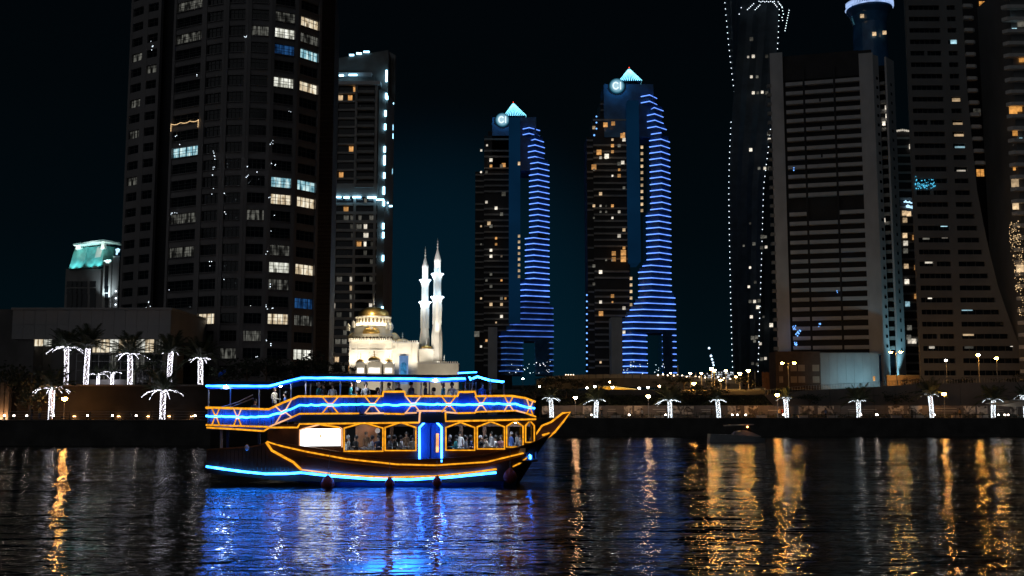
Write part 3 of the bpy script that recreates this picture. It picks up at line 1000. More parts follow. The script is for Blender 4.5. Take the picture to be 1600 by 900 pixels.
UZ = UDT
G1 = 'passengers on the upper deck of the dhow'
up = [
    (398, 65.9, 'sit', 'navy', 0.4, 'in navy at the open stern rail of the upper deck'),
    (428, 66.6, 'lean', 'cream', 1.2, 'in a cream top under the lamp where the canopy steps up'),
    (446, 66.2, 'sit', 'blue', -1.3, 'in blue where the railing climbs from the stern'),
    (497, 66.0, 'lean', 'teal', 1.4, 'in pale teal at the upper rail above the white screen'),
    (505, 67.5, 'stand', 'black', -.5, 'in black behind the pale teal figure at the upper rail'),
    (519, 69.0, 'stand', 'white', .4, 'in white on the far side of the upper deck above the screen'),
    (547, 65.8, 'lean', 'teal', 1.5, 'in bright teal standing sideways at the upper rail'),
    (557, 66.8, 'sit', 'brown', -1.3, 'in brown facing the bright teal figure on the upper deck'),
    (571, 66.4, 'stand', 'grey', .3, 'in grey right of the bright teal figure on the upper deck'),
    (590, 67.2, 'sit', 'white', .8, 'in white just left of the raised gate of the upper rail'),
    (607, 66.8, 'stand', 'cream', -.7, 'in cream behind the raised gate with the amber frame'),
    (622, 66.2, 'stand', 'black', .5, 'in black behind the right end of the raised amber gate'),
    (642, 65.1, 'lean', 'navy', 1.0, 'in dark blue leaning over the upper rail right of the gate'),
    (664, 66.2, 'lean', 'navy', 1.5, 'in a dark jacket standing sideways right of the thin canopy post'),
    (677, 67.2, 'sit', 'grey', -1.2, 'in grey sitting beneath the bright deck lamp'),
    (692, 66.2, 'stand', 'teal', 1.3, 'in muted teal standing right of the bright deck lamp'),
    (706, 66.6, 'stand', 'white', -.2, 'in a white shirt near the bow end of the long canopy'),
    (753, 66.6, 'stand', 'blue', .6, 'in blue alone under the small bow awning'),
]
for i, (px, y, pose, sh, rz, tx) in enumerate(up):
    z = UZ if px > 460 else AFT + (.0 if px < 425 else .45)
    person(pose, (X(px, y), y, z), rz, sh, ('navy', 'black', 'grey')[i % 3], i % 3, (0, 1, 0, 2)[i % 4], ('seated' if pose == 'sit' else 'standing') + ' passenger ' + tx, G1, 1.1 if pose != 'sit' else 1.22)
G2 = 'diners behind the cabin windows of the dhow'
wn = ['in the widest arched window beside the screen', 'in the arched window left of the doorway', 'in the arched window right of the doorway', 'in the second arched window right of the doorway', 'in the narrow arched window near the bow', 'in the narrowest window at the bow']
din = [(0, 545, 66.1, 'grey', 'sit'), (0, 557, 66.0, 'black', 'sit'), (0, 573, 67.1, 'brown', 'stand'), (0, 582, 66.0, 'white', 'sit'), (0, 592, 66.3, 'navy', 'sit'),
       (1, 609, 66.1, 'grey', 'sit'), (1, 617, 66.0, 'black', 'sit'), (1, 627, 66.2, 'white', 'sit'), (1, 636, 66.6, 'brown', 'stand'), (1, 645, 66.0, 'cream', 'sit'),
       (2, 703, 66.2, 'black', 'sit'), (2, 713, 66.0, 'teal', 'sit'), (2, 719, 67.2, 'white', 'stand'), (2, 728, 66.1, 'grey', 'sit'), (2, 736, 66.4, 'navy', 'sit'),
       (3, 751, 66.2, 'black', 'sit'), (3, 759, 66.0, 'cream', 'sit'), (3, 768, 67.1, 'grey', 'stand'), (3, 775, 66.2, 'white', 'sit'), (3, 783, 66.3, 'pink', 'sit'),
       (4, 799, 66.8, 'blue', 'stand'), (4, 808, 67.1, 'white', 'stand'), (4, 813, 66.8, 'grey', 'sit'), (5, 828, 67.6, 'black', 'sit')]
for i, (w, px, y, sh, pose) in enumerate(din):
    person(pose, (X(px, y), y, LDZ), R.uniform(-2.2, 2.2), sh, ('black', 'navy', 'grey')[i % 3], (i * 2) % 3, (i * 3) % 3 if i % 5 else 2, ('seated' if pose == 'sit' else 'standing') + ' diner in ' + sh + ' ' + wn[w], G2, 1.1 if pose == 'sit' else .95)
tb = MB(); tb.box((-.55, -.42, .70), (.55, .42, .74)); tb.box((-.56, -.43, .45), (.56, -.41, .742)); tb.box((-.56, .41, .45), (.56, .43, .742)); tb.box((-.57, -.43, .45), (-.55, .43, .741)); tb.box((.55, -.43, .45), (.57, .43, .741))
TT = tb.mesh('tablecloth', M['cloth'])
tl = MB(); tl.lathe([(.25, 0), (.25, .03), (.05, .05), (.05, .69), (.12, .70)], (0, 0, 0), 10); TLm = tl.mesh('pedestal', M['dark_metal'])
for px, y, tx in ((551, 66.7, 'left in the widest window'), (584, 66.8, 'right in the widest window'), (622, 66.8, 'in the window left of the doorway'), (711, 66.8, 'in the window right of the doorway'), (757, 66.8, 'in the second window past the doorway'), (806, 66.4, 'in the narrow window by the bow')):
    t = thing('dining_table', (X(px, y), y, LDZ), 'white clothed dining table ' + tx + ' of the dhow cabin', 'table', 'dining tables in the dhow cabin')
    inst('tablecloth', TT, t); inst('pedestal', TLm, t)
    dsh = MB()
    for k in range(6):
        dsh.lathe([(.03, 0), (.11, .02), (.10, .03)], (LOC[t].x + R.uniform(-.45, .45), y + R.uniform(-.3, .3), LDZ + .745), 8)
    for k in range(5):
        dsh.lathe([(.03, 0), (.03, .2), (.012, .25), (.012, .32)], (LOC[t].x + R.uniform(-.45, .45), y + R.uniform(-.3, .3), LDZ + .745), 6)
    tag(dsh.build('tableware', M['white_pt']), 'plates and bottles on the white table ' + tx, 'tableware', 'tableware on the dhow tables')["kind"] = 'stuff'

# ------------------------------------------------------------------ motor boat
MY = 162
mt = thing('motor_boat', (X(1152, MY), MY, 0), 'unlit grey motor boat with a hardtop moored before the right quay', 'boat')
m_ = MB()
st = []
for px, hw_, sh in ((1108, 1.3, 678), (1118, 1.4, 678.5), (1140, 1.5, 679), (1162, 1.45, 680), (1178, 1.2, 682), (1188, .7, 684), (1196, .08, 685)):
    t_ = P(px, sh, MY)
    st.append([Vector((t_.x, MY - hw_, t_.z)), Vector((t_.x - .2, MY - hw_ * .75, -.3)), Vector((t_.x - .2, MY + hw_ * .75, -.3)), Vector((t_.x, MY + hw_, t_.z))])
vs = [v for r_ in st for v in r_]
fs = [(i * 4 + k, i * 4 + (k + 1) % 4, (i + 1) * 4 + (k + 1) % 4, (i + 1) * 4 + k) for i in range(len(st) - 1) for k in range(4)] + [(0, 1, 2, 3), tuple(len(vs) - 4 + k for k in range(4))]
m_.add(vs, fs); m_.build('hull', M['gelcoat'], mt)
m_ = MB(); m_.slab([P(a, b, MY - 1.0) for a, b in ((1146, 679), (1152, 674), (1166, 672.5), (1176, 676), (1190, 682), (1186, 683))], (0, 2.0, 0)); m_.build('coach_roof', M['gelcoat'], mt)
m_ = MB(); m_.slab([P(a, b, MY - 1.2) for a, b in ((1135, 664.5), (1150, 663.5), (1178, 662.5), (1178, 664), (1150, 665.5), (1135, 666))], (0, 2.4, 0)); m_.build('hardtop', M['gelcoat'], mt)
for px, y0, y1 in ((1138, 679, 665), (1148, 678, 665), (1158, 674, 665), (1174, 675, 664)):
    for yy in (-1.0, 1.0):
        m_ = MB(); m_.tube([P(px, y0, MY + yy), P(px + (3 if px < 1160 else -4), y1, MY + yy)], .04, 5); m_.build('hardtop_post', M['dark_metal'], mt)
m_ = MB(); m_.slab([P(a, b, MY - .95) for a, b in ((1164, 673), (1175, 676), (1171, 666), (1163, 666))], (0, .03, 0)); m_.build('windscreen', M['glass'], mt)
m_ = MB(); m_.lathe([(.05, -.12), (.12, 0), (.05, .12)], P(1168, 667, MY - 1.25), 8); m_.build('navigation_light', em('orange_light', (1, .33, .1), 22), mt)

# ------------------------------------------------------------------ facade helper for punched windows
def win_meshes(w, h, nm, fm=None, tr=0.62):
    """frame with mullions and a pane, both hung from the sill centre"""
    f = MB()
    e_ = .07
    f.box((-w / 2, -.05, 0), (w / 2, .05, e_)); f.box((-w / 2, -.05, h - e_), (w / 2, .05, h))
    f.box((-w / 2, -.05, e_), (-w / 2 + e_, .05, h - e_)); f.box((w / 2 - e_, -.05, e_), (w / 2, .05, h - e_))
    for i in range(1, nm):
        x = -w / 2 + w * i / nm
        f.box((x - .04, -.05, e_), (x + .04, .05, h - e_))
    f.box((-w / 2 + e_, -.045, h * tr), (w / 2 - e_, .045, h * tr + .06))
    p = MB(); p.box((-w / 2 + .02, .052, .02), (w / 2 - .02, .07, h - .02))
    return f.mesh('window', fm or M['frame']), p.mesh('pane', M['glass'])


def set_mat(o, m):
    o.material_slots[0].link = 'OBJECT'
    o.material_slots[0].material = m


# ------------------------------------------------------------------ left residential tower
def left_tower():
    base = Vector((X(370, 215), 215, PZ))
    t = thing('apartment_tower', base, 'broad dark curved apartment tower at left with scattered lit windows', 'building')
    plan_ = [(250, 212), (299.5, 208.2), (334.5, 206.3), (371, 205.8), (409.5, 206.6), (452, 209.0), (490, 213.5), (512, 219)]
    pts = [(X(a, y), y) for a, y in plan_]
    wing = [(X(a, y), y) for a, y in ((179, 224), (203, 221), (228, 219), (250, 219))]
    fh = 3.33
    z0 = Z(569, 207.5)
    K = 24
    wallm = MB()
    lit = {(0, 10): 'r_dim', (0, 57): 'r_dim', (4, 33): 'r_dim', (5, 40): 'r_warm', (4, 57): 'r_white', (5, 65): 'r_dim', (5, 93): 'r_cool', (4, 140): 'r_white', (5, 146): 'r_warm', (0, 245): 'r_cool', (4, 275): 'r_cool', (5, 280): 'r_cool', (4, 303): 'r_warm', (5, 307): 'r_warm', (0, 353): 'r_dim', (0, 383): 'r_dim', (4, 386): 'r_dim', (4, 414): 'r_white', (5, 418): 'r_warm', (5, 472): 'r_blue', (0, 497): 'r_white', (1, 498): 'r_warm', (4, 501): 'r_warm', (0, 525): 'r_white', (3, 527): 'r_dim', (5, 556): 'r_white', (2, 554): 'r_dim', (3, 327): 'r_dim', (4, 448): 'r_dim', (5, 500): 'r_dim', (4, 85): 'r_blue', (3, 57): 'r_dim'}
    litk = {}
    for (c, py), m_ in lit.items():
        yy = (plan_[c][1] + plan_[c + 1][1]) / 2
        z = Z(py, yy)
        litk[(c, int(round((z - z0 - 2.0) / fh)))] = m_
    rail = MB()
    rail.box((-1.9, -.06, .95), (1.9, 0, 1.02))
    for k in range(13):
        rail.box((-1.88 + k * .31, -.05, .05), (-1.85 + k * .31, -.02, .95))
    railm = rail.mesh('balcony_rail', M['frame'])
    for c in range(6):
        f = Face(pts[c], pts[c + 1])
        pw = .62
        w = f.L - 2 * pw
        fm, pmh = win_meshes(w, 2.05, 4 if w > 3.2 else 3)
        f.box(wallm, 0, pw, -.7, .12, PZ, z0 + K * fh)
        f.box(wallm, f.L - pw, f.L, -.7, .12, PZ, z0 + K * fh)
        f.box(wallm, pw, f.L - pw, -.75, -.68, PZ, z0 + K * fh, 1)
        for k in range(-2, K):
            zz = z0 + k * fh
            f.box(wallm, pw, f.L - pw, -.68, -.06, zz - .1, zz + .85)
            f.box(wallm, pw, f.L - pw, -.5, .22, zz + .85, zz + .97)
            f.box(wallm, pw, f.L - pw, -.68, -.08, zz + 3.02, zz + 3.22)
            wo = inst('window', fm, t, f.pt(f.L / 2, -.36, zz + .97), f.ang)
            po = inst('pane', pmh, wo)
            if (c, k) in litk: set_mat(po, M[litk[(c, k)]])
            if c in (0, 4): inst('balcony_rail', railm, t, f.pt(f.L / 2, .12, zz + .6), f.ang, scale=(w / 3.9, 1, 1))
    f = Face(pts[6], pts[7]); f.box(wallm, 0, f.L, -.7, 0, PZ, z0 + K * fh)
    for c in range(3):
        f = Face(wing[c], wing[c + 1])
        if c == 2:
            f.box(wallm, 0, f.L, -3, -2.2, PZ, z0 + K * fh, 1)
            continue
        w = f.L - 1.5
        fm, pmh = win_meshes(w, 1.7, 2)
        f.box(wallm, 0, .75, -.7, 0, PZ, z0 + K * fh); f.box(wallm, f.L - .75, f.L, -.7, 0, PZ, z0 + K * fh)
        f.box(wallm, .75, f.L - .75, -.75, -.68, PZ, z0 + K * fh, 1)
        for k in range(-2, K):
            zz = z0 + k * fh
            f.box(wallm, .75, f.L - .75, -.68, -.04, zz - .25, zz + 1.2)
            f.box(wallm, .75, f.L - .75, -.68, -.05, zz + 2.95, zz + 3.08)
            wo = inst('window', fm, t, f.pt(f.L / 2, -.36, zz + 1.22), f.ang)
            po = inst('pane', pmh, wo)
            if (c, k) in ((0, 19), (0, 16), (1, 18), (0, 11), (0, 14)): set_mat(po, M['r_dim'])
    # right return, roofless core behind, both solid
    a, b = pts[7], (pts[7][0] - 3, 243)
    wallm.prism([pts[6], pts[7], b, (wing[0][0], 243), wing[0], (pts[0][0], 221)], PZ, z0 + K * fh - .5, 1)
    wallm.build('wall', [M['tower_beige'], M['black_wall']], t)
    # string of bulbs on one balcony, and glowing specks put in for small reflections
    f = Face(pts[0], pts[1])
    fl_ = MB()
    for k in range(40):
        tt = k / 39
        z = Z(191, 210) - .25 * abs(sin(tt * 9))
        fl_.octa(f.pt(.5 + tt * (f.L - 1), .35, z), .07)
    for k in range(10):
        for sx_ in (.5, f.L - .5):
            fl_.octa(f.pt(sx_, .35, Z(191, 210) - k * .16), .07)
    fl_.build('balcony_bulbs', M['fairy_warm'], t, kind='stuff')
    gl_ = MB()
    for px, py in ((237, 75), (236, 70), (238, 62), (335, 238), (334, 245), (333, 262), (333, 272), (332, 292), (333, 300), (329, 408), (330, 416), (276, 213), (281, 222), (424, 223), (428, 226), (425, 255), (432, 256), (453, 174), (385, 262), (386, 274), (400, 268), (268, 335), (274, 336), (428, 337), (422, 308), (423, 363), (418, 395), (422, 448), (418, 480), (426, 481), (415, 533), (422, 536), (402, 561), (234, 475), (230, 477), (265, 450), (383, 58), (350, 435), (352, 332), (352, 300), (390, 474), (309, 115)):
        v = P(px, py, 203.5 if px > 290 else 207)
        for k in range(R.randint(1, 3)):
            gl_.octa(v + Vector((R.uniform(-.3, .3), 0, R.uniform(-.5, .5))), R.uniform(.06, .11))
    gl_.build('balcony_glints', M['dots'], t, kind='stuff')


left_tower()


# ------------------------------------------------------------------ slim tower with white light bars
def slim_tower():
    Yf = 400
    t = thing('slim_tower', (X(560, Yf), Yf, PZ), 'slim tower with vertical dashes of white light behind the curved tower', 'building')
    f = Face((X(500, Yf), Yf), (X(585, Yf), Yf))
    g = Face((X(585, Yf), Yf), (X(596, Yf + 2), Yf + 2))
    s2 = Face((X(596, Yf + 2), Yf + 2), (X(610, Yf + 14), Yf + 14))
    ztop = Z(133, Yf)
    zb = Z(304, Yf)
    w = MB()
    f.box(w, 0, f.L, -14, -1.0, PZ, ztop, 1)
    g.box(w, 0, g.L, -10, 0, PZ, Z(140, Yf))
    s2.box(w, 0, s2.L, -10, 0, PZ, Z(142, Yf), 2)  # paler concrete puts the light washing this side into its colour
    # wedge-shaped crown
    w.slab([P(a, b, Yf + 3) for a, b in ((500, 100), (520, 92), (607, 78), (606, 160), (500, 160))], (0, 10, 0))
    w.slab([P(a, b, Yf + 12) for a, b in ((607, 80), (618, 86), (617, 160), (606, 160))], (0, 3, 0))
    f.box(w, 3, f.L - 2, -8, -2, ztop, Z(115, Yf))
    w.build('wall', [M['conc_dark'], M['glass'], M['conc']], t)
    sl = MB(); f.box(sl, 0, f.L + .6, -3, 1.0, ztop, ztop + 1.4); f.box(sl, 3, f.L - 3, -9, -1, Z(118, Yf), Z(112, Yf)); sl.build('parapet', M['panel_grey'], t)
    sl = MB(); f.box(sl, 0, f.L, -1, .4, Z(303, Yf), Z(287, Yf)); sl.build('plant_floor', M['conc'], t)
    fh = 3.3
    band = MB(); f2 = f
    f.box(band, 0, f.L * .56, -.9, .05, 0, .7)
    bm = band.mesh('floor_band', M['conc'], (f.a.x, f.a.y, 0))
    bal = MB(); f.box(bal, f.L * .58, f.L * .92, -.9, 1.3, 0, .95); balm = bal.mesh('balcony', M['slab_grey'], (f.a.x, f.a.y, 0))
    lowb = MB(); f.box(lowb, 0, f.L, -.9, .25, 0, 1.0); lowm = lowb.mesh('floor_band', M['conc'], (f.a.x, f.a.y, 0))
    k = 0
    z = ztop - fh
    wm = MB(); wm.box((-.8, -.08, 0), (.8, .08, 1.9)); wmm = wm.mesh('window', M['w_warm'])
    wpx = {0: [(552, 'w_amber')], 1: [(529, 'w_warm'), (544, 'w_amber')], 7: [(547, 'w_amber')], 10: [(532, 'w_amber')]}
    while z > PZ + 10:
        if z > zb:
            inst('floor_band', bm, t, (f.a.x, f.a.y, z)); inst('balcony', balm, t, (f.a.x, f.a.y, z))
            for px, ml in wpx.get(k, []):
                o = inst('window', wmm, t, (X(px, Yf, 300), Yf + .9, z + 1.0)); set_mat(o, M[ml])
        else:
            inst('floor_band', lowm, t, (f.a.x, f.a.y, z))
            for j in range(7):
                if R.random() < .42:
                    o = inst('window', wmm, t, (f.a.x + 3.5 + j * 2.4 + R.uniform(-.3, .3), Yf + .88, z + 1.05), scale=(R.uniform(.5, 1.2), 1, 1))
                    set_mat(o, M[R.choice(['w_amber', 'w_warm', 'w_white', 'w_dim', 'w_dim', 'w_dim', 'w_dim'])])
        z -= fh; k += 1
    for tt in (.18, .55, .93):
        c = MB(); f.box(c, f.L * tt, f.L * tt + .9, -.9, .3, PZ, ztop); c.build('column', M['conc'], t)
    lb = MB(); lb.box((-.35, -.25, -.5), (.35, .25, .5)); lbm = lb.mesh('light_bar', M['t_white'])
    for px, y0, y1, side in ((604, 110, 128, 0), (615, 102, 116, 1), (614.6, 119, 127, 1), (603.6, 146, 154, 0), (605, 150, 156, 0), (614, 154, 163, 1), (602.5, 173, 182, 0), (602, 194, 203, 0), (613, 195, 204, 1), (613, 209, 217, 1), (601.3, 229, 238, 0), (601, 243, 258, 0), (612, 250, 258, 1), (612, 264, 272, 1), (611.6, 277, 293, 1), (600.6, 270, 279, 0), (600, 292, 304, 0), (611, 299, 311, 1), (600, 314, 322, 0), (611, 327, 335, 1), (599, 349, 358, 0), (599, 363, 372, 0), (610, 382, 391, 1), (598.6, 399, 408, 0), (609.6, 398, 412, 1), (609, 446, 455, 1), (597.5, 479, 485, 0), (608.6, 482, 491, 1)):
        y = Yf + 1.5 if not side else Yf + 13
        a, b = P(px, y1, y), P(px, y0, y)
        inst('light_bar', lbm, t, ((a.x + b.x) / 2, y - .3, (a.z + b.z) / 2), scale=(1, 1, b.z - a.z))
    for px0, px1, py in ((518, 533, 308), (537, 546, 308.5), (551, 564, 308), (574, 588, 308.5), (588, 600, 312), (602, 607, 317), (530, 537, 118), (545, 558, 117), (546, 553, 86), (557, 565, 83.5), (568, 577, 81), (608, 613, 322)):
        y = Yf - .8 if py > 100 else Yf + 2.8
        if px0 > 598: y = Yf + 6
        if py < 119 and py > 100: y = Yf - 1
        a, b = P(px0, py, y), P(px1, py, y)
        inst('light_bar', lbm, t, ((a.x + b.x) / 2, y, (a.z + b.z) / 2), scale=((b.x - a.x) / .7, 1, .55))


slim_tower()


def flood(parent, loc, power, col, size=.3, spot=None, target=None):
    ld = bpy.data.lights.new('flood', 'SPOT' if spot else 'POINT')
    ld.energy = power; ld.color = col; ld.shadow_soft_size = size
    o = bpy.data.objects.new('floodlight', ld); COL.objects.link(o)
    o.parent = parent; o.location = Vector(loc) - LOC[parent]
    if spot:
        ld.spot_size = radians(spot); ld.spot_blend = .8
        o.rotation_euler = (Vector(target) - Vector(loc)).to_track_quat('-Z', 'Y').to_euler()
    return o


def dome_prof(r, h, n=9, bulge=1.0):
    return [(max(.02, r * cos(pi / 2 * i / n) * (1 + .06 * sin(pi * i / n) * bulge)), h * sin(pi / 2 * i / n)) for i in range(n + 1)]


# ------------------------------------------------------------------ twin towers
def twin(label, Yt, dx, groups, strip_dy, core, slabx, wing, topb, crown_pts, emblem, winlist, grey, warmcol, edges):
    cx = X(core[0], Yt)
    t = thing('high_rise_tower', (cx, Yt, PZ), label, 'building', 'twin towers with blue light strips')
    w = MB()
    zb = PZ
    # dark wing to the left
    for (x0, x1, y0, dY) in wing:
        a, b = P(x0, (y0 + 585) / 2, Yt + dY).x, P(x1, (y0 + 585) / 2, Yt + dY).x
        w.box((a, Yt + dY, zb), (b, Yt + dY + 22, Z(y0, Yt + dY)), 0)
    # top block
    x0, x1, y0, y1 = topb
    w.box((P(x0, y0, Yt).x, Yt + 3, Z(y1 + 60, Yt)), (P(x1, y0, Yt).x, Yt + 24, Z(y0, Yt)), 1)
    w.build('wall', [M['black_wall'], M['glass_blue']], t)
    # blue lit slab, its light put in as an even glow
    x0, x1, y0, y1 = slabx
    s_ = MB(); s_.box((P(x0, 400, Yt).x, Yt - 4, Z(y1, Yt)), (P(x1, 400, Yt).x, Yt + 20, Z(y0, Yt))); s_.build('blue_fin', M['fin'], t)
    x0, x1, y0, y1 = grey
    s_ = MB(); s_.box((P(x0, 550, Yt).x, Yt - 9, zb), (P(x1, 550, Yt).x, Yt + 15, Z(y0, Yt))); s_.build('podium_wall', M['panel_grey'], t)
    # stepped volume carrying the strips
    vol = MB()
    for (ya, yb, xl, xa, xr, solid) in groups:
        ym = (ya + yb) / 2
        A, B, C = P(xl, ym, Yt), P(xa, ym, Yt), P(xr, ym, Yt)
        off = 7
        vol.prism([(A.x + .6, Yt + off * .55), (B.x, Yt + .6), (C.x - .6, Yt + off), (C.x - .6, Yt + 24), (A.x + .6, Yt + 24)], Z(yb, Yt), Z(ya, Yt) + (.2 if solid else 0))
    vol.build('glass_volume', M['glass_blue'], t)
    y = groups[0][0] + 1.0
    stm = {}
    i = 0
    while y < 585:
        for gi, (ya, yb, xl, xa, xr, solid) in enumerate(groups):
            if not (ya <= y < yb): continue
            ym = (ya + yb) / 2
            A, B, C = P(xl, ym, Yt).x, P(xa, ym, Yt).x, P(xr, ym, Yt).x
            key = gi
            if key not in stm:
                s_ = MB(); s_.tube([(A - B, 7 * .55 - .2, 0), (0, -.25, 0), (C - B, 7 - .2, 0)] if xa > xl + 1 else [(A - B, 3, 0), (C - B, 7 - .2, 0)], .25, 4)
                sl_ = MB(); sl_.prism([(A - B, 3.85 - .6), (0, -.6), (C - B, 6.4), (C - B, 7.4), (0, .7), (A - B, 4.8)] if xa > xl + 1 else [(A - B, 2.4), (C - B, 6.4), (C - B, 7.4), (A - B, 4)], -.75, -.36)
                rl_ = MB(); rl_.prism([(A - B, 3.85 - .6), (0, -.6), (C - B, 6.4), (C - B, 6.46), (0, -.52), (A - B, 3.34)] if xa > xl + 1 else [(A - B, 2.4), (C - B, 6.4), (C - B, 6.46), (A - B, 2.46)], -1.9, -.76)
                stm[key] = (s_.mesh('light_strip', M['t_blue'] if solid != 2 else M['t_blue']), sl_.mesh('balcony_slab', M['slab_grey']))
            loc = (B, Yt, Z(y, Yt))
            sm, bm_ = stm[key]
            o = inst('light_strip', sm, t, loc)
            if y > (516 if dx else 640) and not dx == 1: pass
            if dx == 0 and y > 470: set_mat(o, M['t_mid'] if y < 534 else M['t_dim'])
            inst('balcony_slab', bm_, t, loc)
        y += strip_dy; i += 1
    # dark wing: floor bands and lit windows
    for (x0, x1, y0, dY) in wing:
        a, b = P(x0, (y0 + 585) / 2, Yt + dY).x, P(x1, (y0 + 585) / 2, Yt + dY).x
        bd = MB(); bd.box((0, -1.1, -.5), (b - a - .3, .0, .5)); bdm = bd.mesh('floor_band', M['slab_grey'])
        yy = y0 + 6
        while yy < 578:
            if R.random() < .74: inst('floor_band', bdm, t, (a + .1, Yt + dY, Z(yy, Yt + dY)))
            yy += strip_dy
    wm = MB(); wm.box((-.75, -.1, -.8), (.75, .1, .8)); wmm = wm.mesh('window', M['w_warm'])
    for px, py, ml, s_ in winlist:
        v = P(px, py, Yt - 1.3)
        o = inst('window', wmm, t, v, scale=(s_, 1, s_)); set_mat(o, M[ml])
    for px, ya, yb, n in warmcol:
        for k in range(n):
            v = P(px, ya + (yb - ya) * k / (n - 1), Yt - 4.3 if px < 995 and px > 900 or px < 812 else Yt - 1)
            o = inst('window', wmm, t, v, scale=(.9, 1, 1.0)); set_mat(o, M['w_warm'])
    # lit pyramid crown
    ap, l_, r_ = crown_pts
    A = P(ap[0], ap[1], Yt + 12)
    zc = Z(l_[1], Yt + 4)
    xl, xr = P(l_[0], l_[1], Yt + 4).x, P(r_[0], r_[1], Yt + 4).x
    core_ = MB()
    yb0, yb1 = Yt + 4, Yt + 4 + (xr - xl)
    base = [(xl, yb0, zc - 1.5), (xr, yb0, zc - 1.5), (xr, yb1, zc - 1.5), (xl, yb1, zc - 1.5)]
    core_.add(base + [(A.x, Yt + 12, A.z)], [(0, 1, 4), (1, 2, 4), (2, 3, 4), (3, 0, 4), (3, 2, 1, 0)])
    cr = core_.build('crown', M['glass_blue'], t)
    ln = MB()
    for side in range(4):
        p, q = Vector(base[side]), Vector(base[(side + 1) % 4])
        for k in range(11):
            ln.tube([p.lerp(q, k / 11.0) + Vector((0, -.15 if side == 0 else 0, .1)), Vector((A.x, Yt + 12, A.z)) + (p.lerp(q, k / 11.0) - Vector((A.x, Yt + 12, A.z))) * .06], .22, 3)
    ln.build('crown_line', M['crown'], cr, kind='stuff')
    bk = MB(); bk.octa((A.x, Yt + 12, A.z + .5), .35); bk.build('beacon', M['red_dot'], cr)
    # round luminous emblem with two upright strokes
    ex, ey, er = emblem
    c = P(ex, ey, Yt + 2.2)
    d_ = MB(); d_.slab([(c.x + er * cos(k * pi / 10), c.y, c.z + er * sin(k * pi / 10)) for k in range(20)], (0, .5, 0))
    em_ = d_.build('emblem', M['emblem'], t)
    d_ = MB()
    d_.tube([(c.x - er * .15 + er * .36 * cos(k * pi / 6 + .6), c.y - .2, c.z + er * .45 * sin(k * pi / 6 + .6)) for k in range(11)], .45, 4)
    d_.box((c.x + er * .38, c.y - .3, c.z - er * .5), (c.x + er * .55, c.y - .05, c.z + er * .5))
    d_.build('emblem_stroke', M['emblem_dk'], em_)
    flood(t, c + Vector((0, -3, 0)), 900, (.15, .65, 1.0), .5)  # added point light standing in for the emblem's glow on the block
    for px, ya, yb, n in edges:
        dm = MB()
        for k in range(n):
            v = P(px, ya + (yb - ya) * k / (n - 1), Yt - 2)
            dm.octa(v, .55)
        dm.build('edge_lights', M['edge_blue'], t, kind='stuff')
    # lobby level glitter
    gm = MB()
    for k in range(26):
        v = P(R.uniform(topb[0] + 25, topb[1] + 25), R.uniform(565, 584), Yt - 2.5)
        gm.octa(v, R.uniform(.14, .32))
    gm.build('lobby_lights', M['dots'], t, kind='stuff')


M['fin'] = em('blue_fin_glow', (0.003, 0.028, 0.075), 0.42, 0.25, 0.03, False)
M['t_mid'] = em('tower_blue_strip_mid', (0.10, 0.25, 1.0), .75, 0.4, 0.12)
M['emblem_dk'] = em('emblem_letter', (0.75, 0.92, 1.0), 1.2)
def halo_mat():  # blurred halo of the sign is put into the disc colour
    m, t, b = newmat('emblem_halo')
    t.nodes.remove(b)
    e_ = t.nodes.new("ShaderNodeEmission")
    g = t.nodes.new("ShaderNodeTexCoord"); mp = t.nodes.new("ShaderNodeMapping"); mp.inputs["Location"].default_value = (-.5, 0, -.5)
    ln = t.nodes.new("ShaderNodeVectorMath"); ln.operation = 'LENGTH'
    ml = t.nodes.new("ShaderNodeMapping"); ml.inputs["Scale"].default_value = (1, 0, 1)
    t.links.new(g.outputs["Generated"], mp.inputs[0]); t.links.new(mp.outputs[0], ml.inputs[0]); t.links.new(ml.outputs[0], ln.inputs[0])
    r = t.nodes.new("ShaderNodeValToRGB")
    r.color_ramp.interpolation = 'EASE'
    r.color_ramp.elements[0].position = .12; r.color_ramp.elements[0].color = (.42, .66, .76, 1)
    r.color_ramp.elements[1].position = .5; r.color_ramp.elements[1].color = (.01, .09, .14, 1)
    q = r.color_ramp.elements.new(.32); q.color = (.20, .42, .54, 1)
    t.links.new(ln.outputs["Value"], r.inputs[0]); t.links.new(r.outputs[0], e_.inputs[0])
    t.links.new(e_.outputs[0], t.nodes["Material Output"].inputs[0])
    return m
M['emblem'] = halo_mat()
M['edge_blue'] = em('edge_blue', (0.15, 0.4, 1.0), 2.0, sample=False)


def rw(n, x0, x1, y0, y1, cols, seed):
    r_ = random.Random(seed)
    out = []
    for _ in range(n):
        out.append((x0 + (x1 - x0) * r_.choice([.12, .3, .45, .62, .8, .93]) , y0 + round(r_.uniform(0, (y1 - y0)) / 9.4) * 9.4, r_.choice(cols), r_.uniform(.6, 1.25)))
    return out


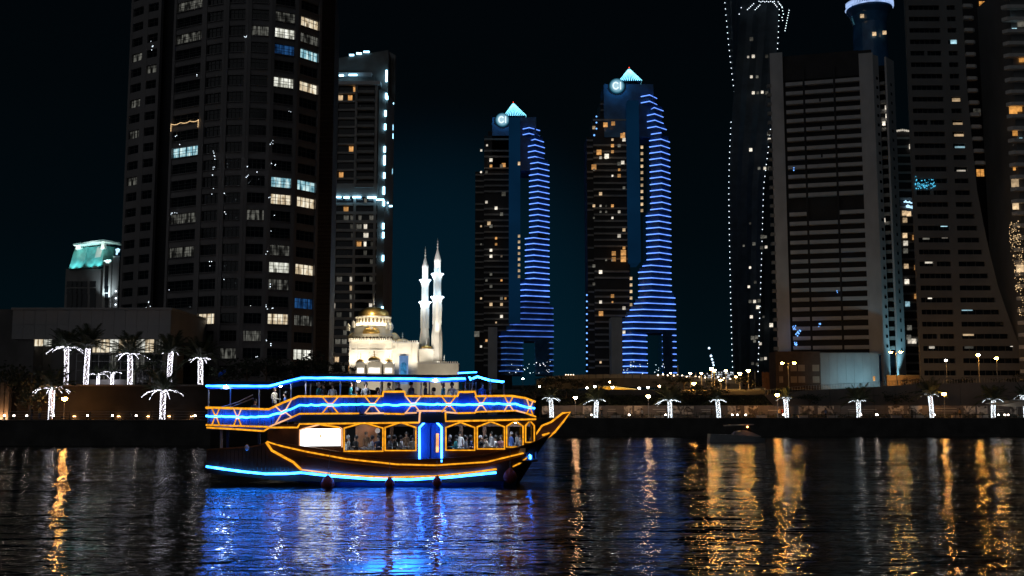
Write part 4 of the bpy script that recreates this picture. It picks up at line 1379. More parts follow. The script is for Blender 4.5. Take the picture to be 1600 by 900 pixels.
twin('farther left twin tower with dimmer blue stepped balcony strips and cyan pyramid top', 640, 0,
     [(198.5, 210, 815.5, 827, 844, 1), (210, 218, 828, 836, 850, 1), (218, 246, 823.5, 836, 851.5, 1), (246, 371, 827, 840.5, 859, 1), (371, 436, 820.5, 834, 859, 1), (436, 476, 807, 821, 859.5, 1), (476, 490, 804, 818, 865.5, 1), (490, 499, 799, 812, 865.5, 1), (499, 508, 793, 806, 866, 1), (508, 517, 786, 800, 866, 1), (517, 532, 778, 790, 866, 1), (532, 586, 778, 790, 818, 1), (532, 586, 836, 836, 866, 1)],
     9.05, (800, 400), (795, 813, 186, 505), [(742, 764, 268, 6), (756, 797, 212, 3), (762, 800, 205, 8)], (769, 838, 181, 205), ((802, 161), (788, 177), (822, 179)), (785, 187, 4.2),
     rw(34, 746, 793, 250, 575, ['w_warm', 'w_dim', 'w_dim', 'w_white', 'w_amber'], 3) + [(787, 258, 'w_amber', 1.5), (787, 303, 'w_dim', 1.6), (764, 349, 'w_warm', 1.3), (745, 522, 'w_dim', 2), (752, 235, 'w_white', .8), (761, 227, 'w_white', .7)],
     (763, 777, 513, 585), [(811, 255, 256, 2), (811, 369, 432, 8)], [])
twin('nearer right twin tower with bright blue stepped balcony strips and cyan pyramid top', 598, 1,
     [(147.5, 162, 1000.5, 1015, 1029, 1), (162, 171, 1018, 1022, 1039, 1), (171, 190, 1010.5, 1023, 1039, 1), (190, 200, 1010.5, 1025, 1044, 1), (200, 209, 1016, 1033, 1034, 1), (209, 329, 1016.5, 1033.5, 1050, 1), (329, 408, 1011, 1030, 1051.5, 1), (408, 418, 1005, 1017, 1051.5, 1), (418, 456, 998.5, 1018, 1052, 1), (456, 467, 998.5, 1016, 1058, 1), (467, 477, 992, 1010, 1058.5, 1), (477, 487, 985, 1005, 1059, 1), (487, 497, 978, 1000, 1059, 1), (497, 519, 971, 990, 1059.5, 1), (519, 586, 971, 988, 1014, 1), (519, 586, 1036, 1036, 1060, 1)],
     9.85, (985, 400), (982, 1000, 160, 410), [(918, 940, 214, 6), (928, 983, 182, 4), (940, 984, 157, 9)], (944, 1022, 129, 152), ((983, 107), (968, 122), (1003, 126)), (964, 134, 4.3),
     rw(44, 921, 979, 190, 575, ['w_warm', 'w_amber', 'w_dim', 'w_dim', 'w_white'], 8) + [(946, 195, 'w_amber', 1.6), (958, 193, 'w_amber', 1.4), (984, 185, 'w_amber', 1.6), (973, 212, 'w_amber', 1.7), (936, 238, 'w_amber', 1.8), (928, 261, 'w_amber', 1.8), (948, 244, 'w_white', 1.6), (973, 254, 'w_white', 1.2), (959, 396, 'w_amber', 1.5), (959, 405, 'w_amber', 1.5), (974, 395, 'w_amber', 1.9), (974, 405, 'w_amber', 1.9), (939, 490, 'w_amber', 1.6)],
     (953, 970, 498, 585), [(1003, 230, 329, 11), (986, 435, 476, 5)], [(932, 182, 201, 3), (928.5, 211, 211.5, 2), (917, 461, 580, 13)])


# ------------------------------------------------------------------ twisted tower
def twisted():
    Yt = 650
    cx = X(1192, Yt)
    t = thing('twisted_tower', (cx, Yt, PZ), 'dark twisted tower traced by dotted white edge lights behind the grey block', 'building')
    rad = 44 * Yt / FPX
    ph = [(-60, 100), (20, 124), (300, 180), (580, 200), (640, 203)]
    ys = [-40 + 20 * i for i in range(33)]
    m_ = MB()
    n = 24
    rows_ = []
    for y in ys:
        a0 = radians(lerp(ph, y))
        ring = []
        for k in range(n):
            s_ = k / n * 4
            i = int(s_); fr_ = s_ - i
            c0, c1 = (a0 + i * pi / 2), (a0 + (i + 1) * pi / 2)
            rr = .93 if k % 2 else 1.0
            ring.append(((cos(c0) * (1 - fr_) + cos(c1) * fr_) * rad * rr + cx, -(sin(c0) * (1 - fr_) + sin(c1) * fr_) * rad * rr + Yt, Z(y, Yt)))
        rows_.append(ring)
    vs = [v for r_ in rows_ for v in r_]
    fs = [(i * n + k, i * n + (k + 1) % n, (i + 1) * n + (k + 1) % n, (i + 1) * n + k) for i in range(len(ys) - 1) for k in range(n)]
    m_.add(vs, fs)
    m_.build('wall', M['twist'], t)
    d = MB()
    for edge in range(4):
        y = -30.0
        while y < 585:
            a = radians(lerp(ph, y)) + edge * pi / 2
            v = (cos(a) * (rad + .4) + cx, -sin(a) * (rad + .4) + Yt, Z(y, Yt))
            if not (edge == 0 and y < 195) and not (edge == 1 and y > 305): d.octa(v, .32)
            y += 9.0
    for px, py in [(1155, 22), (1158, 12)] + [(1168 + i * 2.4, 15 - (i % 5) * 2.3) for i in range(9)] + [(1186 + i * 3, 2 + (i % 2)) for i in range(9)] + [(1208 + i * 2, 3 + (i % 4) * 2.5) for i in range(8)] + [(1222 + (i % 3), 12 + i * 5) for i in range(5)] + [(1233 - i * .8, 16 + i * 4) for i in range(9)]:
        d.octa(P(px, py, Yt - rad), .32)
    d.build('edge_lights', M['dots'], t, kind='stuff')
    wm = MB(); wm.box((-.9, -.2, -1.0), (.9, .2, 1.0)); wmm = wm.mesh('window', M['w_white'])
    for px, py, s_ in ((1174, 61, 1.4), (1177, 88, 1.2), (1198, 88, 1.2), (1169, 89, .8), (1174, 120, 1), (1183, 120, 1), (1177, 145, 1.1), (1184, 145, 1), (1191, 144, 1), (1198, 145, 1.2), (1173, 234, 1.2), (1201, 209, 1.2), (1202, 218, 1.1), (1186, 263, 1), (1202, 263, 1.2), (1195, 263, 1), (1172, 349, .8), (1191, 370, 1.4), (1196, 370, 1), (1178, 381, 1.2), (1162, 384, .7), (1190, 387, 1.2), (1197, 386, 1), (1172, 418, .8), (1180, 441, 1), (1170, 448, .9), (1172, 471, 1.1), (1179, 471, 1.1), (1186, 470, 1.2), (1184, 480, 1.2), (1174, 495, 1.1), (1176, 528, 1.4), (1182, 527, 1.2), (1188, 537, 1), (1176, 568, 1), (1183, 569, 1), (1190, 561, 1.2), (1196, 560, 1), (1179, 533, 1), (1205, 508, 1.4), (1193, 495, .7)):
        o = inst('window', wmm, t, P(px, py, Yt - rad - .5), scale=(s_ * .8, 1, s_ * .8)); set_mat(o, M[R.choice(['w_white', 'w_white', 'w_dim', 'w_dim'])])


M['twist'] = pm('ribbed_metal_facade', (0.05, 0.07, 0.09), 0.5, 0.3, 0.2)
twisted()

# ------------------------------------------------------------------ round crowned tower
def round_tower():
    Yt = 470
    c = (X(1388, Yt), Yt, 0)
    t = thing('round_tower', (c[0], Yt, PZ), 'round tower with a glowing ring crown rising behind the grey block', 'building')
    k = Yt / FPX
    m_ = MB(); m_.lathe([(27 * k, PZ), (27 * k, Z(70, Yt)), (26 * k, Z(40, Yt)), (30 * k, Z(26, Yt)), (36 * k, Z(18, Yt)), (36 * k, Z(14, Yt)), (20 * k, Z(2, Yt))], (c[0] - 1.5, Yt, 0), 40); m_.build('shaft', M['glass_blue'], t, smooth=False)
    fm = MB(); fm.box((-.16, -.4, -.9), (.16, .1, 1.1)); fmm = fm.mesh('crown_fin', M['crown_wh'])
    for i in range(44):
        a = pi + pi * i / 43
        inst('crown_fin', fmm, t, (c[0] - 1.5 + 36.5 * k * cos(a), Yt + 36.5 * k * sin(a), Z(10, Yt)), a + pi / 2)
    rm = MB(); rm.tube([(c[0] - 1.5 + 36.3 * k * cos(2 * pi * i / 48), Yt + 36.3 * k * sin(2 * pi * i / 48), Z(14, Yt)) for i in range(48)], .35, 4, closed=True); rm.build('crown_ring', M['crown_wh'], t)
    wm = MB(); wm.box((-.8, -.2, -.8), (.8, .2, .8)); wmm = wm.mesh('window', M['w_warm'])
    for px, py in ((1347, 25), (1382, 51), (1366, 53)):
        inst('window', wmm, t, P(px, py, Yt - 30 * k))


M['crown_wh'] = em('crown_white_blue', (0.42, 0.60, 1.0), .8, 0.3, 0.5)
round_tower()


# ------------------------------------------------------------------ grey balcony block
def grey_block():
    a, b = (X(1218, 372), 372.0), (X(1385, 363), 363.0)
    f = Face(a, b)
    t = thing('apartment_block', (f.pt(f.L / 2, 0, 0).x, 368, 9), 'grey slab block with rows of pale balcony parapets on a dark podium', 'building')
    sc_ = f.L / (1385 - 1218)
    u = lambda px: (px - 1218) * sc_
    w = MB()
    zb, zt = Z(553, 366), Z(76, 367)
    f.box(w, u(1218), u(1239), -2.0, 0, zb, zt, 0)
    f.box(w, u(1363), u(1385), -2.0, 0, zb, Z(82, 363), 0)
    f.box(w, u(1239), u(1363), -16, -3.2, zb, Z(78, 367), 1)
    f.box(w, u(1239), u(1363), -3.2, -1.6, Z(118, 366), Z(92, 367), 1)
    f.box(w, u(1219), u(1384), -16, -2.05, zb, zt - 1, 1)
    for px in (1272, 1321.7):
        f.box(w, u(px) - .25, u(px) + .45, -3.2, -.6, zb, Z(100, 366), 1)
    # pier towards the flood-lit flank
    g = Face(b, (X(1394, 365), 365.0)); g.box(w, 0, g.L, -1.2, 0, 9, Z(85, 363), 0)
    h = Face((X(1394, 369.5), 369.5), (X(1408, 369.5), 369.5)); h.box(w, 0, h.L, -9, -1, 9, Z(100, 363), 2)
    r_ = Face((X(1407, 366), 366.0), (X(1419, 371), 371.0)); r_.box(w, 0, r_.L, -.7, 0, 9, Z(84, 363), 0); w.box((X(1396, 371), 371.6, 9), (X(1418, 372), 380, Z(90, 363)), 1)
    w.build('wall', [M['panel_grey'], M['black_wall'], M['glass']], t)
    fh = 3.30
    cols = [(1243, 1271), (1274.5, 1320.5), (1324, 1363)]
    ms = []
    for x0, x1 in cols:
        m_ = MB(); o_c = f.pt(0, 0, 0)
        f.box(m_, u(x0), u(x1), -.35, -.15, 0, 1.02); f.box(m_, u(x0), u(x1), -3.2, -.2, -.22, -.02)
        ms.append(m_.mesh('balcony_parapet', M['panel_grey'], (o_c.x, o_c.y, 0)))
    m_ = MB(); f.box(m_, u(1274.5), u(1297), -.35, -.15, 0, 1.02); f.box(m_, u(1300), u(1320.5), -.35, -.15, 0, 1.02); f.box(m_, u(1274.5), u(1320.5), -3.2, -.2, -.22, -.02)
    split = m_.mesh('balcony_parapet', M['panel_grey'], (f.a.x, f.a.y, 0))
    cb = MB()
    hc = h.pt(h.L / 2, -1, 0)
    pts_ = [(-h.L / 2, 0), (-h.L / 2 * .75, -1.0), (0, -1.7), (h.L / 2 * .75, -1.0), (h.L / 2, 0)]
    cb.prism(pts_, -.2, 0); 
    for (p, q) in zip(pts_, pts_[1:]):
        cb.hexa([(p[0], p[1], 0), (q[0], q[1], 0), (q[0], q[1] + .12, 0), (p[0], p[1] + .12, 0)], [(p[0], p[1], .95), (q[0], q[1], .95), (q[0], q[1] + .12, .95), (p[0], p[1] + .12, .95)])
    cbm = cb.mesh('curved_balcony', M['slab_white'])
    sm = MB(); sm.box((-.55, -.06, -.5), (.55, .06, .5)); smm = sm.mesh('window', M['glass'])
    lm = MB(); lm.box((-1.4, -1.2, -.55), (0, .3, .55)); lmm = lm.mesh('side_balcony', M['slab_grey'])
    k = 0
    z = Z(130, 368)
    while z > zb + 1.0:
        for c in range(3):
            if k == 13 or (k == 14 and c == 1): continue
            me = split if (c == 1 and k in (2, 5, 8, 14)) else ms[c]
            inst('balcony_parapet', me, t, (f.a.x, f.a.y, z))
        inst('curved_balcony', cbm, t, (hc.x, hc.y, z))
        inst('window', smm, t, g.pt(g.L * .62, .03, z + .6), g.ang); inst('window', smm, t, r_.pt(r_.L * .5, .03, z - .4), r_.ang)
        inst('side_balcony', lmm, t, f.pt(0, -1, z + .3))
        z -= fh; k += 1
    fl_ = MB()
    for px, py, n in ((1241, 512, 9), (1246, 522, 8), (1243, 537, 10), (1249, 517, 5), (1281, 508, 5), (1325, 405, 2), (1309, 456, 2), (1242, 263, 2)):
        for _ in range(n): fl_.octa(P(px + R.uniform(-2.5, 2.5), py + R.uniform(-3, 3), 367.0), R.uniform(.15, .3))
    fl_.build('balcony_glints', M['edge_blue'], t, kind='stuff')
    wm = MB(); wm.box((-.5, -.1, -.7), (.5, .1, .7)); wmm = wm.mesh('window', M['w_white'])
    for px, py in ((1385, 168), (1386, 181), (1381, 193), (1381, 344)):
        inst('window', wmm, t, P(px, py, 368.2))
    # podium
    pd = thing('podium', (X(1250, 352), 352, 9), 'low podium with brown grid facade and blank concrete wall under the grey block', 'building')
    Yp = 352
    m_ = MB(); m_.box((X(1214, Yp), Yp, 9), (X(1284, Yp), Yp + 9, Z(549, Yp))); m_.build('brown_wall', M['brown'], pd)
    m_ = MB(); m_.box((X(1284, Yp) + .02, Yp + .3, 9), (X(1377, Yp), Yp + 9, Z(551, Yp))); m_.build('concrete_wall', M['conc'], pd)
    for i in range(7):
        m_ = MB(); x = X(1284 + i * 13.2 + 1, Yp); m_.box((x, Yp + .16, 9.2), (x + 12.4 * Yp / FPX, Yp + .28, Z(553, Yp))); m_.build('panel', M['conc'], pd)
    for x0, x1 in ((1219, 1225), (1237, 1247), (1249, 1259.5), (1271.5, 1282)):
        for y0, y1 in ((570, 580), (588, 598)):
            m_ = MB(); m_.box((X(x0, Yp), Yp - .12, Z(y1, Yp)), (X(x1, Yp), Yp, Z(y0, Yp))); m_.build('infill_panel', M['tan'], pd)
    m_ = MB(); m_.box((X(1366.5, Yp), Yp + .05, Z(595, Yp)), (X(1369.5, Yp), Yp + .25, Z(588, Yp))); m_.build('window', M['w_amber'], pd)


grey_block()


# ------------------------------------------------------------------ towers at right
def sign_tower():
    Yt = 410
    t = thing('dark_tower', (X(1435, Yt), Yt, PZ), 'dark narrow tower with a blue illuminated sign right of the grey block', 'building')
    m_ = MB(); m_.box((X(1418, Yt), Yt, PZ), (X(1470, Yt), Yt + 22, Z(205, Yt))); m_.build('wall', M['black_wall'], t)
    bd = MB(); bd.box((0, -.5, -.4), (50 * Yt / FPX, 0, .4)); bm_ = bd.mesh('floor_band', M['slab_grey'])
    y = 216
    while y < 590:
        inst('floor_band', bm_, t, (X(1418.5, Yt), Yt, Z(y, Yt))); y += 13.5
    rim = MB()
    for i in range(9): rim.octa(P(1402 + i * 2.8, 203 + abs(i - 3) * .5, Yt - 1), .5)
    rim.build('roof_lights', M['w_white'], t, kind='stuff')
    wm = MB(); wm.box((-.8, -.2, -.9), (.8, .2, .9)); wmm = wm.mesh('window', M['w_warm'])
    for px, py, ml in ((1424, 229, 'w_white'), (1413, 333, 'w_warm'), (1420, 334, 'w_warm'), (1414, 344, 'w_warm'), (1414, 368, 'w_warm'), (1415, 380, 'w_white'), (1415, 392, 'w_dim'), (1429, 371, 'w_amber'), (1416, 416, 'w_warm'), (1432, 418, 'w_amber'), (1417, 440, 'w_white'), (1432, 463, 'w_amber'), (1418, 475, 'w_cool'), (1421, 512, 'w_dim'), (1422, 533, 'w_white'), (1428, 533, 'w_white'), (1420, 527, 'w_dim'), (1433, 531, 'w_dim')):
        o = inst('window', wmm, t, P(px, py, Yt - .6)); set_mat(o, M[ml])
    sg = MB()
    q = lambda a, b: P(a, b, Yt - 1.2)
    sg.tube([q(1412.3, 315.5), q(1415, 315), q(1415.4, 313.2)], .28, 4)
    sg.tube([q(1415, 315.2), q(1418, 316), q(1421, 316), q(1421.4, 314.3)], .28, 4)
    sg.tube([q(1422, 316.6), q(1426, 317.4), q(1426.3, 315.6)], .28, 4)
    sg.tube([q(1427, 317.6), q(1430, 319), q(1432, 318), q(1430.2, 315.6)], .28, 4)
    sg.tube([q(1418.5, 320.6), q(1416.5, 322), q(1417, 323.4), q(1420, 323.8), q(1420.5, 321.6)], .3, 4, closed=True)
    sg.tube([q(1421.5, 321.4), q(1422, 324.2), q(1424, 324.3)], .3, 4)
    sg.tube([q(1427, 322), q(1425, 322.2), q(1425.4, 323.5), q(1427.2, 323.8), q(1426.8, 325.2), q(1424.8, 325)], .3, 4)
    sg.tube([q(1428.3, 323), q(1429.6, 322.2), q(1431.5, 323), q(1431.5, 325.3), q(1429.3, 325.9), q(1428.1, 325)], .3, 4, closed=True)
    sg.build('sign_lettering', M['sign'], t)


M['sign'] = em('sign_blue', (0.45, 0.75, 1.0), 1.6, 0.1)
sign_tower()


def sail_tower():
    Yt = 290.0
    t = thing('sail_tower', (X(1500, Yt), Yt, PZ), 'sand coloured tower with a curved flaring edge and long window bands', 'building')
    XR = [(-40, 1501), (0, 1503), (150, 1512), (300, 1527), (380, 1543), (450, 1560), (520, 1585), (560, 1602), (600, 1640)]
    xr = lambda z: P(lerp(XR, yfz(z)), yfz(z), Yt).x
    def yfz(z):
        lo, hi = -80.0, 660.0
        for _ in range(30):
            m = (lo + hi) / 2
            if Z(m, Yt) > z: lo = m
            else: hi = m
        return lo
    xl = X(1442, Yt)
    b0, b1, c0 = X(1447, Yt), X(1497, Yt), X(1509, Yt)
    fh = 3.25
    w = MB()
    z = Z(598, Yt)
    wm = MB(); wm.box((-.9, -.06, -.55), (.9, .06, .55)); wmm = wm.mesh('lit_window', M['w_warm'])
    k = 0
    bl = MB(); bl.box((0, 0, 0), (b1 - b0, .1, 1.3))
    for i in range(1, 6): bl.box(((b1 - b0) * i / 6 - .06, -.08, 0), ((b1 - b0) * i / 6 + .06, 0, 1.3), 1)
    blm = bl.mesh('window_band', [M['glass'], M['frame']])
    while z < Z(-25, Yt):
        r0, r1 = xr(z), xr(z + fh)
        def row(za, zb_, xa0, xa1, xb0, xb1, d=1.2):
            w.hexa([(xa0, Yt, za), (xa1, Yt, za), (xa1, Yt + d, za), (xa0, Yt + d, za)], [(xb0, Yt, zb_), (xb1, Yt, zb_), (xb1, Yt + d, zb_), (xb0, Yt + d, zb_)])
        ra = lambda q: r0 + (r1 - r0) * q
        row(z, z + 1.95, xl, ra(0), xl, ra(.6))
        row(z + 1.95, z + fh, xl, b0, xl, b0)
        row(z + 1.95, z + fh, b1, c0, b1, c0)
        ce = ra(.8) - 2.0
        row(z + 1.95, z + fh, ce, ra(.6), ce, ra(1.0))
        if k % 6 == 3: 
            row(z + 1.95, z + fh, (b0 + b1) / 2 - .4, (b0 + b1) / 2 + .4, (b0 + b1) / 2 - .4, (b0 + b1) / 2 + .4)
        inst('window_band', blm, t, (b0, Yt + .6, z + 1.95))
        m_ = MB(); m_.box((0, 0, 0), (ce - c0, .1, 1.3))
        nn = max(2, int((ce - c0) / 1.8))
        for i in range(1, nn): m_.box(((ce - c0) * i / nn - .06, -.08, 0), ((ce - c0) * i / nn + .06, 0, 1.3), 1)
        inst('window_band', m_.mesh('window_band', [M['glass'], M['frame']]), t, (c0, Yt + .6, z + 1.95))
        z += fh; k += 1
    zt = z
    w.prism([(xl, Yt + 1.2), (X(1500, Yt), Yt + 1.2), (X(1500, Yt), Yt + 16), (xl * (Yt + 17) / Yt + 1, Yt + 16)], PZ, zt)
    w.box((xl, Yt + .002, PZ), (X(1640, Yt), Yt + 14, Z(598, Yt)), 0)
    w.build('wall', M['beige2'], t)
    for px, py, ml, s_ in ((1432, 4, 'w_white', 1.3), (1474, 69, 'w_cool', .8), (1491, 65, 'w_cool', 1.1), (1451, 72, 'w_white', .5), (1475, 87, 'w_cool', .8), (1476, 106, 'w_cool', .8), (1478, 160, 'w_cool', .8), (1495, 157, 'w_warm', 1.4), (1497, 195, 'w_warm', 1.5), (1499, 213, 'w_warm', 1.5), (1481, 198, 'w_cool', .8), (1442, 202, 'w_white', .6), (1458, 200, 'w_white', .6), (1444, 239, 'w_white', 1.2), (1459, 238, 'w_white', .8), (1470, 237, 'w_warm', .8), (1482, 235, 'w_white', .8), (1500, 232, 'w_cool', 1.5), (1502, 269, 'w_white', 1.3), (1486, 291, 'w_cool', 1), (1483, 308, 'w_white', 1.0), (1524, 325, 'w_white', 1.0), (1475, 351, 'w_cool', 1.0), (1461, 350, 'w_white', .6), (1467, 369, 'w_white', .7), (1476, 369, 'w_white', .9), (1447, 371, 'w_dim', 1), (1510, 385, 'w_dim', 1), (1451, 408, 'w_white', 1.1), (1534, 420, 'w_white', 1.3), (1488, 422, 'w_white', 1.0), (1488, 441, 'w_white', 1.0), (1453, 465, 'w_white', .6), (1494, 482, 'w_cool', .7), (1511, 482, 'w_cool', 1.6), (1513, 521, 'w_warm', 1.6), (1496, 521, 'w_white', .8), (1456, 542, 'w_white', .8), (1497, 541, 'w_white', .7), (1514, 541, 'w_dim', 1.3), (1539, 537, 'w_white', 1.2), (1562, 536, 'w_white', 1.1), (1588, 538, 'w_white', 1.8), (1478, 563, 'w_white', .5)):
        o = inst('lit_window', wmm, t, P(px, py, Yt + .45), scale=(s_, 1, min(1.1, s_))); set_mat(o, M[ml])
    sbm = MB(); sbm.prism([(0, 0), (2.6, 0), (2.9, -1.0), (2.2, -1.6), (0, -1.6)], 0, .9); sb_ = sbm.mesh('balcony', M['slab_white'])
    y = 14.0
    while y < 270:
        px = lerp(XR, y)
        inst('balcony', sb_, t, P(px - 2, y, Yt + 1.0)); y += 18.8
    gl_ = MB()
    for _ in range(60):
        gl_.octa(P(R.uniform(1430, 1462), R.gauss(288, 4), Yt - .2), R.uniform(.08, .2))
    gl_.build('facade_glints', M['cyan_glint'], t, kind='stuff')


M['cyan_glint'] = em('cyan_glint', (0.1, 0.65, 1.0), 1.2, sample=False)
sail_tower()


def recess_tower():
    Yt = 318.0
    t = thing('black_tower', (X(1560, Yt), Yt, PZ), 'black recessed tower with a few orange square windows beside the curved edge', 'building')
    m_ = MB(); m_.box((X(1528, Yt), Yt, PZ), (X(1640, Yt), Yt + 20, Z(-30, Yt))); m_.build('wall', M['black_wall'], t)
    fm, pmh = win_meshes(2.4, 2.3, 2, tr=.5)
    for px, py in ((1536, 7), (1543, 98), (1527, 175), (1532, 270), (1540, 480)):
        v = P(px, py + 6, Yt - .15)
        if py == 480: continue
        o = inst('window', fm, t, v); p = inst('pane', pmh, o); set_mat(p, M['w_orange'] if py < 150 or py > 200 else M['w_dim'])
    t2 = thing('balcony_tower', (X(1630, 285), 285, PZ), 'tower of stacked white balcony slabs at the right edge of the view', 'building')
    Yb = 285.0
    m_ = MB(); m_.box((X(1612, Yb), Yb, PZ), (X(1720, Yb), Yb + 20, Z(-30, Yb))); m_.build('wall', M['beige2'], t2)
    sb_ = MB(); sb_.prism([(-2.2, -.6), (-1.2, -1.8), (12, -1.8), (12, 0), (-1.6, 0)], -.2, .75); sbm = sb_.mesh('balcony', M['slab_white'])
    y = -4.0
    while y < 600:
        inst('balcony', sbm, t2, (X(1609, Yb), Yb, Z(y, Yb))); y += 18.9
    wm = MB(); wm.box((-.8, -.1, -.9), (.8, .1, .9)); wmm = wm.mesh('window', M['w_orange'])
    for px, py, ml, s_ in ((1584, 30, 'w_cool', .7), (1585, 48, 'w_cool', .8), (1596, 35, 'w_dim', 1.3), (1597, 92, 'w_orange', 1), (1583, 171, 'w_orange', 1.3), (1592, 169, 'w_orange', 1), (1586, 208, 'w_orange', .8), (1586, 286, 'w_warm', 1.2), (1585, 264, 'w_orange', .4), (1595, 218, 'w_cool', .5), (1587, 322, 'w_warm', 1), (1594, 420, 'w_warm', 1.2)):
        o = inst('window', wmm, t2, P(px, py, Yb - .4), scale=(s_, 1, s_)); set_mat(o, M[ml])
    d = MB()
    for _ in range(200):
        y = R.uniform(345, 500)
        x = 1576 + (y - 345) * .13 + R.uniform(-3, 16)
        d.octa(P(x, y, Yb - 2.6), R.uniform(.05, .13))
    d.build('string_lights', M['fairy_warm'], t2, kind='stuff')


M['w_orange'] = em('window_orange', (1.0, 0.44, 0.10), 0.65, 0.35, 0.9, False, 0.3)
recess_tower()


# ------------------------------------------------------------------ hotel with a lit green roof
def green_hotel():
    Yt = 560.0
    k = Yt / FPX
    t = thing('hotel', (X(145, Yt), Yt, PZ), 'distant hotel with a floodlit turquoise sloping roof at far left', 'building')
    q = lambda a, b, d=0: P(a, b, Yt + d)
    xa, xb, xc = q(102, 440).x, q(163, 440).x, q(185, 440).x
    m_ = MB(); m_.box((xa, Yt, PZ), (xb, Yt + 25, Z(420, Yt))); m_.box((xb, Yt - 2, PZ), (q(175, 440).x, Yt + 20, Z(407, Yt)), 1); m_.box((q(175, 440).x, Yt, PZ), (xc, Yt + 20, Z(400, Yt)))
    m_.build('wall', [M['conc'], M['white_wall']], t)
    rf = MB()
    lo = [q(107, 421, -2), q(160, 415, -2)]; hi = [q(117, 388, 6), q(162, 384, 6)]
    rf.slab([lo[0], lo[1], hi[1], hi[0]], (0, 3, 0))
    rf.slab([q(160, 415, -2), q(175, 412, 4), q(180, 386, 12), q(162, 384, 6)], (0, 3, 0))
    rf.build('roof', M['green_roof'], t)
    for x0, x1 in ((127, 130), (144, 153)):
        rb = MB(); rb.slab([q(x0, 419, -2.4), q(x1, 418, -2.4), q(x1 + 8, 385, 5.6), q(x0 + 8, 386, 5.6)], (0, .5, 0)); rb.build('roof_rib', M['slab_white'] if x0 > 140 else M['green_roof'], t)
    tp = MB(); tp.slab([q(114, 381, 0), q(162, 374, 0), q(162, 377, 0), q(114, 383.5, 0)], (0, 14, 0)); tp.slab([q(162, 374, 0), q(187, 379, 8), q(187, 381, 8), q(162, 377, 0)], (0, 8, 0)); tp.build('cornice', M['white_wall'], t)
    for x0, x1 in ((118, 126), (157, 163)):
        c = MB(); c.slab([q(x0, 390, 3), q(x1, 388, 3), q(x1, 378, 3), q(x0 + 1, 380, 3)], (0, 3, 0)); c.build('corner_pier', M['white_wall'], t)
    wm = MB(); wm.box((-1.6, -.1, -1.5), (1.6, .1, 1.5)); wmm = wm.mesh('window', M['glass'])
    for i, px in enumerate((109, 117, 124, 131.5, 145)):
        for py, s_ in ((444, 1), (455, 1), (474, 3.2)):
            inst('window', wmm, t, q(px, py, -.05), scale=(1, 1, s_))
    for py, s_ in ((433, 4), (452, 1.2), (464, 1.2), (478, 2.6)):
        inst('window', wmm, t, q(166.5, py, -2.05), scale=(.6, 1, s_))
    l_ = MB()
    l_.tube([q(181.5, 389, -2), q(183, 393, -2)], .5, 4); l_.tube([q(185, 388, -2), q(182, 398, -2)], .5, 4); l_.tube([q(186.5, 389, -2), q(185, 394, -2)], .4, 4)
    l_.build('sign_lettering', M['sign'], t)
    for px, py in ((181, 455), (181, 466), (180.6, 476), (180.5, 486)):
        c = MB(); c.octa(q(px, py, -1), .6); c.build('facade_lamp', M['dots'], t)
    # floods: on the cornice ledge, on the roof foot and up the white stair tower
    fl_ = [(112, 421, -5, 3500, (.6, 1, 1)), (122, 420, -5, 2600, (.5, 1, 1)), (140, 419, -5, 2600, (.45, 1, 1)), (152, 417.5, -5, 3200, (.5, 1, 1)), (167, 412, -5, 2600, (.6, 1, 1)), (167, 466, -6, 2600, (.75, .93, 1)), (120, 389.5, 1, 350, (1, .85, .65)), (160, 387, 1, 420, (1, .85, .65)), (140, 386, -6, 1200, (.8, 1, 1))]
    for px, py, d, pw, c in fl_:
        ld = bpy.data.lights.new('flood', 'SPOT' if d < -3 else 'POINT'); ld.energy = pw * (1.7 if d < -3 else .6); ld.color = c; ld.shadow_soft_size = .4
        lo_ = bpy.data.objects.new('floodlight', ld); COL.objects.link(lo_); lo_.parent = t; lo_.location = q(px, py, d) - LOC[t]
        if d < -3:
            ld.spot_size = radians(75); ld.spot_blend = .9
            lo_.rotation_euler = (q(px + 2, py - 26, 3) - q(px, py, d)).to_track_quat('-Z', 'Y').to_euler()


green_hotel()


# ------------------------------------------------------------------ mosque
MQ = 288.0
mk_ = MQ / FPX


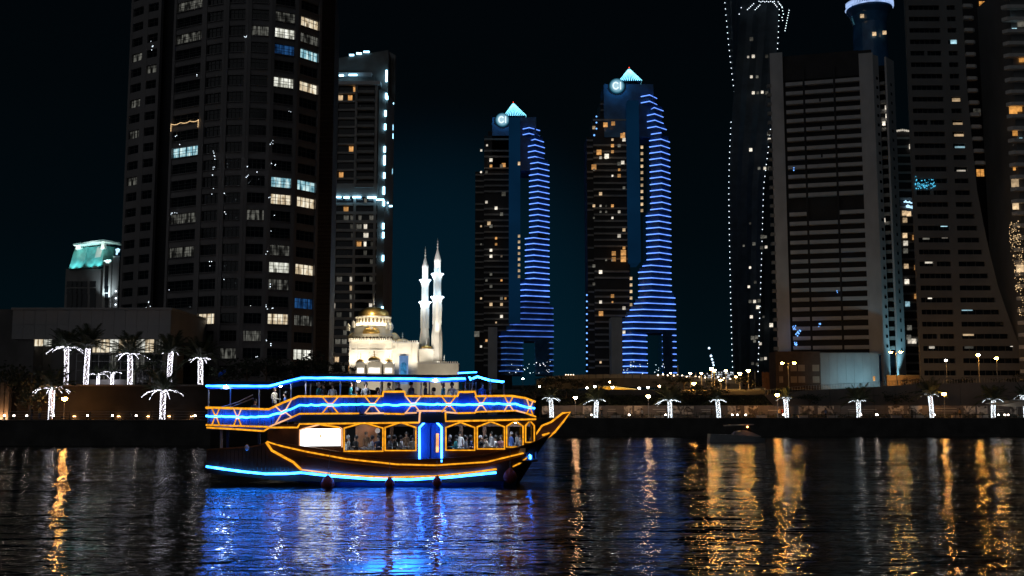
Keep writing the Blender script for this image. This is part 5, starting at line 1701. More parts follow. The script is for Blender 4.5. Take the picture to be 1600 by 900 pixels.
def mosque():
    t = thing('mosque', (X(580, MQ), MQ, PZ), 'floodlit cream mosque with gilded domes behind the dhow', 'mosque')
    q = lambda a, b, d=0.0: P(a, b, MQ + d)
    L = lambda px: px * mk_
    bx = lambda mb_, x0, x1, y0, y1, d0, d1, m=0: mb_.box((q(x0, 560).x, MQ + d0, q(0, y1).z), (q(x1, 560).x, MQ + d1, q(0, y0).z), m)
    w = MB()
    bx(w, 546, 612, 534, 640, 0, 22)
    bx(w, 612, 653, 536, 640, .8, 18)
    bx(w, 653, 677, 545, 640, 1.5, 14)
    bx(w, 653, 717, 569.5, 640, -2, 1.4)
    w.build('wall', M['stone'], t)
    w = MB()
    bx(w, 544.5, 613.5, 531.5, 534, -.4, 22); bx(w, 612.5, 654, 534.5, 536.4, .4, 18); bx(w, 652.5, 718, 568, 569.6, -2.3, 1.4); bx(w, 545, 614, 546, 547, -.25, 0)
    w.build('cornice', M['white_wall'], t)
    pl_ = MB(); pl_.box((-.32, -.28, 0), (.32, 0, Z(535, MQ) - Z(566, MQ))); plm = pl_.mesh('pilaster', M['stone'])
    for px in (547.5, 557, 575, 600.5, 618.5, 640, 650):
        inst('pilaster', plm, t, (q(px, 560).x, MQ + (.8 if px > 612 else 0), Z(566, MQ)))
    cr_ = MB()
    for x0, x1, yy, d0 in ((545, 613, 531.5, -.35), (614, 653, 534.5, .45), (654, 717, 568, -2.25)):
        n = int((x1 - x0) / 3.4)
        for k in range(n):
            c = q(x0 + (x1 - x0) * (k + .5) / n, yy); cr_.prism([(c.x - .17, MQ + d0), (c.x + .17, MQ + d0), (c.x + .17, MQ + d0 + .2), (c.x - .17, MQ + d0 + .2)], Z(yy, MQ), Z(yy, MQ) + .45)
    cr_.build('parapet_crest', M['white_wall'], t, kind='stuff')
    # central stack
    cx, cy = q(577, 500).x, MQ + 9
    def oct_(mb_, r, y0, y1, n=8, m=0):
        zz0, zz1 = Z(y1, MQ), Z(y0, MQ)
        mb_.prism([(cx + r * cos(2 * pi * (k + .5) / n), cy + r * sin(2 * pi * (k + .5) / n)) for k in range(n)], zz0, zz1, m)
    s_ = MB(); oct_(s_, L(33), 521, 533); oct_(s_, L(31.5), 508, 521); oct_(s_, L(27.5), 492, 507, 20); s_.build('drum', M['stone'], t)
    s_ = MB(); oct_(s_, L(35), 519.5, 521.5); oct_(s_, L(34), 506.3, 508); oct_(s_, L(29), 491, 492.6, 20); s_.build('drum_cornice', M['white_wall'], t)
    # arched openings in the drum and the gallery
    am = MB(); am.slab([(-.45, 0, -.9), (.45, 0, -.9), (.45, 0, .4), (0, 0, .9), (-.45, 0, .4)], (0, .1, 0)); amm = am.mesh('arched_window', M['recess'])
    for i in range(14):
        a = pi + pi * (i + .5) / 14
        inst('arched_window', amm, t, (cx + (L(27.5) + .06) * cos(a), cy + (L(27.5) + .06) * sin(a), Z(498, MQ)), a + pi / 2, scale=(.7, 1, .75))
    for i in range(12):
        x = 548 + i * 5.6
        inst('arched_window', amm, t, q(x, 528, .0) + Vector((0, 9 - L(31) - .4, 0)), 0, scale=(.8, 1, .75))
    d = MB(); d.lathe(dome_prof(L(24.5), Z(475, MQ) - Z(492, MQ), 12), (cx, cy, Z(491.2, MQ)), 40, lobes=20, amp=.035); dm = d.build('main_dome', M['gold'], t, smooth=True)
    fz = Z(476.4, MQ)
    fn = MB(); fn.lathe([(.45, 0), (.3, .5), (.12, .8), (.42, 1.1), (.12, 1.5), (.32, 1.9), (.1, 2.2), (.2, 2.5), (.05, 2.9), (.04, 4.1)], (cx, cy, fz - .1), 10); fn.build('finial', M['white_wall'], dm, smooth=True)
    # front half dome, corner turrets and side domes
    d = MB(); d.lathe(dome_prof(L(14), Z(508, MQ) - Z(520, MQ)), (cx, cy - L(26), Z(520, MQ)), 20); d.build('half_dome', M['gold'], t, smooth=True)
    d = MB(); d.lathe([(L(4), 0), (L(4), 1.0), (L(2), 1.5), (.05, 1.9)], (cx + .2, cy - L(34), Z(514, MQ) - .8), 12); d.build('lantern', M['white_wall'], t)
    for px, py, dd in ((544, 511, 5), (552, 506, 4), (606, 508, 4), (611, 510, 6)):
        d = MB(); d.lathe([(L(3), 0), (L(3), .9), (L(3.6), 1.0), (L(2.4), 1.6), (.05, 2.1)], q(px, py + 6, dd), 10); d.build('turret', M['white_wall'], t, smooth=False)
    for px, dd in ((546, 9), (608, 9)):
        d = MB(); d.lathe(dome_prof(L(12), Z(516, MQ) - Z(530, MQ)), (q(px, 520).x, MQ + dd, Z(530, MQ)), 20); d.build('side_dome', M['gold2'], t, smooth=True)
    sm = []
    for px, py, r, dd, mt_ in ((565, 566, 6.2, -2.2, 'gold'), (587, 563.5, 9, -3.0, 'gold'), (609, 566, 6.2, -2.2, 'gold'), (625.5, 533.5, 11, 6, 'gold2'), (665, 544, 9, 3, 'gold'), (694, 569, 6.5, 0, 'gold2')):
        c = (q(px, py).x, MQ + dd, Z(py, MQ))
        b_ = MB(); b_.lathe([(L(r + 1.2), -L(2.2)), (L(r + 1.2), 0), (L(r), .02)], c, 20); bo = b_.build('dome_base', M['white_wall'], t)
        d = MB(); d.lathe(dome_prof(L(r), L(r) * .62), c, 20); do = d.build('small_dome', M[mt_], t, smooth=True)
        fn = MB(); hh = L(r) * .6; fn.lathe([(.16, 0), (.08, .3), (.22, .55), (.06, .9), (.14, 1.1), (.03, 1.7)], (c[0], c[1], c[2] + hh), 8); fn.build('finial', M['white_wall'] if px > 620 else M['gold'], do)
    # projecting bays below the three front domes with lit windows
    for x0, x1, yy, y1 in ((558, 573, 567, -2.6), (577, 599, 567, -4.2), (601, 617, 567, -2.6)):
        b_ = MB(); bx(b_, x0, x1, yy, 640, y1, -.02); bo = b_.build('bay', M['stone'], t)
        b_ = MB(); b_.box((q(x0 + 2.5, 560).x, MQ + y1 - .14, Z(583.5, MQ)), (q(x1 - 2.5, 560).x, MQ + y1 - .02, Z(575.5, MQ))); b_.build('window', M['lit_white'], bo)
    # portal with its arch, the blue light on it put in as glow
    b_ = MB(); bx(b_, 624, 637.5, 556, 600, -.3, .78); po = b_.build('portal', M['portal'], t)
    b_ = MB()
    xx = lambda a: q(a, 570).x
    b_.slab([(xx(626), MQ - .36, Z(590, MQ)), (xx(626), MQ - .36, Z(572, MQ))] + [(xx(630.8 - 4.8 * cos(k * pi / 8)), MQ - .36, Z(571 - 5.0 * sin(k * pi / 8), MQ)) for k in range(9)] + [(xx(635.6), MQ - .36, Z(572, MQ)), (xx(635.6), MQ - .36, Z(590, MQ))], (0, .05, 0)); b_.build('arch', M['portal2'], po)
    # pale buttress light pools: floods at the wall foot
    warm = (1.0, .88, .70)
    for px, pw in ((552, 1150), (576, 1300), (603, 1300), (620, 1050), (645, 1150)):
        flood(t, (q(px, 575).x, MQ - 3.4, Z(566, MQ)), pw, warm, .4, 140, (q(px, 500).x, MQ + 2.5, Z(535, MQ)))
    for px in (556, 577, 598):
        flood(t, (q(px, 520).x, MQ - 3.2, Z(530.5, MQ)), 520, (1.0, .82, .54), .3, 120, (q(px, 520).x, cy, Z(492, MQ)))
    for a in range(9):
        an = pi + pi * (a + .5) / 9
        flood(t, (cx + L(31) * cos(an), cy + L(31) * sin(an), Z(506, MQ) + .5), 170, (1.0, .82, .52), .2)
    flood(t, (q(685, 560).x, MQ - 4, Z(566, MQ)), 2300, (1, .92, .80), .4, 100, (q(685, 500).x, MQ + 3, Z(520, MQ)))
    flood(t, (q(664, 540).x, MQ - 2, Z(546, MQ)), 1000, (1, .92, .8), .4, 100, (q(664, 500).x, MQ + 3, Z(500, MQ)))
    flood(t, (q(577, 470).x, cy - L(34), Z(484, MQ)), 420, (1, .84, .58), .3)
    flood(t, (q(700, 600).x, MQ - 10, Z(600, MQ)), 1100, warm, .4)
    flood(t, (q(590, 600).x, MQ - 12, Z(600, MQ)), 1300, warm, .4)
    # minarets
    for (px, dd, base_y, bal1, bal2, cone0, cone1, fin, wide, lab) in (
            (664, 5, 548, 474, 439.5, 419, 401, 384, 6.4, 'left shorter floodlit minaret with two glowing balconies beside the mosque'),
            (683.2, 1.5, 572, 466, 430, 409, 388, 371, 7.0, 'right taller floodlit minaret on a square base beside the mosque')):
        Ym = MQ + dd + 2.4
        c = P(px, 470, Ym)
        zz = lambda y: Z(y, Ym)
        lk = Ym / FPX
        t2 = thing('minaret', (c.x, Ym, PZ), lab, 'minaret', 'minarets of the mosque')
        flare = 524 if px > 670 else 530
        s2 = MB()
        s2.lathe([(wide * lk * 1.32, zz(640)), (wide * lk * 1.30, zz(flare)), (wide * lk, zz(flare - 16)), (wide * lk, zz(bal1 + 9)), (wide * lk * 1.22, zz(bal1 + 2))], (c.x, Ym, 0), 8, a0=pi / 8, a1=2 * pi + pi / 8)
        s2.build('lower_shaft', M['stone'], t2)
        s2 = MB()
        for k in range(8):
            an = pi / 8 + k * pi / 4
            s2.tube([(c.x + wide * lk * 1.0 * cos(an), Ym + wide * lk * sin(an), zz(flare - 17)), (c.x + wide * lk * cos(an), Ym + wide * lk * sin(an), zz(bal1 + 9))], .12, 4)
        s2.build('corner_rib', M['white_wall'], t2)
        s2 = MB(); s2.lathe([(wide * lk * .86, zz(bal1)), (wide * lk * .86, zz(bal2 + 8)), (wide * lk * 1.12, zz(bal2 + 2))], (c.x, Ym, 0), 12); s2.build('upper_shaft', M['stone'], t2)
        s2 = MB(); s2.lathe([(wide * lk * .74, zz(bal2)), (wide * lk * .74, zz(cone0)), (wide * lk * .8, zz(cone0 - .8)), (wide * lk * .78, zz(cone0 - 3)), (wide * lk * .45, zz((cone0 + cone1) / 2 - 1)), (.1, zz(cone1))], (c.x, Ym, 0), 12); cap = s2.build('lantern', M['stone'], t2)
        s2 = MB(); hz = zz(fin) - zz(cone1); s2.lathe([(.10, 0), (.26, hz * .15), (.08, hz * .3), (.22, hz * .42), (.06, hz * .55), (.15, hz * .66), (.03, hz * .8), (.03, hz)], (c.x, Ym, zz(cone1) - .1), 8); s2.build('finial', M['white_wall'], cap)
        for sx_ in (-1, 1):
            flood(t2, (c.x + sx_ * 5.5, Ym - 8, zz(540)), 4200, (1.0, .93, .80), .3, 36, (c.x, Ym, zz(450)))
        for sx_ in (-1, 1):
            flood(t2, (c.x + sx_ * 2.6, Ym - 4.5, zz(bal2 - 2)), 1500, (.95, .95, 1.0), .2, 50, (c.x, Ym, zz(cone0 - 6)))
        for by in (bal1, bal2):
            rr = wide * lk * (1.32 if by == bal1 else 1.22)
            s2 = MB(); s2.lathe([(rr * .9, zz(by + 2.2)), (rr, zz(by + 1)), (rr, zz(by - 2.4)), (rr * .93, zz(by - 2.4)), (rr * .93, zz(by + .2)), (.4, zz(by + .2))], (c.x, Ym, 0), 16); bo = s2.build('balcony', M['white_wall'], t2)
            lm = MB()
            for k in range(12):
                an = 2 * pi * k / 12
                lm.octa((c.x + rr * 1.04 * cos(an), Ym + rr * 1.04 * sin(an), zz(by - 1.6)), .22)
            lm.build('balcony_lamp', M['min_lamp'], bo)
            for an in (pi * 1.25, pi * 1.75):
                flood(t2, (c.x + rr * 1.5 * cos(an), Ym + rr * 1.5 * sin(an), zz(by - 1.0)), 330, (.50, .74, 1.0), .2)


M['recess'] = pm('window_recess', (0.10, 0.08, 0.06), .8, .2, 2)
M['gold2'] = pm('pale_gilt', (0.80, 0.66, 0.42), .5, .12, 1, metal=.3)
M['lit_white'] = em('lit_window_white', (1.0, .95, .85), 1.5, .2, .6, False)
M['portal'] = em('portal_blue_glow', (.22, .42, .80), .55, .2, .8)
M['portal2'] = em('portal_arch_glow', (.06, .30, .62), .6, .4, 1.2)
M['min_lamp'] = em('minaret_lamp', (.80, .90, 1.0), 7.0)
mosque()

# ------------------------------------------------------------------ trees and palms
def frond_mesh(L_, droop, seed):
    r_ = random.Random(seed)
    m_ = MB()
    pts = []
    n = 13
    for i in range(n + 1):
        s_ = i / n
        pts.append(Vector((L_ * s_ * (1 - .12 * droop * s_), 0, L_ * (.28 * s_ - droop * s_ * s_))))
    m_.tube(pts, [.045 * (1 - .8 * i / n) for i in range(n + 1)], 3)
    for i in range(1, n + 1):
        for sub in (0, .5):
            s_ = min(1, (i - sub) / n)
            k = int(min(n - 1, s_ * n)); p = pts[k].lerp(pts[k + 1], s_ * n - k)
            ln = L_ * .30 * (sin(pi * (.12 + .80 * s_)) * .9 + .12)
            for sd in (-1, 1):
                tip = p + Vector((ln * .55, sd * ln * .8, -ln * r_.uniform(.15, .45)))
                wv = Vector((.085 * L_ / 3, 0, .01))
                m_.add([p - wv * .5, p + wv * .5, tip], [(0, 1, 2)])
    return m_.mesh('frond', M['leaf'])


FR = [frond_mesh(3.0, d, i) for i, d in enumerate((.35, .55, .75, .2))]


def palm(px, py_base, Yp, zbase, trunk_h, label, group, arcs=6, arc_len=2.4, fronds=20, scale=1.0, lit=1.0, mat='fairy', tr=.24, lean=0.0, seed=0, up_only=False, cool=False):
    r_ = random.Random(seed + int(px))
    x = X(px, Yp, py_base)
    t = thing('palm_tree', (x, Yp, zbase), label, 'palm tree', group)
    m_ = MB()
    pts = [(x + lean * s_ * s_, Yp, zbase + trunk_h * s_) for s_ in (0, .15, .3, .45, .6, .75, .9, 1.0)]
    m_.tube(pts, [tr * q for q in (1.25, 1.05, 1, .96, .94, .95, 1.05, 1.2)], 10)
    for s_ in [i / 14 for i in range(1, 14)]:
        p = (x + lean * s_ * s_, Yp, zbase + trunk_h * s_)
        m_.lathe([(tr * .9, -.05), (tr * 1.12, .0), (tr * .9, .07)], p, 10)
    m_.build('trunk', M['trunk'], t)
    top = Vector((x + lean, Yp, zbase + trunk_h))
    arcd = []
    for i in range(fronds):
        az = 2.399 * i + r_.uniform(-.2, .2)
        lev = i / fronds
        pitch = -1.15 + 1.15 * lev + r_.uniform(-.08, .08)      # upright hearts first, the old ones last
        sc_ = scale * r_.uniform(.85, 1.1)
        o = inst('frond', FR[i % 4 if lev > .4 else (i % 2) * 3], t, top + Vector((0, 0, .1)), rot=(0, pitch, az), scale=(sc_,) * 3)
    if lit:
        b_ = MB()
        n = int(95 * trunk_h * lit)
        for i in range(n):
            s_ = i / n
            an = i * 2.39996 + r_.uniform(-.5, .5)
            rad = tr * 1.14 + .04
            b_.octa((x + lean * s_ * s_ + rad * cos(an), Yp + rad * sin(an), zbase + trunk_h * s_ + r_.uniform(-.03, .03)), .043 * r_.uniform(.5, 1.5))
        for i in range(arcs):
            az = 2 * pi * (i + .5) / arcs + r_.uniform(-.2, .2)
            el = r_.uniform(.02, .42); gap = r_.uniform(.1, .55)
            kn = r_.uniform(.65, 1.1)
            for k in range(int(15 * arc_len * kn)):
                s_ = k / (15 * arc_len)
                if r_.random() < gap: continue
                d = s_ * arc_len
                b_.octa((top.x + d * cos(az) + r_.uniform(-.04, .04), top.y + d * sin(az), top.z + .1 + d * (.3 + el) - d * d * ((.55 + el * 1.1) / arc_len) + r_.uniform(-.05, .05)), .046 * r_.uniform(.7, 1.3))
        b_.build('fairy_lights', M[mat], t, kind='stuff')
    return t


TZ = Z(604, 164)      # upper terrace level at left
GL = 'palms with fairy lights along the left terrace'
for px, y, Yp, th_, ar, al, lab in (
        (103, 600, 170, (600 - 541) * .1, 10, 2.9, 'terrace palm with lit drooping fronds, directly above the sodium lamp'),
        (134, 597, 168, (597 - 537) * .1, 0, 0, 'tallest terrace palm with a solid band of white lights on the trunk'),
        (203, 598, 168, (598 - 549) * .1, 5, 3.0, 'terrace palm with a lit trunk before the glass front, right of two small lit ones'),
        (264, 600, 170, (600 - 547) * .1, 3, 1.6, 'terrace palm half hidden behind the lower palm near the tower foot'),
        (313, 602, 170, (602 - 559) * .1, 8, 2.2, 'terrace palm with lit fronds hanging like a skirt, rightmost by the dhow stern')):
    palm(px, y, Yp, TZ, th_, lab, GL, arcs=ar, arc_len=al, fronds=34, scale=1.3, lean=((px * 7) % 5 - 2) * .12, tr=.27 if px != 103 else .24, seed=3, lit=.75)
for px, y, Yp, th_, lab in ((153, 600, 176, 1.9, 'small lit tree left of its twin behind the terrace balustrade'), (175, 600, 177, 2.3, 'small lit tree with a long lit branch behind the terrace balustrade')):
    palm(px, y, Yp, TZ, th_, lab, GL, arcs=3, arc_len=2.6, fronds=10, scale=.7, tr=.16, seed=5, lit=.9)
for px, th_, ar, lab in ((80, 4.2, 7, 'promenade palm with lit trunk and lit lower fronds beside the sodium lamp'), (254, 3.9, 9, 'promenade palm with brightly lit spreading fronds below the curved tower')):
    palm(px, 641, 157.5, PZ, th_, lab, 'palms with fairy lights on the left promenade', arcs=ar, arc_len=3.1, fronds=26, scale=1.25, tr=.28, seed=9, lit=.8)
GR = 'palms with fairy lights along the right promenade'
rp_ = [(862, 3.5, 0, 'lit palm on the far bank just above the dhow prow'),
       (931, 3.1, 1, 'lit palm left of the two close posters and right of a pink street lamp'),
       (1047, 3.1, 1, 'lit palm right of the tall pole and the second promenade lamp'),
       (1123, 3.2, 0, 'lit palm under the cluster of distant city lights'),
       (1229, 3.6, 0, 'lit palm beside the amber lamp below the brown podium'),
       (1342, 3.1, 1, 'lit palm under the flood lit concrete podium wall'),
       (1456, 4.2, 1, 'lit palm just left of the flaring orange lamp at right'),
       (1552, 3.3, 1, 'lit palm with a dark upright crown beside the pale awning'),
       (1603, 4.0, 0, 'lit palm cut off by the right edge of the view')]
for px, th_, dk, lab in rp_:
    palm(px, 648, 210, PZ, th_, lab, GR, arcs=3 + int(px) % 4, arc_len=2.0 + (int(px) * 7 % 10) * .1, lean=((int(px) * 13) % 9 - 4) * .06, fronds=26 if dk else 18, scale=1.25 if dk else .95, tr=.28, seed=2, mat='fairy_far', lit=1.1)


def leaf_crown(seed, n=420):
    r_ = random.Random(seed)
    m_ = MB()
    cl_ = [(Vector((r_.gauss(0, .5), r_.gauss(0, .5), r_.gauss(0, .35))), r_.uniform(.25, .5)) for _ in range(16)]
    for i in range(n):
        c, r0 = cl_[i % 16]
        d = Vector((r_.gauss(0, 1), r_.gauss(0, 1), r_.gauss(0, .8))).normalized() * r0 * r_.uniform(.5, 1.05)
        p = c + d
        u = Vector((r_.uniform(-1, 1), r_.uniform(-1, 1), r_.uniform(-1, 1))).normalized() * .09
        v = u.cross(d).normalized() * .055
        m_.add([p - u, p + v, p + u, p - v], [(0, 1, 2, 3)])
    return m_.mesh('crown', M['leaf2'])


LC = [leaf_crown(i) for i in range(4)]


def tree(px, py_base, Yp, zb, h, rad, label, group, seed=0):
    x = X(px, Yp, py_base)
    t = thing('tree', (x, Yp, zb), label, 'tree', group)
    m_ = MB()
    m_.tube([(x, Yp, zb), (x + .1, Yp, zb + h * .4), (x, Yp, zb + h * .75)], [.2, .14, .06], 6)
    for k in range(4):
        a = k * 1.7 + seed
        m_.tube([(x + .05, Yp, zb + h * .4), (x + rad * .5 * cos(a), Yp + rad * .5 * sin(a), zb + h * .7)], [.09, .03], 4)
    m_.build('trunk', M['trunk'], t)
    inst('crown', LC[seed % 4], t, (x, Yp, zb + h * .66), seed * 1.3, scale=(rad, rad, h * .42))


RZ = 9.6          # level of the raised road on the right bank
GT = 'dark trees at the foot of the curved tower'
for i, (px, h, r_, lab) in enumerate(((385, 5.5, 3.6, 'dark round tree above the dhow stern canopy, leftmost of the clump'), (415, 6.2, 3.8, 'dark tree second from left under the curved tower'), (446, 5.2, 3.4, 'dark low tree in the middle of the clump under the tower'), (478, 6.4, 4.0, 'tallest dark tree of the clump before the mosque'), (512, 5.4, 3.2, 'dark tree touching the left edge of the mosque'), (350, 4.6, 3.0, 'dark tree behind the blue flag of the dhow'))):
    tree(px, 590, 176, TZ - .5, h, r_, lab, GT, i)
for i, (px, h, r_, lab) in enumerate(((15, 6.0, 4.2, 'dark bushy tree at the left edge of the promenade'), (45, 5.2, 3.6, 'dark bushy tree left of the sodium lamp'), (232, 4.8, 3.2, 'dark tree between two lit terrace palms'))):
    tree(px, 640, 158 if px < 100 else 172, PZ if px < 100 else TZ, h + (3 if px < 100 else 0), r_, lab, 'dark trees on the left bank', i + 1)
GH = 'dark trees behind the right hoarding'
for i, (px, h, r_, lab) in enumerate(((835, 5.2, 3.4, 'dark tree over the dhow bow rail on the far bank'), (885, 5.0, 3.6, 'dark tree between the first two lit palms of the right bank'), (975, 3.6, 3.2, 'dark bush below the yellow wall'), (1075, 4.6, 4.2, 'dark tree right of the white tent on the right bank'), (1105, 5.4, 3.6, 'dark tree left of the distant city lights'), (1265, 3.2, 3.0, 'dark bush under the brown podium'), (1400, 3.4, 3.0, 'dark bush below the turquoise lit flank'))):
    tree(px, 635, 222, PZ + (1.6 if px < 1200 else 2.0), h, r_, lab, GH, i)

for i, (px, h, r_, lab) in enumerate(((852, 3.2, 2.6, 'dark small tree at the left end of the overpass'), (868, 4.0, 3.0, 'dark small tree under the overpass left of the white lamps'), (902, 3.4, 2.6, 'dark tree left of the third road lamp'), (940, 3.0, 2.4, 'dark tree at the corner of the yellow wall'), (1052, 3.6, 3.0, 'dark tree below the far bright row of lamps'), (1068, 4.2, 3.0, 'dark tree between the thin grey mast and the tall lit mast'), (1118, 3.4, 2.8, 'dark tree below the brightest far pair of lamps'), (1165, 3.8, 2.8, 'dark tree before the two tall poles'), (1430, 3.2, 2.4, 'dark tree before the amber lit low wall'), (1500, 3.6, 2.8, 'dark tree at the foot of the curved sand tower'), (1585, 4.0, 3.0, 'dark tree at the far right of the raised road'))):
    tree(px, 612, 248, RZ - .5, h, r_, lab, 'dark trees along the raised road', i)

# ------------------------------------------------------------------ left bank: terrace wall, building, furniture
tw = thing('terrace_wall', (X(150, 162), 162, PZ), 'dark brown retaining wall with small amber niches below the left terrace', 'wall')
m_ = MB(); m_.box((-160, 162, PZ), (X(545, 162), 164, TZ)); m_.build('wall', M['wallbrown'], tw)
m_ = MB(); m_.box((-160, 161.7, TZ), (X(545, 162), 164.2, TZ + .25)); m_.build('coping', M['conc_dark'], tw)
for px in (117, 186, 265, 232, 300):
    x = X(px, 162)
    m_ = MB(); m_.box((x - .16, 161.8, PZ + .42), (x + .16, 162, PZ + .5)); m_.build('niche_lamp', M['niche'] if 'niche' in M else M.setdefault('niche', em('niche_lamp', (1, .5, .18), 40)), tw)
mb = MB(); mb.add([(-420, 164, TZ - .02), (X(545, 164), 164, TZ - .02), (X(700, 330), 330, TZ - .02), (-420, 330, TZ - .02)], [(0, 1, 2, 3)]); mb.build('terrace', M['paving'], kind='structure')
# lamps on the wall front are what lights it
def mall():
    Yb = 186.0
    t = thing('pavilion', (X(120, Yb), Yb, TZ), 'low flat roofed grey building with a lit glass front behind the palms', 'building')
    w = MB()
    zr = Z(484, Yb)
    w.box((X(12, Yb), Yb, Z(530, Yb)), (X(262, Yb), Yb + 22, zr))
    w.box((X(-60, Yb), Yb + 3, TZ), (X(22, Yb), Yb + 22, zr + .4), 1)
    w.box((X(20, Yb), Yb + .4, TZ), (X(46, Yb), Yb + 8, Z(530, Yb) - .02), 1)
    w.box((X(74, Yb), Yb + .4, TZ), (X(138, Yb), Yb + 8, Z(530, Yb) - .02), 1)
    w.box((X(46, Yb), Yb + 4.2, TZ), (X(262, Yb), Yb + 8, Z(530, Yb) - .02), 1)
    w.build('wall', [M['conc'], M['conc_dark']], t)
    cp_ = MB(); wq = (X(262, Yb) - X(12, Yb)) / 14; cp_.box((.04, -.07, 0), (wq - .04, 0, (zr - Z(530, Yb)) / 2 - .06)); cpm = cp_.mesh('cladding_panel', M['conc'])
    for i in range(14):
        for j in range(2):
            inst('cladding_panel', cpm, t, (X(12, Yb) + i * wq, Yb, Z(530, Yb) + .03 + j * (zr - Z(530, Yb)) / 2))
    m_ = MB(); m_.box((X(10, Yb), Yb - .3, zr), (X(264, Yb), Yb + 22, zr + .35)); m_.build('parapet', M['conc'], t)
    fm, pmh = win_meshes(2.9, 2.6, 2)
    for px, ml in ((52, 'r_warm'), (68, 'r_white')):
        o = inst('window', fm, t, (X(px, Yb), Yb + .6, Z(541, Yb)), scale=(.6, 1, 1)); p = inst('pane', pmh, o); set_mat(p, M[ml])
    for i, px in enumerate((144, 158, 172, 186, 200, 214, 228, 242)):
        for row, (py, mls) in enumerate(((551, ('r_warm', 'r_warm', 'r_white', 'r_warm', 'r_warm', 'r_white', 'r_warm', 'r_dim')), (577, ('r_dim',) * 8), (602, ('r_dim',) * 8))):
            o = inst('window', fm, t, (X(px, Yb), Yb + .6, Z(py, Yb)), scale=(.53, 1, 1)); p = inst('pane', pmh, o)
            set_mat(p, M[mls[i]] if not (row and (i + row) % 3) else M['glass'])
    m_ = MB()
    for py in (553, 565, 579):
        m_.box((X(115, 180), 180, Z(py, 180)), (X(255, 180), 180.08, Z(py, 180) + .09))
    for i in range(9):
        x = X(115 + i * 17.4, 180); m_.box((x, 180.1, TZ), (x + .09, 180.18, Z(553, 180)))
    m_.build('glass_railing_frame', M['metal'], t)
    m_ = MB(); m_.box((X(138, 178), 178, TZ), (X(195, 178), 178.3, Z(593, 178))); m_.build('planter', M['conc'], t)


mall()
for px, lab in ((4, 'left pale lit column of the promenade building'), (12, 'right pale lit column of the promenade building')):
    x = X(px, 161)
    c = thing('column', (x, 160.8, PZ), lab, 'column', 'lit columns at far left')
    m_ = MB(); m_.box((x - .28, 160.5, PZ), (x + .28, 161.1, Z(598, 161))); m_.build('shaft', M['tan'], c)
    m_ = MB(); m_.box((x - .36, 160.4, PZ), (x + .36, 161.2, PZ + .3)); m_.build('base', M['conc'], c)
    flood(c, (x, 159.8, PZ + .4), 60, (1, .6, .3), .1)


def railing(x0, x1, Yr, label, step=1.9, p0=None):
    t = thing('railing', ((x0 + x1) / 2, Yr, PZ), label, 'railing')
    n = max(2, int((x1 - x0) / step))
    pm_ = MB(); pm_.box((-.04, -.04, 0), (.04, .04, 1.05)); pmm = pm_.mesh('post', M['dark_metal'])
    for i in range(n + 1):
        inst('post', pmm, t, (x0 + (x1 - x0) * i / n, Yr, PZ + .1))
    for z in (.45, .78, 1.12):
        m_ = MB(); m_.box((x0, Yr - .03, PZ + z), (x1, Yr + .03, PZ + z + .05)); m_.build('rail', M['metal'], t)


railing(X(-20, YL), X(330, YL), YL + .4, 'thin metal railing along the left promenade edge', 2.6)
railing(X(880, YR), X(1130, YR), YR + .4, 'thin metal railing along the middle of the far promenade', 1.6)
railing(X(1180, YR), X(1620, YR), YR + .4, 'thin metal railing along the right promenade edge', 2.4)

# street lamps
def street_lamp(px, py, Yp, zb, label, group, mat, head=.34, arm=0, double=False, pole='metal', r=.07):
    v = P(px, py, Yp)
    t = thing('street_lamp', (v.x + arm, Yp, zb), label, 'street lamp', group)
    m_ = MB()
    m_.tube([(v.x + arm, Yp, zb), (v.x + arm, Yp, v.z - .1)], [r * 1.3, r * .75], 6)
    m_.build('pole', M[pole], t)
    if arm:
        m_ = MB(); m_.tube([(v.x + arm, Yp, v.z - .15), (v.x + arm * .5, Yp, v.z + .12), (v.x, Yp, v.z + .16)], r * .6, 5)
        if double: m_.tube([(v.x + arm, Yp, v.z - .15), (v.x + arm * 1.5, Yp, v.z + .12), (v.x + arm * 2, Yp, v.z + .16)], r * .6, 5)
        m_.build('arm', M[pole], t)
    heads = [v] + ([Vector((v.x + 2 * arm, Yp, v.z))] if double else [])
    for h in heads:
        m_ = MB(); m_.lathe([(head * .3, head * .55), (head * 1.05, head * .5), (head * .9, head * .68), (head * .2, head * .8)], h, 10); hd = m_.build('lamp_cap', M['dark_metal'], t)
        m_ = MB(); m_.lathe([(.03, -head * .6), (head * .6, -head * .45), (head * .9, 0), (head * .95, head * .45), (head * .3, head * .52)], h, 10); m_.build('lamp_glass', M[mat], t, smooth=True)


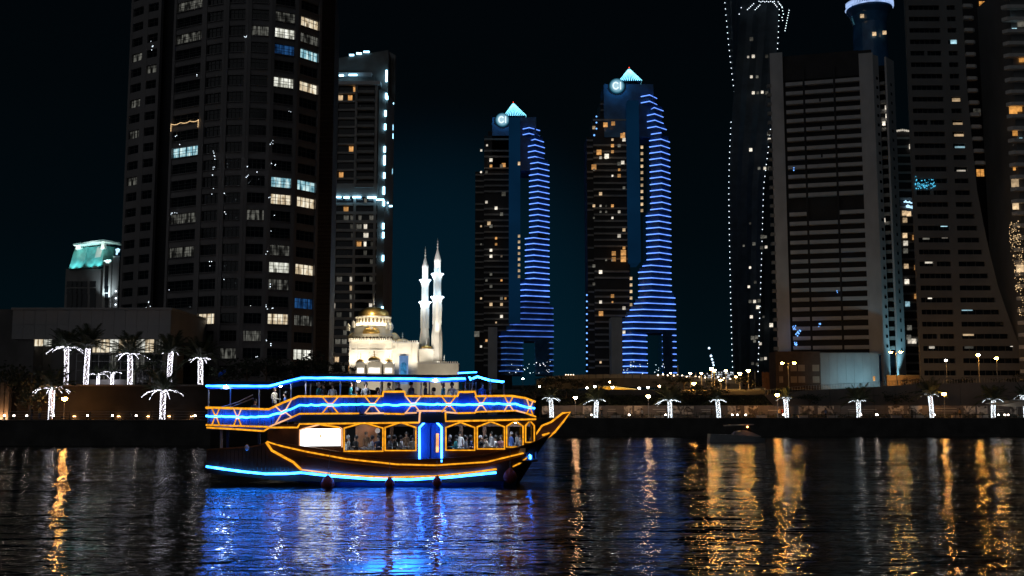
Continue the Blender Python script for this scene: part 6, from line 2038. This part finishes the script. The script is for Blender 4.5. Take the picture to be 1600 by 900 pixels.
GP = 'lamp posts along the promenade'
street_lamp(101, 623.5, 157, PZ, 'sodium lamp post between the lower lit palm and the terrace wall at left', GP, 'sodium', .42)
for px, py, ml, lab in ((899, 621.5, 'lamp_pink', 'pinkish lamp post right of the dhow prow'), (1013, 619.5, 'lamp_pink', 'pinkish lamp post right of the yellow wall'), (1214.5, 617.5, 'sodium', 'amber lamp post left of the palm under the brown podium'), (1475, 616, 'sodium', 'flaring orange lamp post beside the palm at right')):
    street_lamp(px, py, 207, PZ, lab, GP, ml, .40)
GS = 'street lamps on the raised road'
bgl = [(843, 604, 'w', 280, 'white road lamp above the dhow bow rail'), (817, 592, 'w', 420, 'white road lamp at the foot of the left twin tower'), (871.5, 596, 's', 330, 'amber road lamp above the first lit palm of the far bank'), (889.5, 594.5, 'p', 380, 'small road lamp left of the curved overpass'), (917, 606, 'w', 260, 'left white lamp before the overpass'), (929.5, 604, 'w', 262, 'white lamp above the second lit palm'), (952.5, 597, 'p', 330, 'lamp at the left end of the yellow wall'), (957, 605, 'w', 256, 'short white lamp at the yellow wall corner'), (1002, 592.5, 'p', 360, 'lamp on a thin pole above the yellow wall'), (1022.5, 587.5, 'p', 400, 'lamp beneath the right twin tower'), (999, 606.5, 'w', 255, 'short white lamp before the yellow wall'), (1012.5, 605.5, 'w', 258, 'white lamp on the tall pole right of the yellow wall'), (1030.5, 603.5, 'p', 300, 'pinkish lamp right of the tall pole'), (1084, 599.5, 'a', 250, 'amber lamp by the tall lit masts'), (1048, 583, 'p', 480, 'left lamp of the far bright row'), (1078.5, 583.5, 'p', 272, 'second lamp of the far bright row'), (1096, 583.5, 'p', 268, 'third lamp of the far bright row'), (1111.5, 576.5, 's', 262, 'upper left lamp of the brightest far pair'), (1116, 579, 's', 258, 'lower right lamp of the brightest far pair'), (1134, 579.5, 'p', 264, 'lamp right of the brightest far pair'), (1126, 594.5, 'a', 252, 'amber lamp below the distant lit blocks'), (1156, 584, 'a', 252, 'lamp on the left of two tall poles by the twisted tower'), (1169, 579.5, 'a', 256, 'lamp on the right of two tall poles by the twisted tower'), (1150, 589, 'p', 430, 'lamp low between the distant blocks and the twisted tower'), (1528.5, 555, 'a', 262, 'left amber lamp in front of the curved sand tower'), (1557, 560, 'a', 258, 'right amber lamp in front of the curved sand tower'), (1478, 563, 'd', 270, 'dim white lamp at the foot of the curved sand tower')]
mm = {'w': 'lamp_white', 's': 'sodium_far', 'p': 'lamp_pinkf', 'a': 'sodium_far', 'd': 'lamp_white'}
M['lamp_pinkf'] = em('far_warm_lamp', (1.0, .58, .24), 110)
for px, py, k, Yp, lab in bgl:
    street_lamp(px, py, Yp, RZ if Yp >= 250 else PZ, lab, GS, mm[k], .30 * (Yp / 300) ** .5 * (1.6 if k in 'sa' else 1.1), arm=0, r=.09)
street_lamp(1222, 567.5, 300, RZ, 'double armed amber lamp before the brown podium', 'double armed road lamps', 'sodium_far', .42, arm=9.5 * 300 / FPX, double=True, r=.12)
street_lamp(1392, 550.5, 305, RZ, 'double armed amber lamp before the turquoise flank', 'double armed road lamps', 'sodium_far', .42, arm=7.7 * 305 / FPX, double=True, r=.12)
for px, y0, lab in ((1087, 582, 'tall bright mast left of the dark tree by the city lights'), (1091.5, 600, 'short lit mast beside the tall mast'), (1126.5, 580, 'amber lit mast among the distant lights'), (1179.5, 580, 'tallest pale mast before the twisted tower'), (1059, 570, 'thin grey mast under the right twin tower')):
    c = P(px, y0, 330)
    t = thing('mast', (c.x, 330, RZ), lab, 'mast', 'plain masts along the raised road')
    m_ = MB(); m_.tube([(c.x, 330, RZ), c], [.2, .12], 6); m_.build('pole', M['conc'], t)
    m_ = MB(); m_.lathe([(.35, 0), (.35, .4), (.2, .5)], (c.x, 330, RZ), 8); m_.build('base', M['conc_dark'], t)

# bollard lights at the quay edges
bm_ = MB(); bm_.lathe([(.13, 0), (.12, .5), (.13, .52)], (0, 0, 0), 8); bol = bm_.mesh('post', M['dark_metal'])
bm_ = MB(); bm_.lathe([(.03, .52), (.16, .54), (.18, .66), (.12, .76), (.03, .8)], (0, 0, 0), 8); lens = bm_.mesh('lens', M['bollard'])
GB = 'small bollard lights along the quay'
for px, lab in ((7, 'bollard light at the far left end of the quay'), (22, 'bollard light left of the walking pair'), (42, 'bollard light just left of the walking pair'), (84, 'bollard light under the lower left palm'), (137, 'bollard light right of the sodium lamp'), (176, 'bollard light midway along the terrace wall'), (213, 'bollard light left of the bright lower palm'), (305, 'bollard light left of the dhow stern'),
                (924, 'bollard light below the second lit palm on the far bank'), (983, 'bollard light below the paired posters'), (1040, 'bollard light at the orange lit kiosk'), (1144, 'left bollard light of the close pair above the motor boat'), (1152, 'right bollard light of the close pair above the motor boat'), (1165, 'bollard light over the motor boat hardtop'), (1225, 'bollard light under the palm by the amber lamp'), (1345, 'brightest bollard light under the palm below the podium'), (1370, 'bollard light right of the brightest bollard light'), (1460, 'bollard light under the palm by the orange lamp'), (1560, 'left bollard light of the last three at right'), (1570, 'middle bollard light of the last three at right'), (1575.5, 'right bollard light of the last three at right')):
    Yq = YL + .9 if px < 330 else YR + .9
    v = (X(px, Yq), Yq, PZ + .02)
    t = thing('bollard_light', v, lab, 'bollard light', GB)
    inst('post', bol, t); inst('lens', lens, t, scale=(1.35, 1.35, 1) if px in (1345, 1370, 1225) else ((.7, .7, .9) if px < 330 else (.85, .85, .9)))

# promenade people and bench
for px, Yp, pose, sh, rz, lab in ((62, 150, 'stand', 'ochre', 1.2, 'person in ochre walking on the left promenade by the lamp'), (50, 150.5, 'stand', 'black', 1.3, 'person in black walking on the left promenade behind another'), (897 + 43, 208, 'stand', 'black', .2, 'person in black standing before a poster right of the lit palm'), (1218, 208, 'stand', 'cream', .2, 'person in cream by the amber lamp on the right promenade'), (1222, 208.5, 'stand', 'red', -.3, 'person in red by the amber lamp on the right promenade')):
    person(pose, (X(px, Yp), Yp, PZ + .02), rz, sh, 'navy', 0, 0, lab, 'people on the promenade', 1.08)
t = thing('bench', (X(88, 155), 155, PZ), 'plain wooden bench beneath the left sodium lamp', 'bench')
xb_ = X(88, 155)
for i in range(3):
    m_ = MB(); m_.box((xb_ - 1.0, 154.75 + i * .17, PZ + .42), (xb_ + 1.0, 154.9 + i * .17, PZ + .46)); m_.build('slat', M['wood_lt'], t)
for sx_ in (-.8, .8):
    m_ = MB(); m_.box((xb_ + sx_ - .05, 154.75, PZ + .02), (xb_ + sx_ + .05, 155.25, PZ + .42)); m_.build('leg', M['dark_metal'], t)

# planters with shrubs on the far promenade
pb = MB(); pb.prism([(-.9, -.4), (.9, -.4), (.9, .4), (-.9, .4)], 0, .5); pb.prism([(-.95, -.45), (.95, -.45), (.95, .45), (-.95, .45)], .5, .56); pbm = pb.mesh('trough', M['conc'])
for i, (px, lab) in enumerate(((905, 'planter left of the second lit palm'), (962, 'planter left of the paired posters'), (1030, 'planter left of the third lit palm on the far bank'), (1100, 'planter left of the palm under the city lights'), (1190, 'planter left of the amber promenade lamp'), (1255, 'planter under the poster right of the amber lamp'), (1300, 'planter under the second poster right of the amber lamp'), (1400, 'planter midway between the two lit palms at right'), (1435, 'planter left of the palm by the orange lamp'), (1495, 'planter right of the orange lamp post'), (1535, 'planter left of the palm by the pale awning'))):
    v = (X(px, 206.5), 206.5, PZ + .02)
    t = thing('planter', v, 'low concrete trough ' + lab, 'planter', 'planters on the far promenade')
    inst('trough', pbm, t); inst('shrub', LC[i % 4], t, Vector(v) + Vector((0, 0, .8)), i * 1.1, scale=(.85, .45, .5))
for px, pose, sh, lab in ((985, 'stand', 'grey', 'person in grey standing under the paired posters'), (1003, 'lean', 'white', 'person in white at the railing left of a lamp post'), (1112, 'stand', 'brown', 'person in brown left of the palm under the city lights'), (1290, 'stand', 'blue', 'person in blue walking below the second poster at right'), (1425, 'lean', 'black', 'person in black left of the palm by the orange lamp'), (1500, 'stand', 'ochre', 'person in ochre right of the orange lamp post')):
    person(pose, (X(px, 205), 205, PZ + .02), R.uniform(-1.5, 1.5), sh, 'black', 1, 0, lab, 'people on the promenade', 1.0)

# ------------------------------------------------------------------ right bank: hoarding, hedges, retaining walls
HY = 214.0
ho = thing('hoarding', (X(1240, HY), HY, PZ), 'long dark site hoarding with sepia posters behind the right promenade', 'hoarding')
zt = Z(633.5, HY)
x = 856
pn_ = MB(); wpan = 17.6 * HY / FPX; pn_.box((0, 0, 0), (wpan - .06, .12, zt - PZ)); pnm = pn_.mesh('panel', M['hoard'])
while x < 1640:
    inst('panel', pnm, ho, (X(x, HY), HY, PZ)); x += 17.6
post = MB(); post.box((-.08, .12, 0), (.08, .3, zt - PZ)); pom = post.mesh('post', M['dark_metal'])
for i in range(23):
    inst('post', pom, ho, (X(856 + i * 35.2, HY), HY, PZ))
ps = [poster_mat(i, (.09, .07, .06), (.74, .66, .56)) for i in range(5)]
for i, (x0, x1) in enumerate(((847, 860), (911, 924), (934, 940), (975, 988), (991, 1005), (1051, 1068), (1069, 1084), (1137, 1157), (1163, 1184), (1248, 1272), (1278, 1303), (1388, 1412), (1418, 1441), (1506, 1524), (1527, 1543), (1578, 1588))):
    m_ = MB(); m_.box((X(x0, HY), HY - .06, Z(647.5, HY)), (X(x1, HY), HY - .01, Z(634.3, HY))); m_.build('poster', ps[i % 5], ho)
for x0, x1, py in ((950, 962, 639.5), (949, 962, 642.5), (1020, 1040, 639.5), (1026, 1040, 643), (1095, 1115, 640), (1097, 1112, 643), (1200, 1215, 641), (1325, 1370, 640), (1327, 1365, 643.5), (1462, 1495, 638), (1462, 1495, 642), (1555, 1568, 640), (1558, 1568, 643)):
    m_ = MB(); m_.box((X(x0, HY), HY - .03, Z(py + .5, HY)), (X(x1, HY), HY - .008, Z(py - .5, HY))); m_.build('printed_line', M['pale_txt'], ho)
# low hedges before the hoarding, seen as a clipped dark band
hd = MB()
for _ in range(5200):
    px = R.uniform(1190, 1600) if R.random() < .65 else R.uniform(880, 1180)
    p = Vector((X(px, 211.5), 211.5 + R.uniform(-.5, .5), PZ + R.uniform(0, .75)))
    u = Vector((R.uniform(-1, 1), R.uniform(-1, 1), R.uniform(-1, 1))).normalized() * .14
    v = u.cross(Vector((R.uniform(-1, 1), R.uniform(-1, 1), 1))).normalized() * .08
    hd.add([p - u, p + v, p + u, p - v], [(0, 1, 2, 3)])
tag(hd.build('hedge', M['leaf2']), 'low clipped hedge running in front of the site hoarding', 'hedge', kind='stuff')
sl = MB()
for _ in range(9000):
    px = R.uniform(845, 1210)
    a_ = R.random()
    p = Vector((X(px, 216) , 216.5 + a_ * 8, zt - .5 + a_ * 2.2 + R.uniform(-.3, .5)))
    u = Vector((R.uniform(-1, 1), R.uniform(-1, 1), R.uniform(-1, 1))).normalized() * .28
    v = u.cross(Vector((R.uniform(-1, 1), R.uniform(-1, 1), 1))).normalized() * .16
    sl.add([p - u, p + v, p + u, p - v], [(0, 1, 2, 3)])
tag(sl.build('shrubs', M['leaf2']), 'dark shrub bank rising behind the hoarding left of the podium', 'shrubs', kind='stuff')
emb = MB()
ze = Z(617, 226)
emb.prism([(X(845, 215), 216), (X(1215, 215), 216), (X(1215, 215), 226), (X(845, 215), 226)], PZ, [zt - .6, zt - .6, ze, ze])
emb.build('embankment', M['soil'], kind='structure')
rw_ = thing('retaining_wall', (X(1400, 226), 226, PZ), 'long grey concrete retaining wall above the hoarding at right', 'wall')
for i in range(13):
    a, b = 1196 + i * 34, 1196 + (i + 1) * 34
    yt = lambda p: lerp([(1196, 617), (1260, 610), (1370, 604.5), (1440, 600), (1640, 596)], p)
    m_ = MB(); xa, xb_ = X(a, 226), X(b, 226) - .08
    m_.hexa([(xa, 226, PZ), (xb_, 226, PZ), (xb_, 227, PZ), (xa, 227, PZ)], [(xa, 226, Z(yt(a), 226)), (xb_, 226, Z(yt(b), 226)), (xb_, 227, Z(yt(b), 226)), (xa, 227, Z(yt(a), 226))]); m_.build('wall_panel', M['retain'], rw_)
    m_ = MB()
    for k in range(8):
        q = a + 34 * k / 8
        xx_ = X(q, 226.5); m_.box((xx_, 226.4, Z(yt(q), 226) - .3), (xx_ + .07, 226.5, Z(yt(q), 226) + 1.0))
    m_.tube([(xa, 226.45, Z(yt(a), 226) + 1.0), (xb_, 226.45, Z(yt(b), 226) + 1.0)], .04, 4)
    m_.build('guard_rail', M['metal'], rw_)
mb = MB(); mb.add([(X(845, 226), 226, RZ - 1.9), (X(1215, 226), 226, RZ - 1.9), (X(1215, 250), 250, RZ), (X(700, 250), 250, RZ)], [(0, 1, 2, 3)])
mb.add([(X(1196, 227), 227, RZ - .6), (400, 227, RZ - .6), (400, 250, RZ), (X(1190, 250), 250, RZ)], [(0, 1, 2, 3)])
mb.add([(X(760, 250), 250, RZ), (500, 250, RZ), (900, 560, RZ + 1), (X(760, 560), 560, RZ + 1)], [(0, 1, 2, 3)])
mb.build('road', M['asphalt'] if 'asphalt' in M else M.setdefault('asphalt', pm('asphalt', (.05, .05, .05), .85, .2, .3)), kind='structure')

# overpass with its parapets
def overpass():
    t = thing('overpass', (X(960, 345), 345, RZ), 'long curved grey concrete overpass passing before the twin towers', 'bridge')
    pl = [(838, 300, 593, 612), (856, 318, 588.5, 611), (880, 332, 586.5, 609), (920, 345, 585, 606), (975, 352, 584.5, 604), (1040, 352, 586, 606), (1100, 345, 590, 610), (1160, 335, 594, 614)]
    for i, ((a, ya, t0, b0), (b, yb, t1, b1)) in enumerate(zip(pl, pl[1:])):
        A, B = P(a, t0, ya), P(b, t1, yb); C, D = P(a, b0, ya), P(b, b1, yb)
        m_ = MB(); d = Vector((0, 9, 0)); m_.hexa([C, D, D + d, C + d], [A - Vector((0, 0, 1.2)), B - Vector((0, 0, 1.2)), B + d - Vector((0, 0, 1.2)), A + d - Vector((0, 0, 1.2))]); m_.build('deck_segment', M['conc_dark'], t)
        for k in range(5):
            p0, p1 = A.lerp(B, k / 5 + .008), A.lerp(B, (k + 1) / 5 - .008)
            dz = Vector((0, 0, 1.25)); n_ = Vector((0, -.1, 0)); d = Vector((0, .4, 0))
            m_ = MB(); m_.hexa([p0 + n_ - dz, p1 + n_ - dz, p1 + d - dz, p0 + d - dz], [p0 + n_, p1 + n_, p1 + d, p0 + d]); m_.build('parapet_panel', M['conc'], t)
    for a, ya in ((870, 330), (930, 350), (990, 356), (1050, 356), (1110, 348)):
        x_ = X(a, ya); m_ = MB(); m_.box((x_ - .8, ya + 2, PZ), (x_ + .8, ya + 4.5, Z(606, ya))); m_.build('pier', M['conc_dark'], t)

    for px, py in ((1028, 586), (1036, 585), (1043, 586.5), (1053, 587), (1059, 585.5), (1066, 587), (1073, 588.5), (1087, 588), (1093, 589), (1102, 590), (1122, 589), (1131, 591), (1141, 592), (884, 585.5), (888, 585.5), (892, 585.7), (896, 585.6)):
        m_ = MB(); m_.octa(P(px, py, 343), .30 if px > 1000 else .2); m_.build('parapet_lamp', M['lamp_pinks'], t)


M['lamp_pinks'] = em('parapet_lamp', (1.0, .74, .48), 6)
overpass()
yw = thing('ochre_wall', (X(985, 262), 262, RZ - 1), 'sodium lit yellow retaining wall sloping down below the overpass', 'wall')
m_ = MB(); m_.slab([P(a, b, 262) for a, b in ((935, 618), (935, 603.5), (957, 604), (1024, 612.5), (1026, 623), (960, 623))], (0, 1, 0)); m_.build('wall', M['yellow_wall'], yw)
m_ = MB(); m_.slab([P(a, b, 261.7) for a, b in ((935, 604.2), (935, 602.8), (957, 603.2), (1025, 611.7), (1025, 612.8), (957, 604.6))], (0, 1.4, 0)); m_.build('coping', M['conc'], yw)
flood(yw, P(998, 606, 252) + Vector((0, 0, 1)), 5200, (1.0, .62, .10), .4, 110, P(998, 612, 262))  # unseen spots throw the yellow light on this wall; no lamp stands there
flood(yw, P(965, 602, 252) + Vector((0, 0, 1)), 3600, (1.0, .62, .10), .4, 110, P(962, 610, 262))
for px0, px1, y0, y1, Yp, mt_, lab in ((951, 967.5, 614.5, 623, 252, 'tan', 'tan site container before the yellow wall'), (881, 912, 613.5, 622.5, 250, 'teal_box', 'long blue grey container left of the second lit palm'), (1136, 1157, 608, 615.5, 300, 'white_pt', 'white site cabin under the distant lit blocks'), (1181, 1197, 607, 613, 300, 'white_pt', 'small white cabin right of the tallest mast')):
    M.setdefault('teal_box', pm('blue_grey_paint', (.16, .27, .30), .7, .15, .5))
    t = thing('site_cabin', (X(px0, Yp), Yp, Z(y1, Yp)), lab, 'cabin', 'site cabins by the raised road')
    m_ = MB(); m_.box((X(px0, Yp), Yp, Z(y1, Yp)), (X(px1, Yp), Yp + 3, Z(y0, Yp))); m_.build('box', M[mt_], t)
    m_ = MB(); m_.box((X(px0, Yp) - .1, Yp - .1, Z(y0, Yp)), (X(px1, Yp) + .1, Yp + 3.1, Z(y0, Yp) + .15)); m_.build('roof', M['conc'], t)
    m_ = MB()
    for k in range(6):
        xx_ = X(px0, Yp) + (X(px1, Yp) - X(px0, Yp)) * (k + .5) / 6; m_.box((xx_ - .05, Yp - .06, Z(y1, Yp) + .1), (xx_ + .05, Yp, Z(y0, Yp) - .05))
    m_.build('cladding_rib', M[mt_], t)
    m_ = MB(); xx_ = X(px0 + (px1 - px0) * .7, Yp); m_.box((xx_ - .5, Yp - .08, Z(y1, Yp) + .1), (xx_ + .5, Yp - .07 + .02, Z(y1, Yp) + 1.5)); m_.build('door', M['conc_dark'], t)
# white tent roofs
for px, py, w_, lab in ((985, 621.5, 16, 'low white tent below the yellow wall'), (1040, 616.5, 22, 'netted grey canopy above the third lit palm')):
    c = P(px, py, 235); k = 235 / FPX
    t = thing('tent', (c.x, 235, c.z - 1), lab, 'tent')
    m_ = MB(); m_.add([(c.x - w_ * k, 233, c.z - .5), (c.x + w_ * k, 233, c.z - .5), (c.x + w_ * k, 238, c.z - .5), (c.x - w_ * k, 238, c.z - .5), (c.x, 235.5, c.z + .7)], [(0, 1, 4), (1, 2, 4), (2, 3, 4), (3, 0, 4), (3, 2, 1, 0)]); m_.build('roof', M['tent'] if px < 1000 else M['conc'], t)
    m_ = MB()
    for sx_ in (-1, 1): m_.tube([(c.x + sx_ * (w_ * k - .1), 233.1, c.z - .5), (c.x + sx_ * (w_ * k - .1), 233.1, c.z - 2.5)], .06, 5)
    m_.build('pole', M['metal'], t)
# awning at the right edge
t = thing('awning', (X(1585, 206), 206.5, PZ), 'pale fabric awning on posts at the right end of the promenade', 'awning')
m_ = MB(); A = [P(a, b, 205.5) for a, b in ((1556, 633.5), (1600, 627), (1650, 627), (1650, 634), (1582, 635.5))]; m_.slab(A, (0, 5, .4)); m_.build('canopy', M['tent'], t)
for px in (1560, 1590, 1612):
    m_ = MB(); m_.tube([(X(px, 206.5), 206.5, PZ), (X(px, 206.5), 206.5, Z(633.5, 206.5))], .05, 6); m_.build('post', M['metal'], t)
# ochre lit planter hedge at the turquoise flank and the lit hoardings by the twisted tower
t = thing('garden_wall', (X(1412, 330), 330, RZ), 'amber lit low wall at the foot of the turquoise flank', 'wall')
m_ = MB(); m_.box((X(1388, 330), 330, RZ), (X(1441, 330), 330.6, Z(587, 330))); m_.build('wall', M['tan'], t)
m_ = MB(); m_.box((X(1387, 330), 329.8, Z(587, 330)), (X(1442, 330), 330.8, Z(586, 330))); m_.build('coping', M['conc'], t)
flood(t, P(1402, 590, 326), 500, (1, .5, .12), .3)
t = thing('billboard', (X(1212, 420), 420, RZ), 'glowing white billboard at the left foot of the grey block', 'billboard')
m_ = MB(); m_.box((X(1206, 420), 420, Z(610, 420)), (X(1217.5, 420), 420.5, Z(596, 420))); m_.build('panel', em('billboard_face', (.75, .9, 1), 1.3, .5, .25), t)
m_ = MB(); m_.box((X(1209, 420), 420.5, RZ), (X(1210, 420), 421, Z(605, 420))); m_.build('post', M['dark_metal'], t)
t = thing('timber_gate', (X(1198, 380), 380, RZ), 'amber lit timber hoarding left of the glowing billboard', 'hoarding')
for i in range(4):
    m_ = MB(); xx_ = X(1192 + i * 3, 380); m_.box((xx_, 380, RZ), (xx_ + 2.8 * 380 / FPX, 380.2, Z(581 + (i % 2), 380))); m_.build('board', M['wood_lt'], t)
flood(t, P(1197, 600, 370), 260, (1, .55, .2), .3)

# far city blocks
def far_block(px0, px1, y0, seed, lab, Yp=900, dens=.5):
    r_ = random.Random(seed)
    t = thing('distant_building', (X((px0 + px1) / 2, Yp), Yp, PZ), lab, 'building', 'distant lit blocks')
    m_ = MB(); m_.box((X(px0, Yp), Yp, PZ), (X(px1, Yp), Yp + 20, Z(y0, Yp))); m_.build('wall', M['conc_dark'], t)
    d = MB()
    y = y0 + 2
    while y < 614:
        x_ = px0 + 1.2
        while x_ < px1 - .6:
            if r_.random() < dens:
                c = P(x_, y, Yp - .3); s_ = r_.uniform(.25, .55); d.box((c.x - s_, c.y, c.z - .45), (c.x + s_, c.y + .2, c.z + .45))
            x_ += 2.0
        y += 3.1
    d.build('window', M['far_win'], t, kind='stuff')


for px0, px1, y0, lab in ((722, 800, 600, 'low dark distant building under the left twin tower'), (800, 862, 604, 'low dark distant building left of the overpass'), (1052, 1100, 592, 'low dark distant building right of the right twin tower'), (1150, 1216, 588, 'low dark distant building at the foot of the twisted tower'), (1398, 1450, 594, 'low dark distant building behind the amber lit low wall')):
    t = thing('distant_building', (X(px0, 700), 700, PZ), lab, 'building', 'low dark distant buildings')
    m_ = MB(); m_.box((X(px0, 700), 700, PZ), (X(px1, 700), 715, Z(y0, 700))); m_.build('wall', M['conc_dark'], t)
    m_ = MB(); m_.box((X(px0, 700) - .3, 699.7, Z(y0, 700)), (X(px1, 700) + .3, 715.3, Z(y0, 700) + .8)); m_.build('parapet', M['conc'], t)
    m_ = MB()
    for i in range(7):
        for j in range(2):
            xx_ = X(px0, 700) + (X(px1, 700) - X(px0, 700)) * (i + .5) / 7; m_.box((xx_ - 1, 699.9, Z(y0 + 6 + j * 9, 700)), (xx_ + 1, 700, Z(y0 + 3 + j * 9, 700)))
    m_.build('window', M['glass'], t, kind='stuff')
M['far_win'] = em('far_window', (.85, .92, 1.0), 1.5, .6, .05, False)
far_block(1062, 1079, 586, 1, 'low lit distant block left of the brightest road lamps')
far_block(1100, 1112, 582, 2, 'small lit distant block under the crane')
far_block(1112, 1128, 580, 3, 'lit distant block right of the crane foot', dens=.6)
far_block(1130, 1141, 578, 4, 'tallest lit distant block in the cluster', dens=.7)
far_block(1141, 1151, 580, 5, 'lit distant block touching the twisted tower', dens=.65)
cr = thing('crane', (X(1114, 800), 800, PZ), 'slender construction crane dotted with blue white lamps over the far blocks', 'crane')
m_ = MB(); m_.tube([(X(1115.5, 800), 800, PZ), P(1115.5, 578, 800)], .7, 4); m_.build('mast', M['dark_metal'], cr)
m_ = MB(); m_.tube([P(1115.5, 578, 800), P(1107.5, 542, 800)], [.6, .3], 4); m_.build('jib', M['dark_metal'], cr)
m_ = MB()
for a, b, r_ in ((1108, 544, .9), (1111, 556, 1.0), (1112.5, 561.5, .9), (1114, 566.5, .8), (1115, 570.5, .8)): m_.octa(P(a, b, 799), r_)
m_.build('jib_lamp', M['edge_wb'] if 'edge_wb' in M else M.setdefault('edge_wb', em('crane_lamp', (.6, .8, 1), 3, sample=False)), cr)

# floods of the turquoise flank of the grey block
fk = thing('floodlight_mast', (X(1424, 361), 361, RZ), 'floodlight cluster at the foot of the turquoise lit flank', 'floodlight')
m_ = MB(); m_.tube([(X(1424, 361), 361, RZ), (X(1424, 361), 361, Z(606, 361))], .1, 6); m_.build('pole', M['metal'], fk)
m_ = MB(); m_.cbox((X(1424, 361), 361, Z(606, 361)), (.9, .4, .5)); m_.build('housing', M['dark_metal'], fk)
TQ = (.36, .84, 1.0)
flood(fk, (X(1403, 366), 365.6, Z(606, 365)), 9000, TQ, .4, 70, (X(1400, 368), 368, Z(440, 367)))
flood(fk, (X(1424, 361), 361.6, Z(604, 361)), 13000, TQ, .4, 60, (X(1408, 368), 369, Z(440, 367)))
for px_, pw_ in ((1300, 500), (1325, 900), (1350, 1300), (1370, 1200)):
    flood(fk, (X(px_, 343), 343, Z(606, 343)), pw_, (.35, .80, 1.0), .5, 120, (X(px_, 352), 352.5, Z(578, 352)))

print('objects', len(bpy.data.objects))
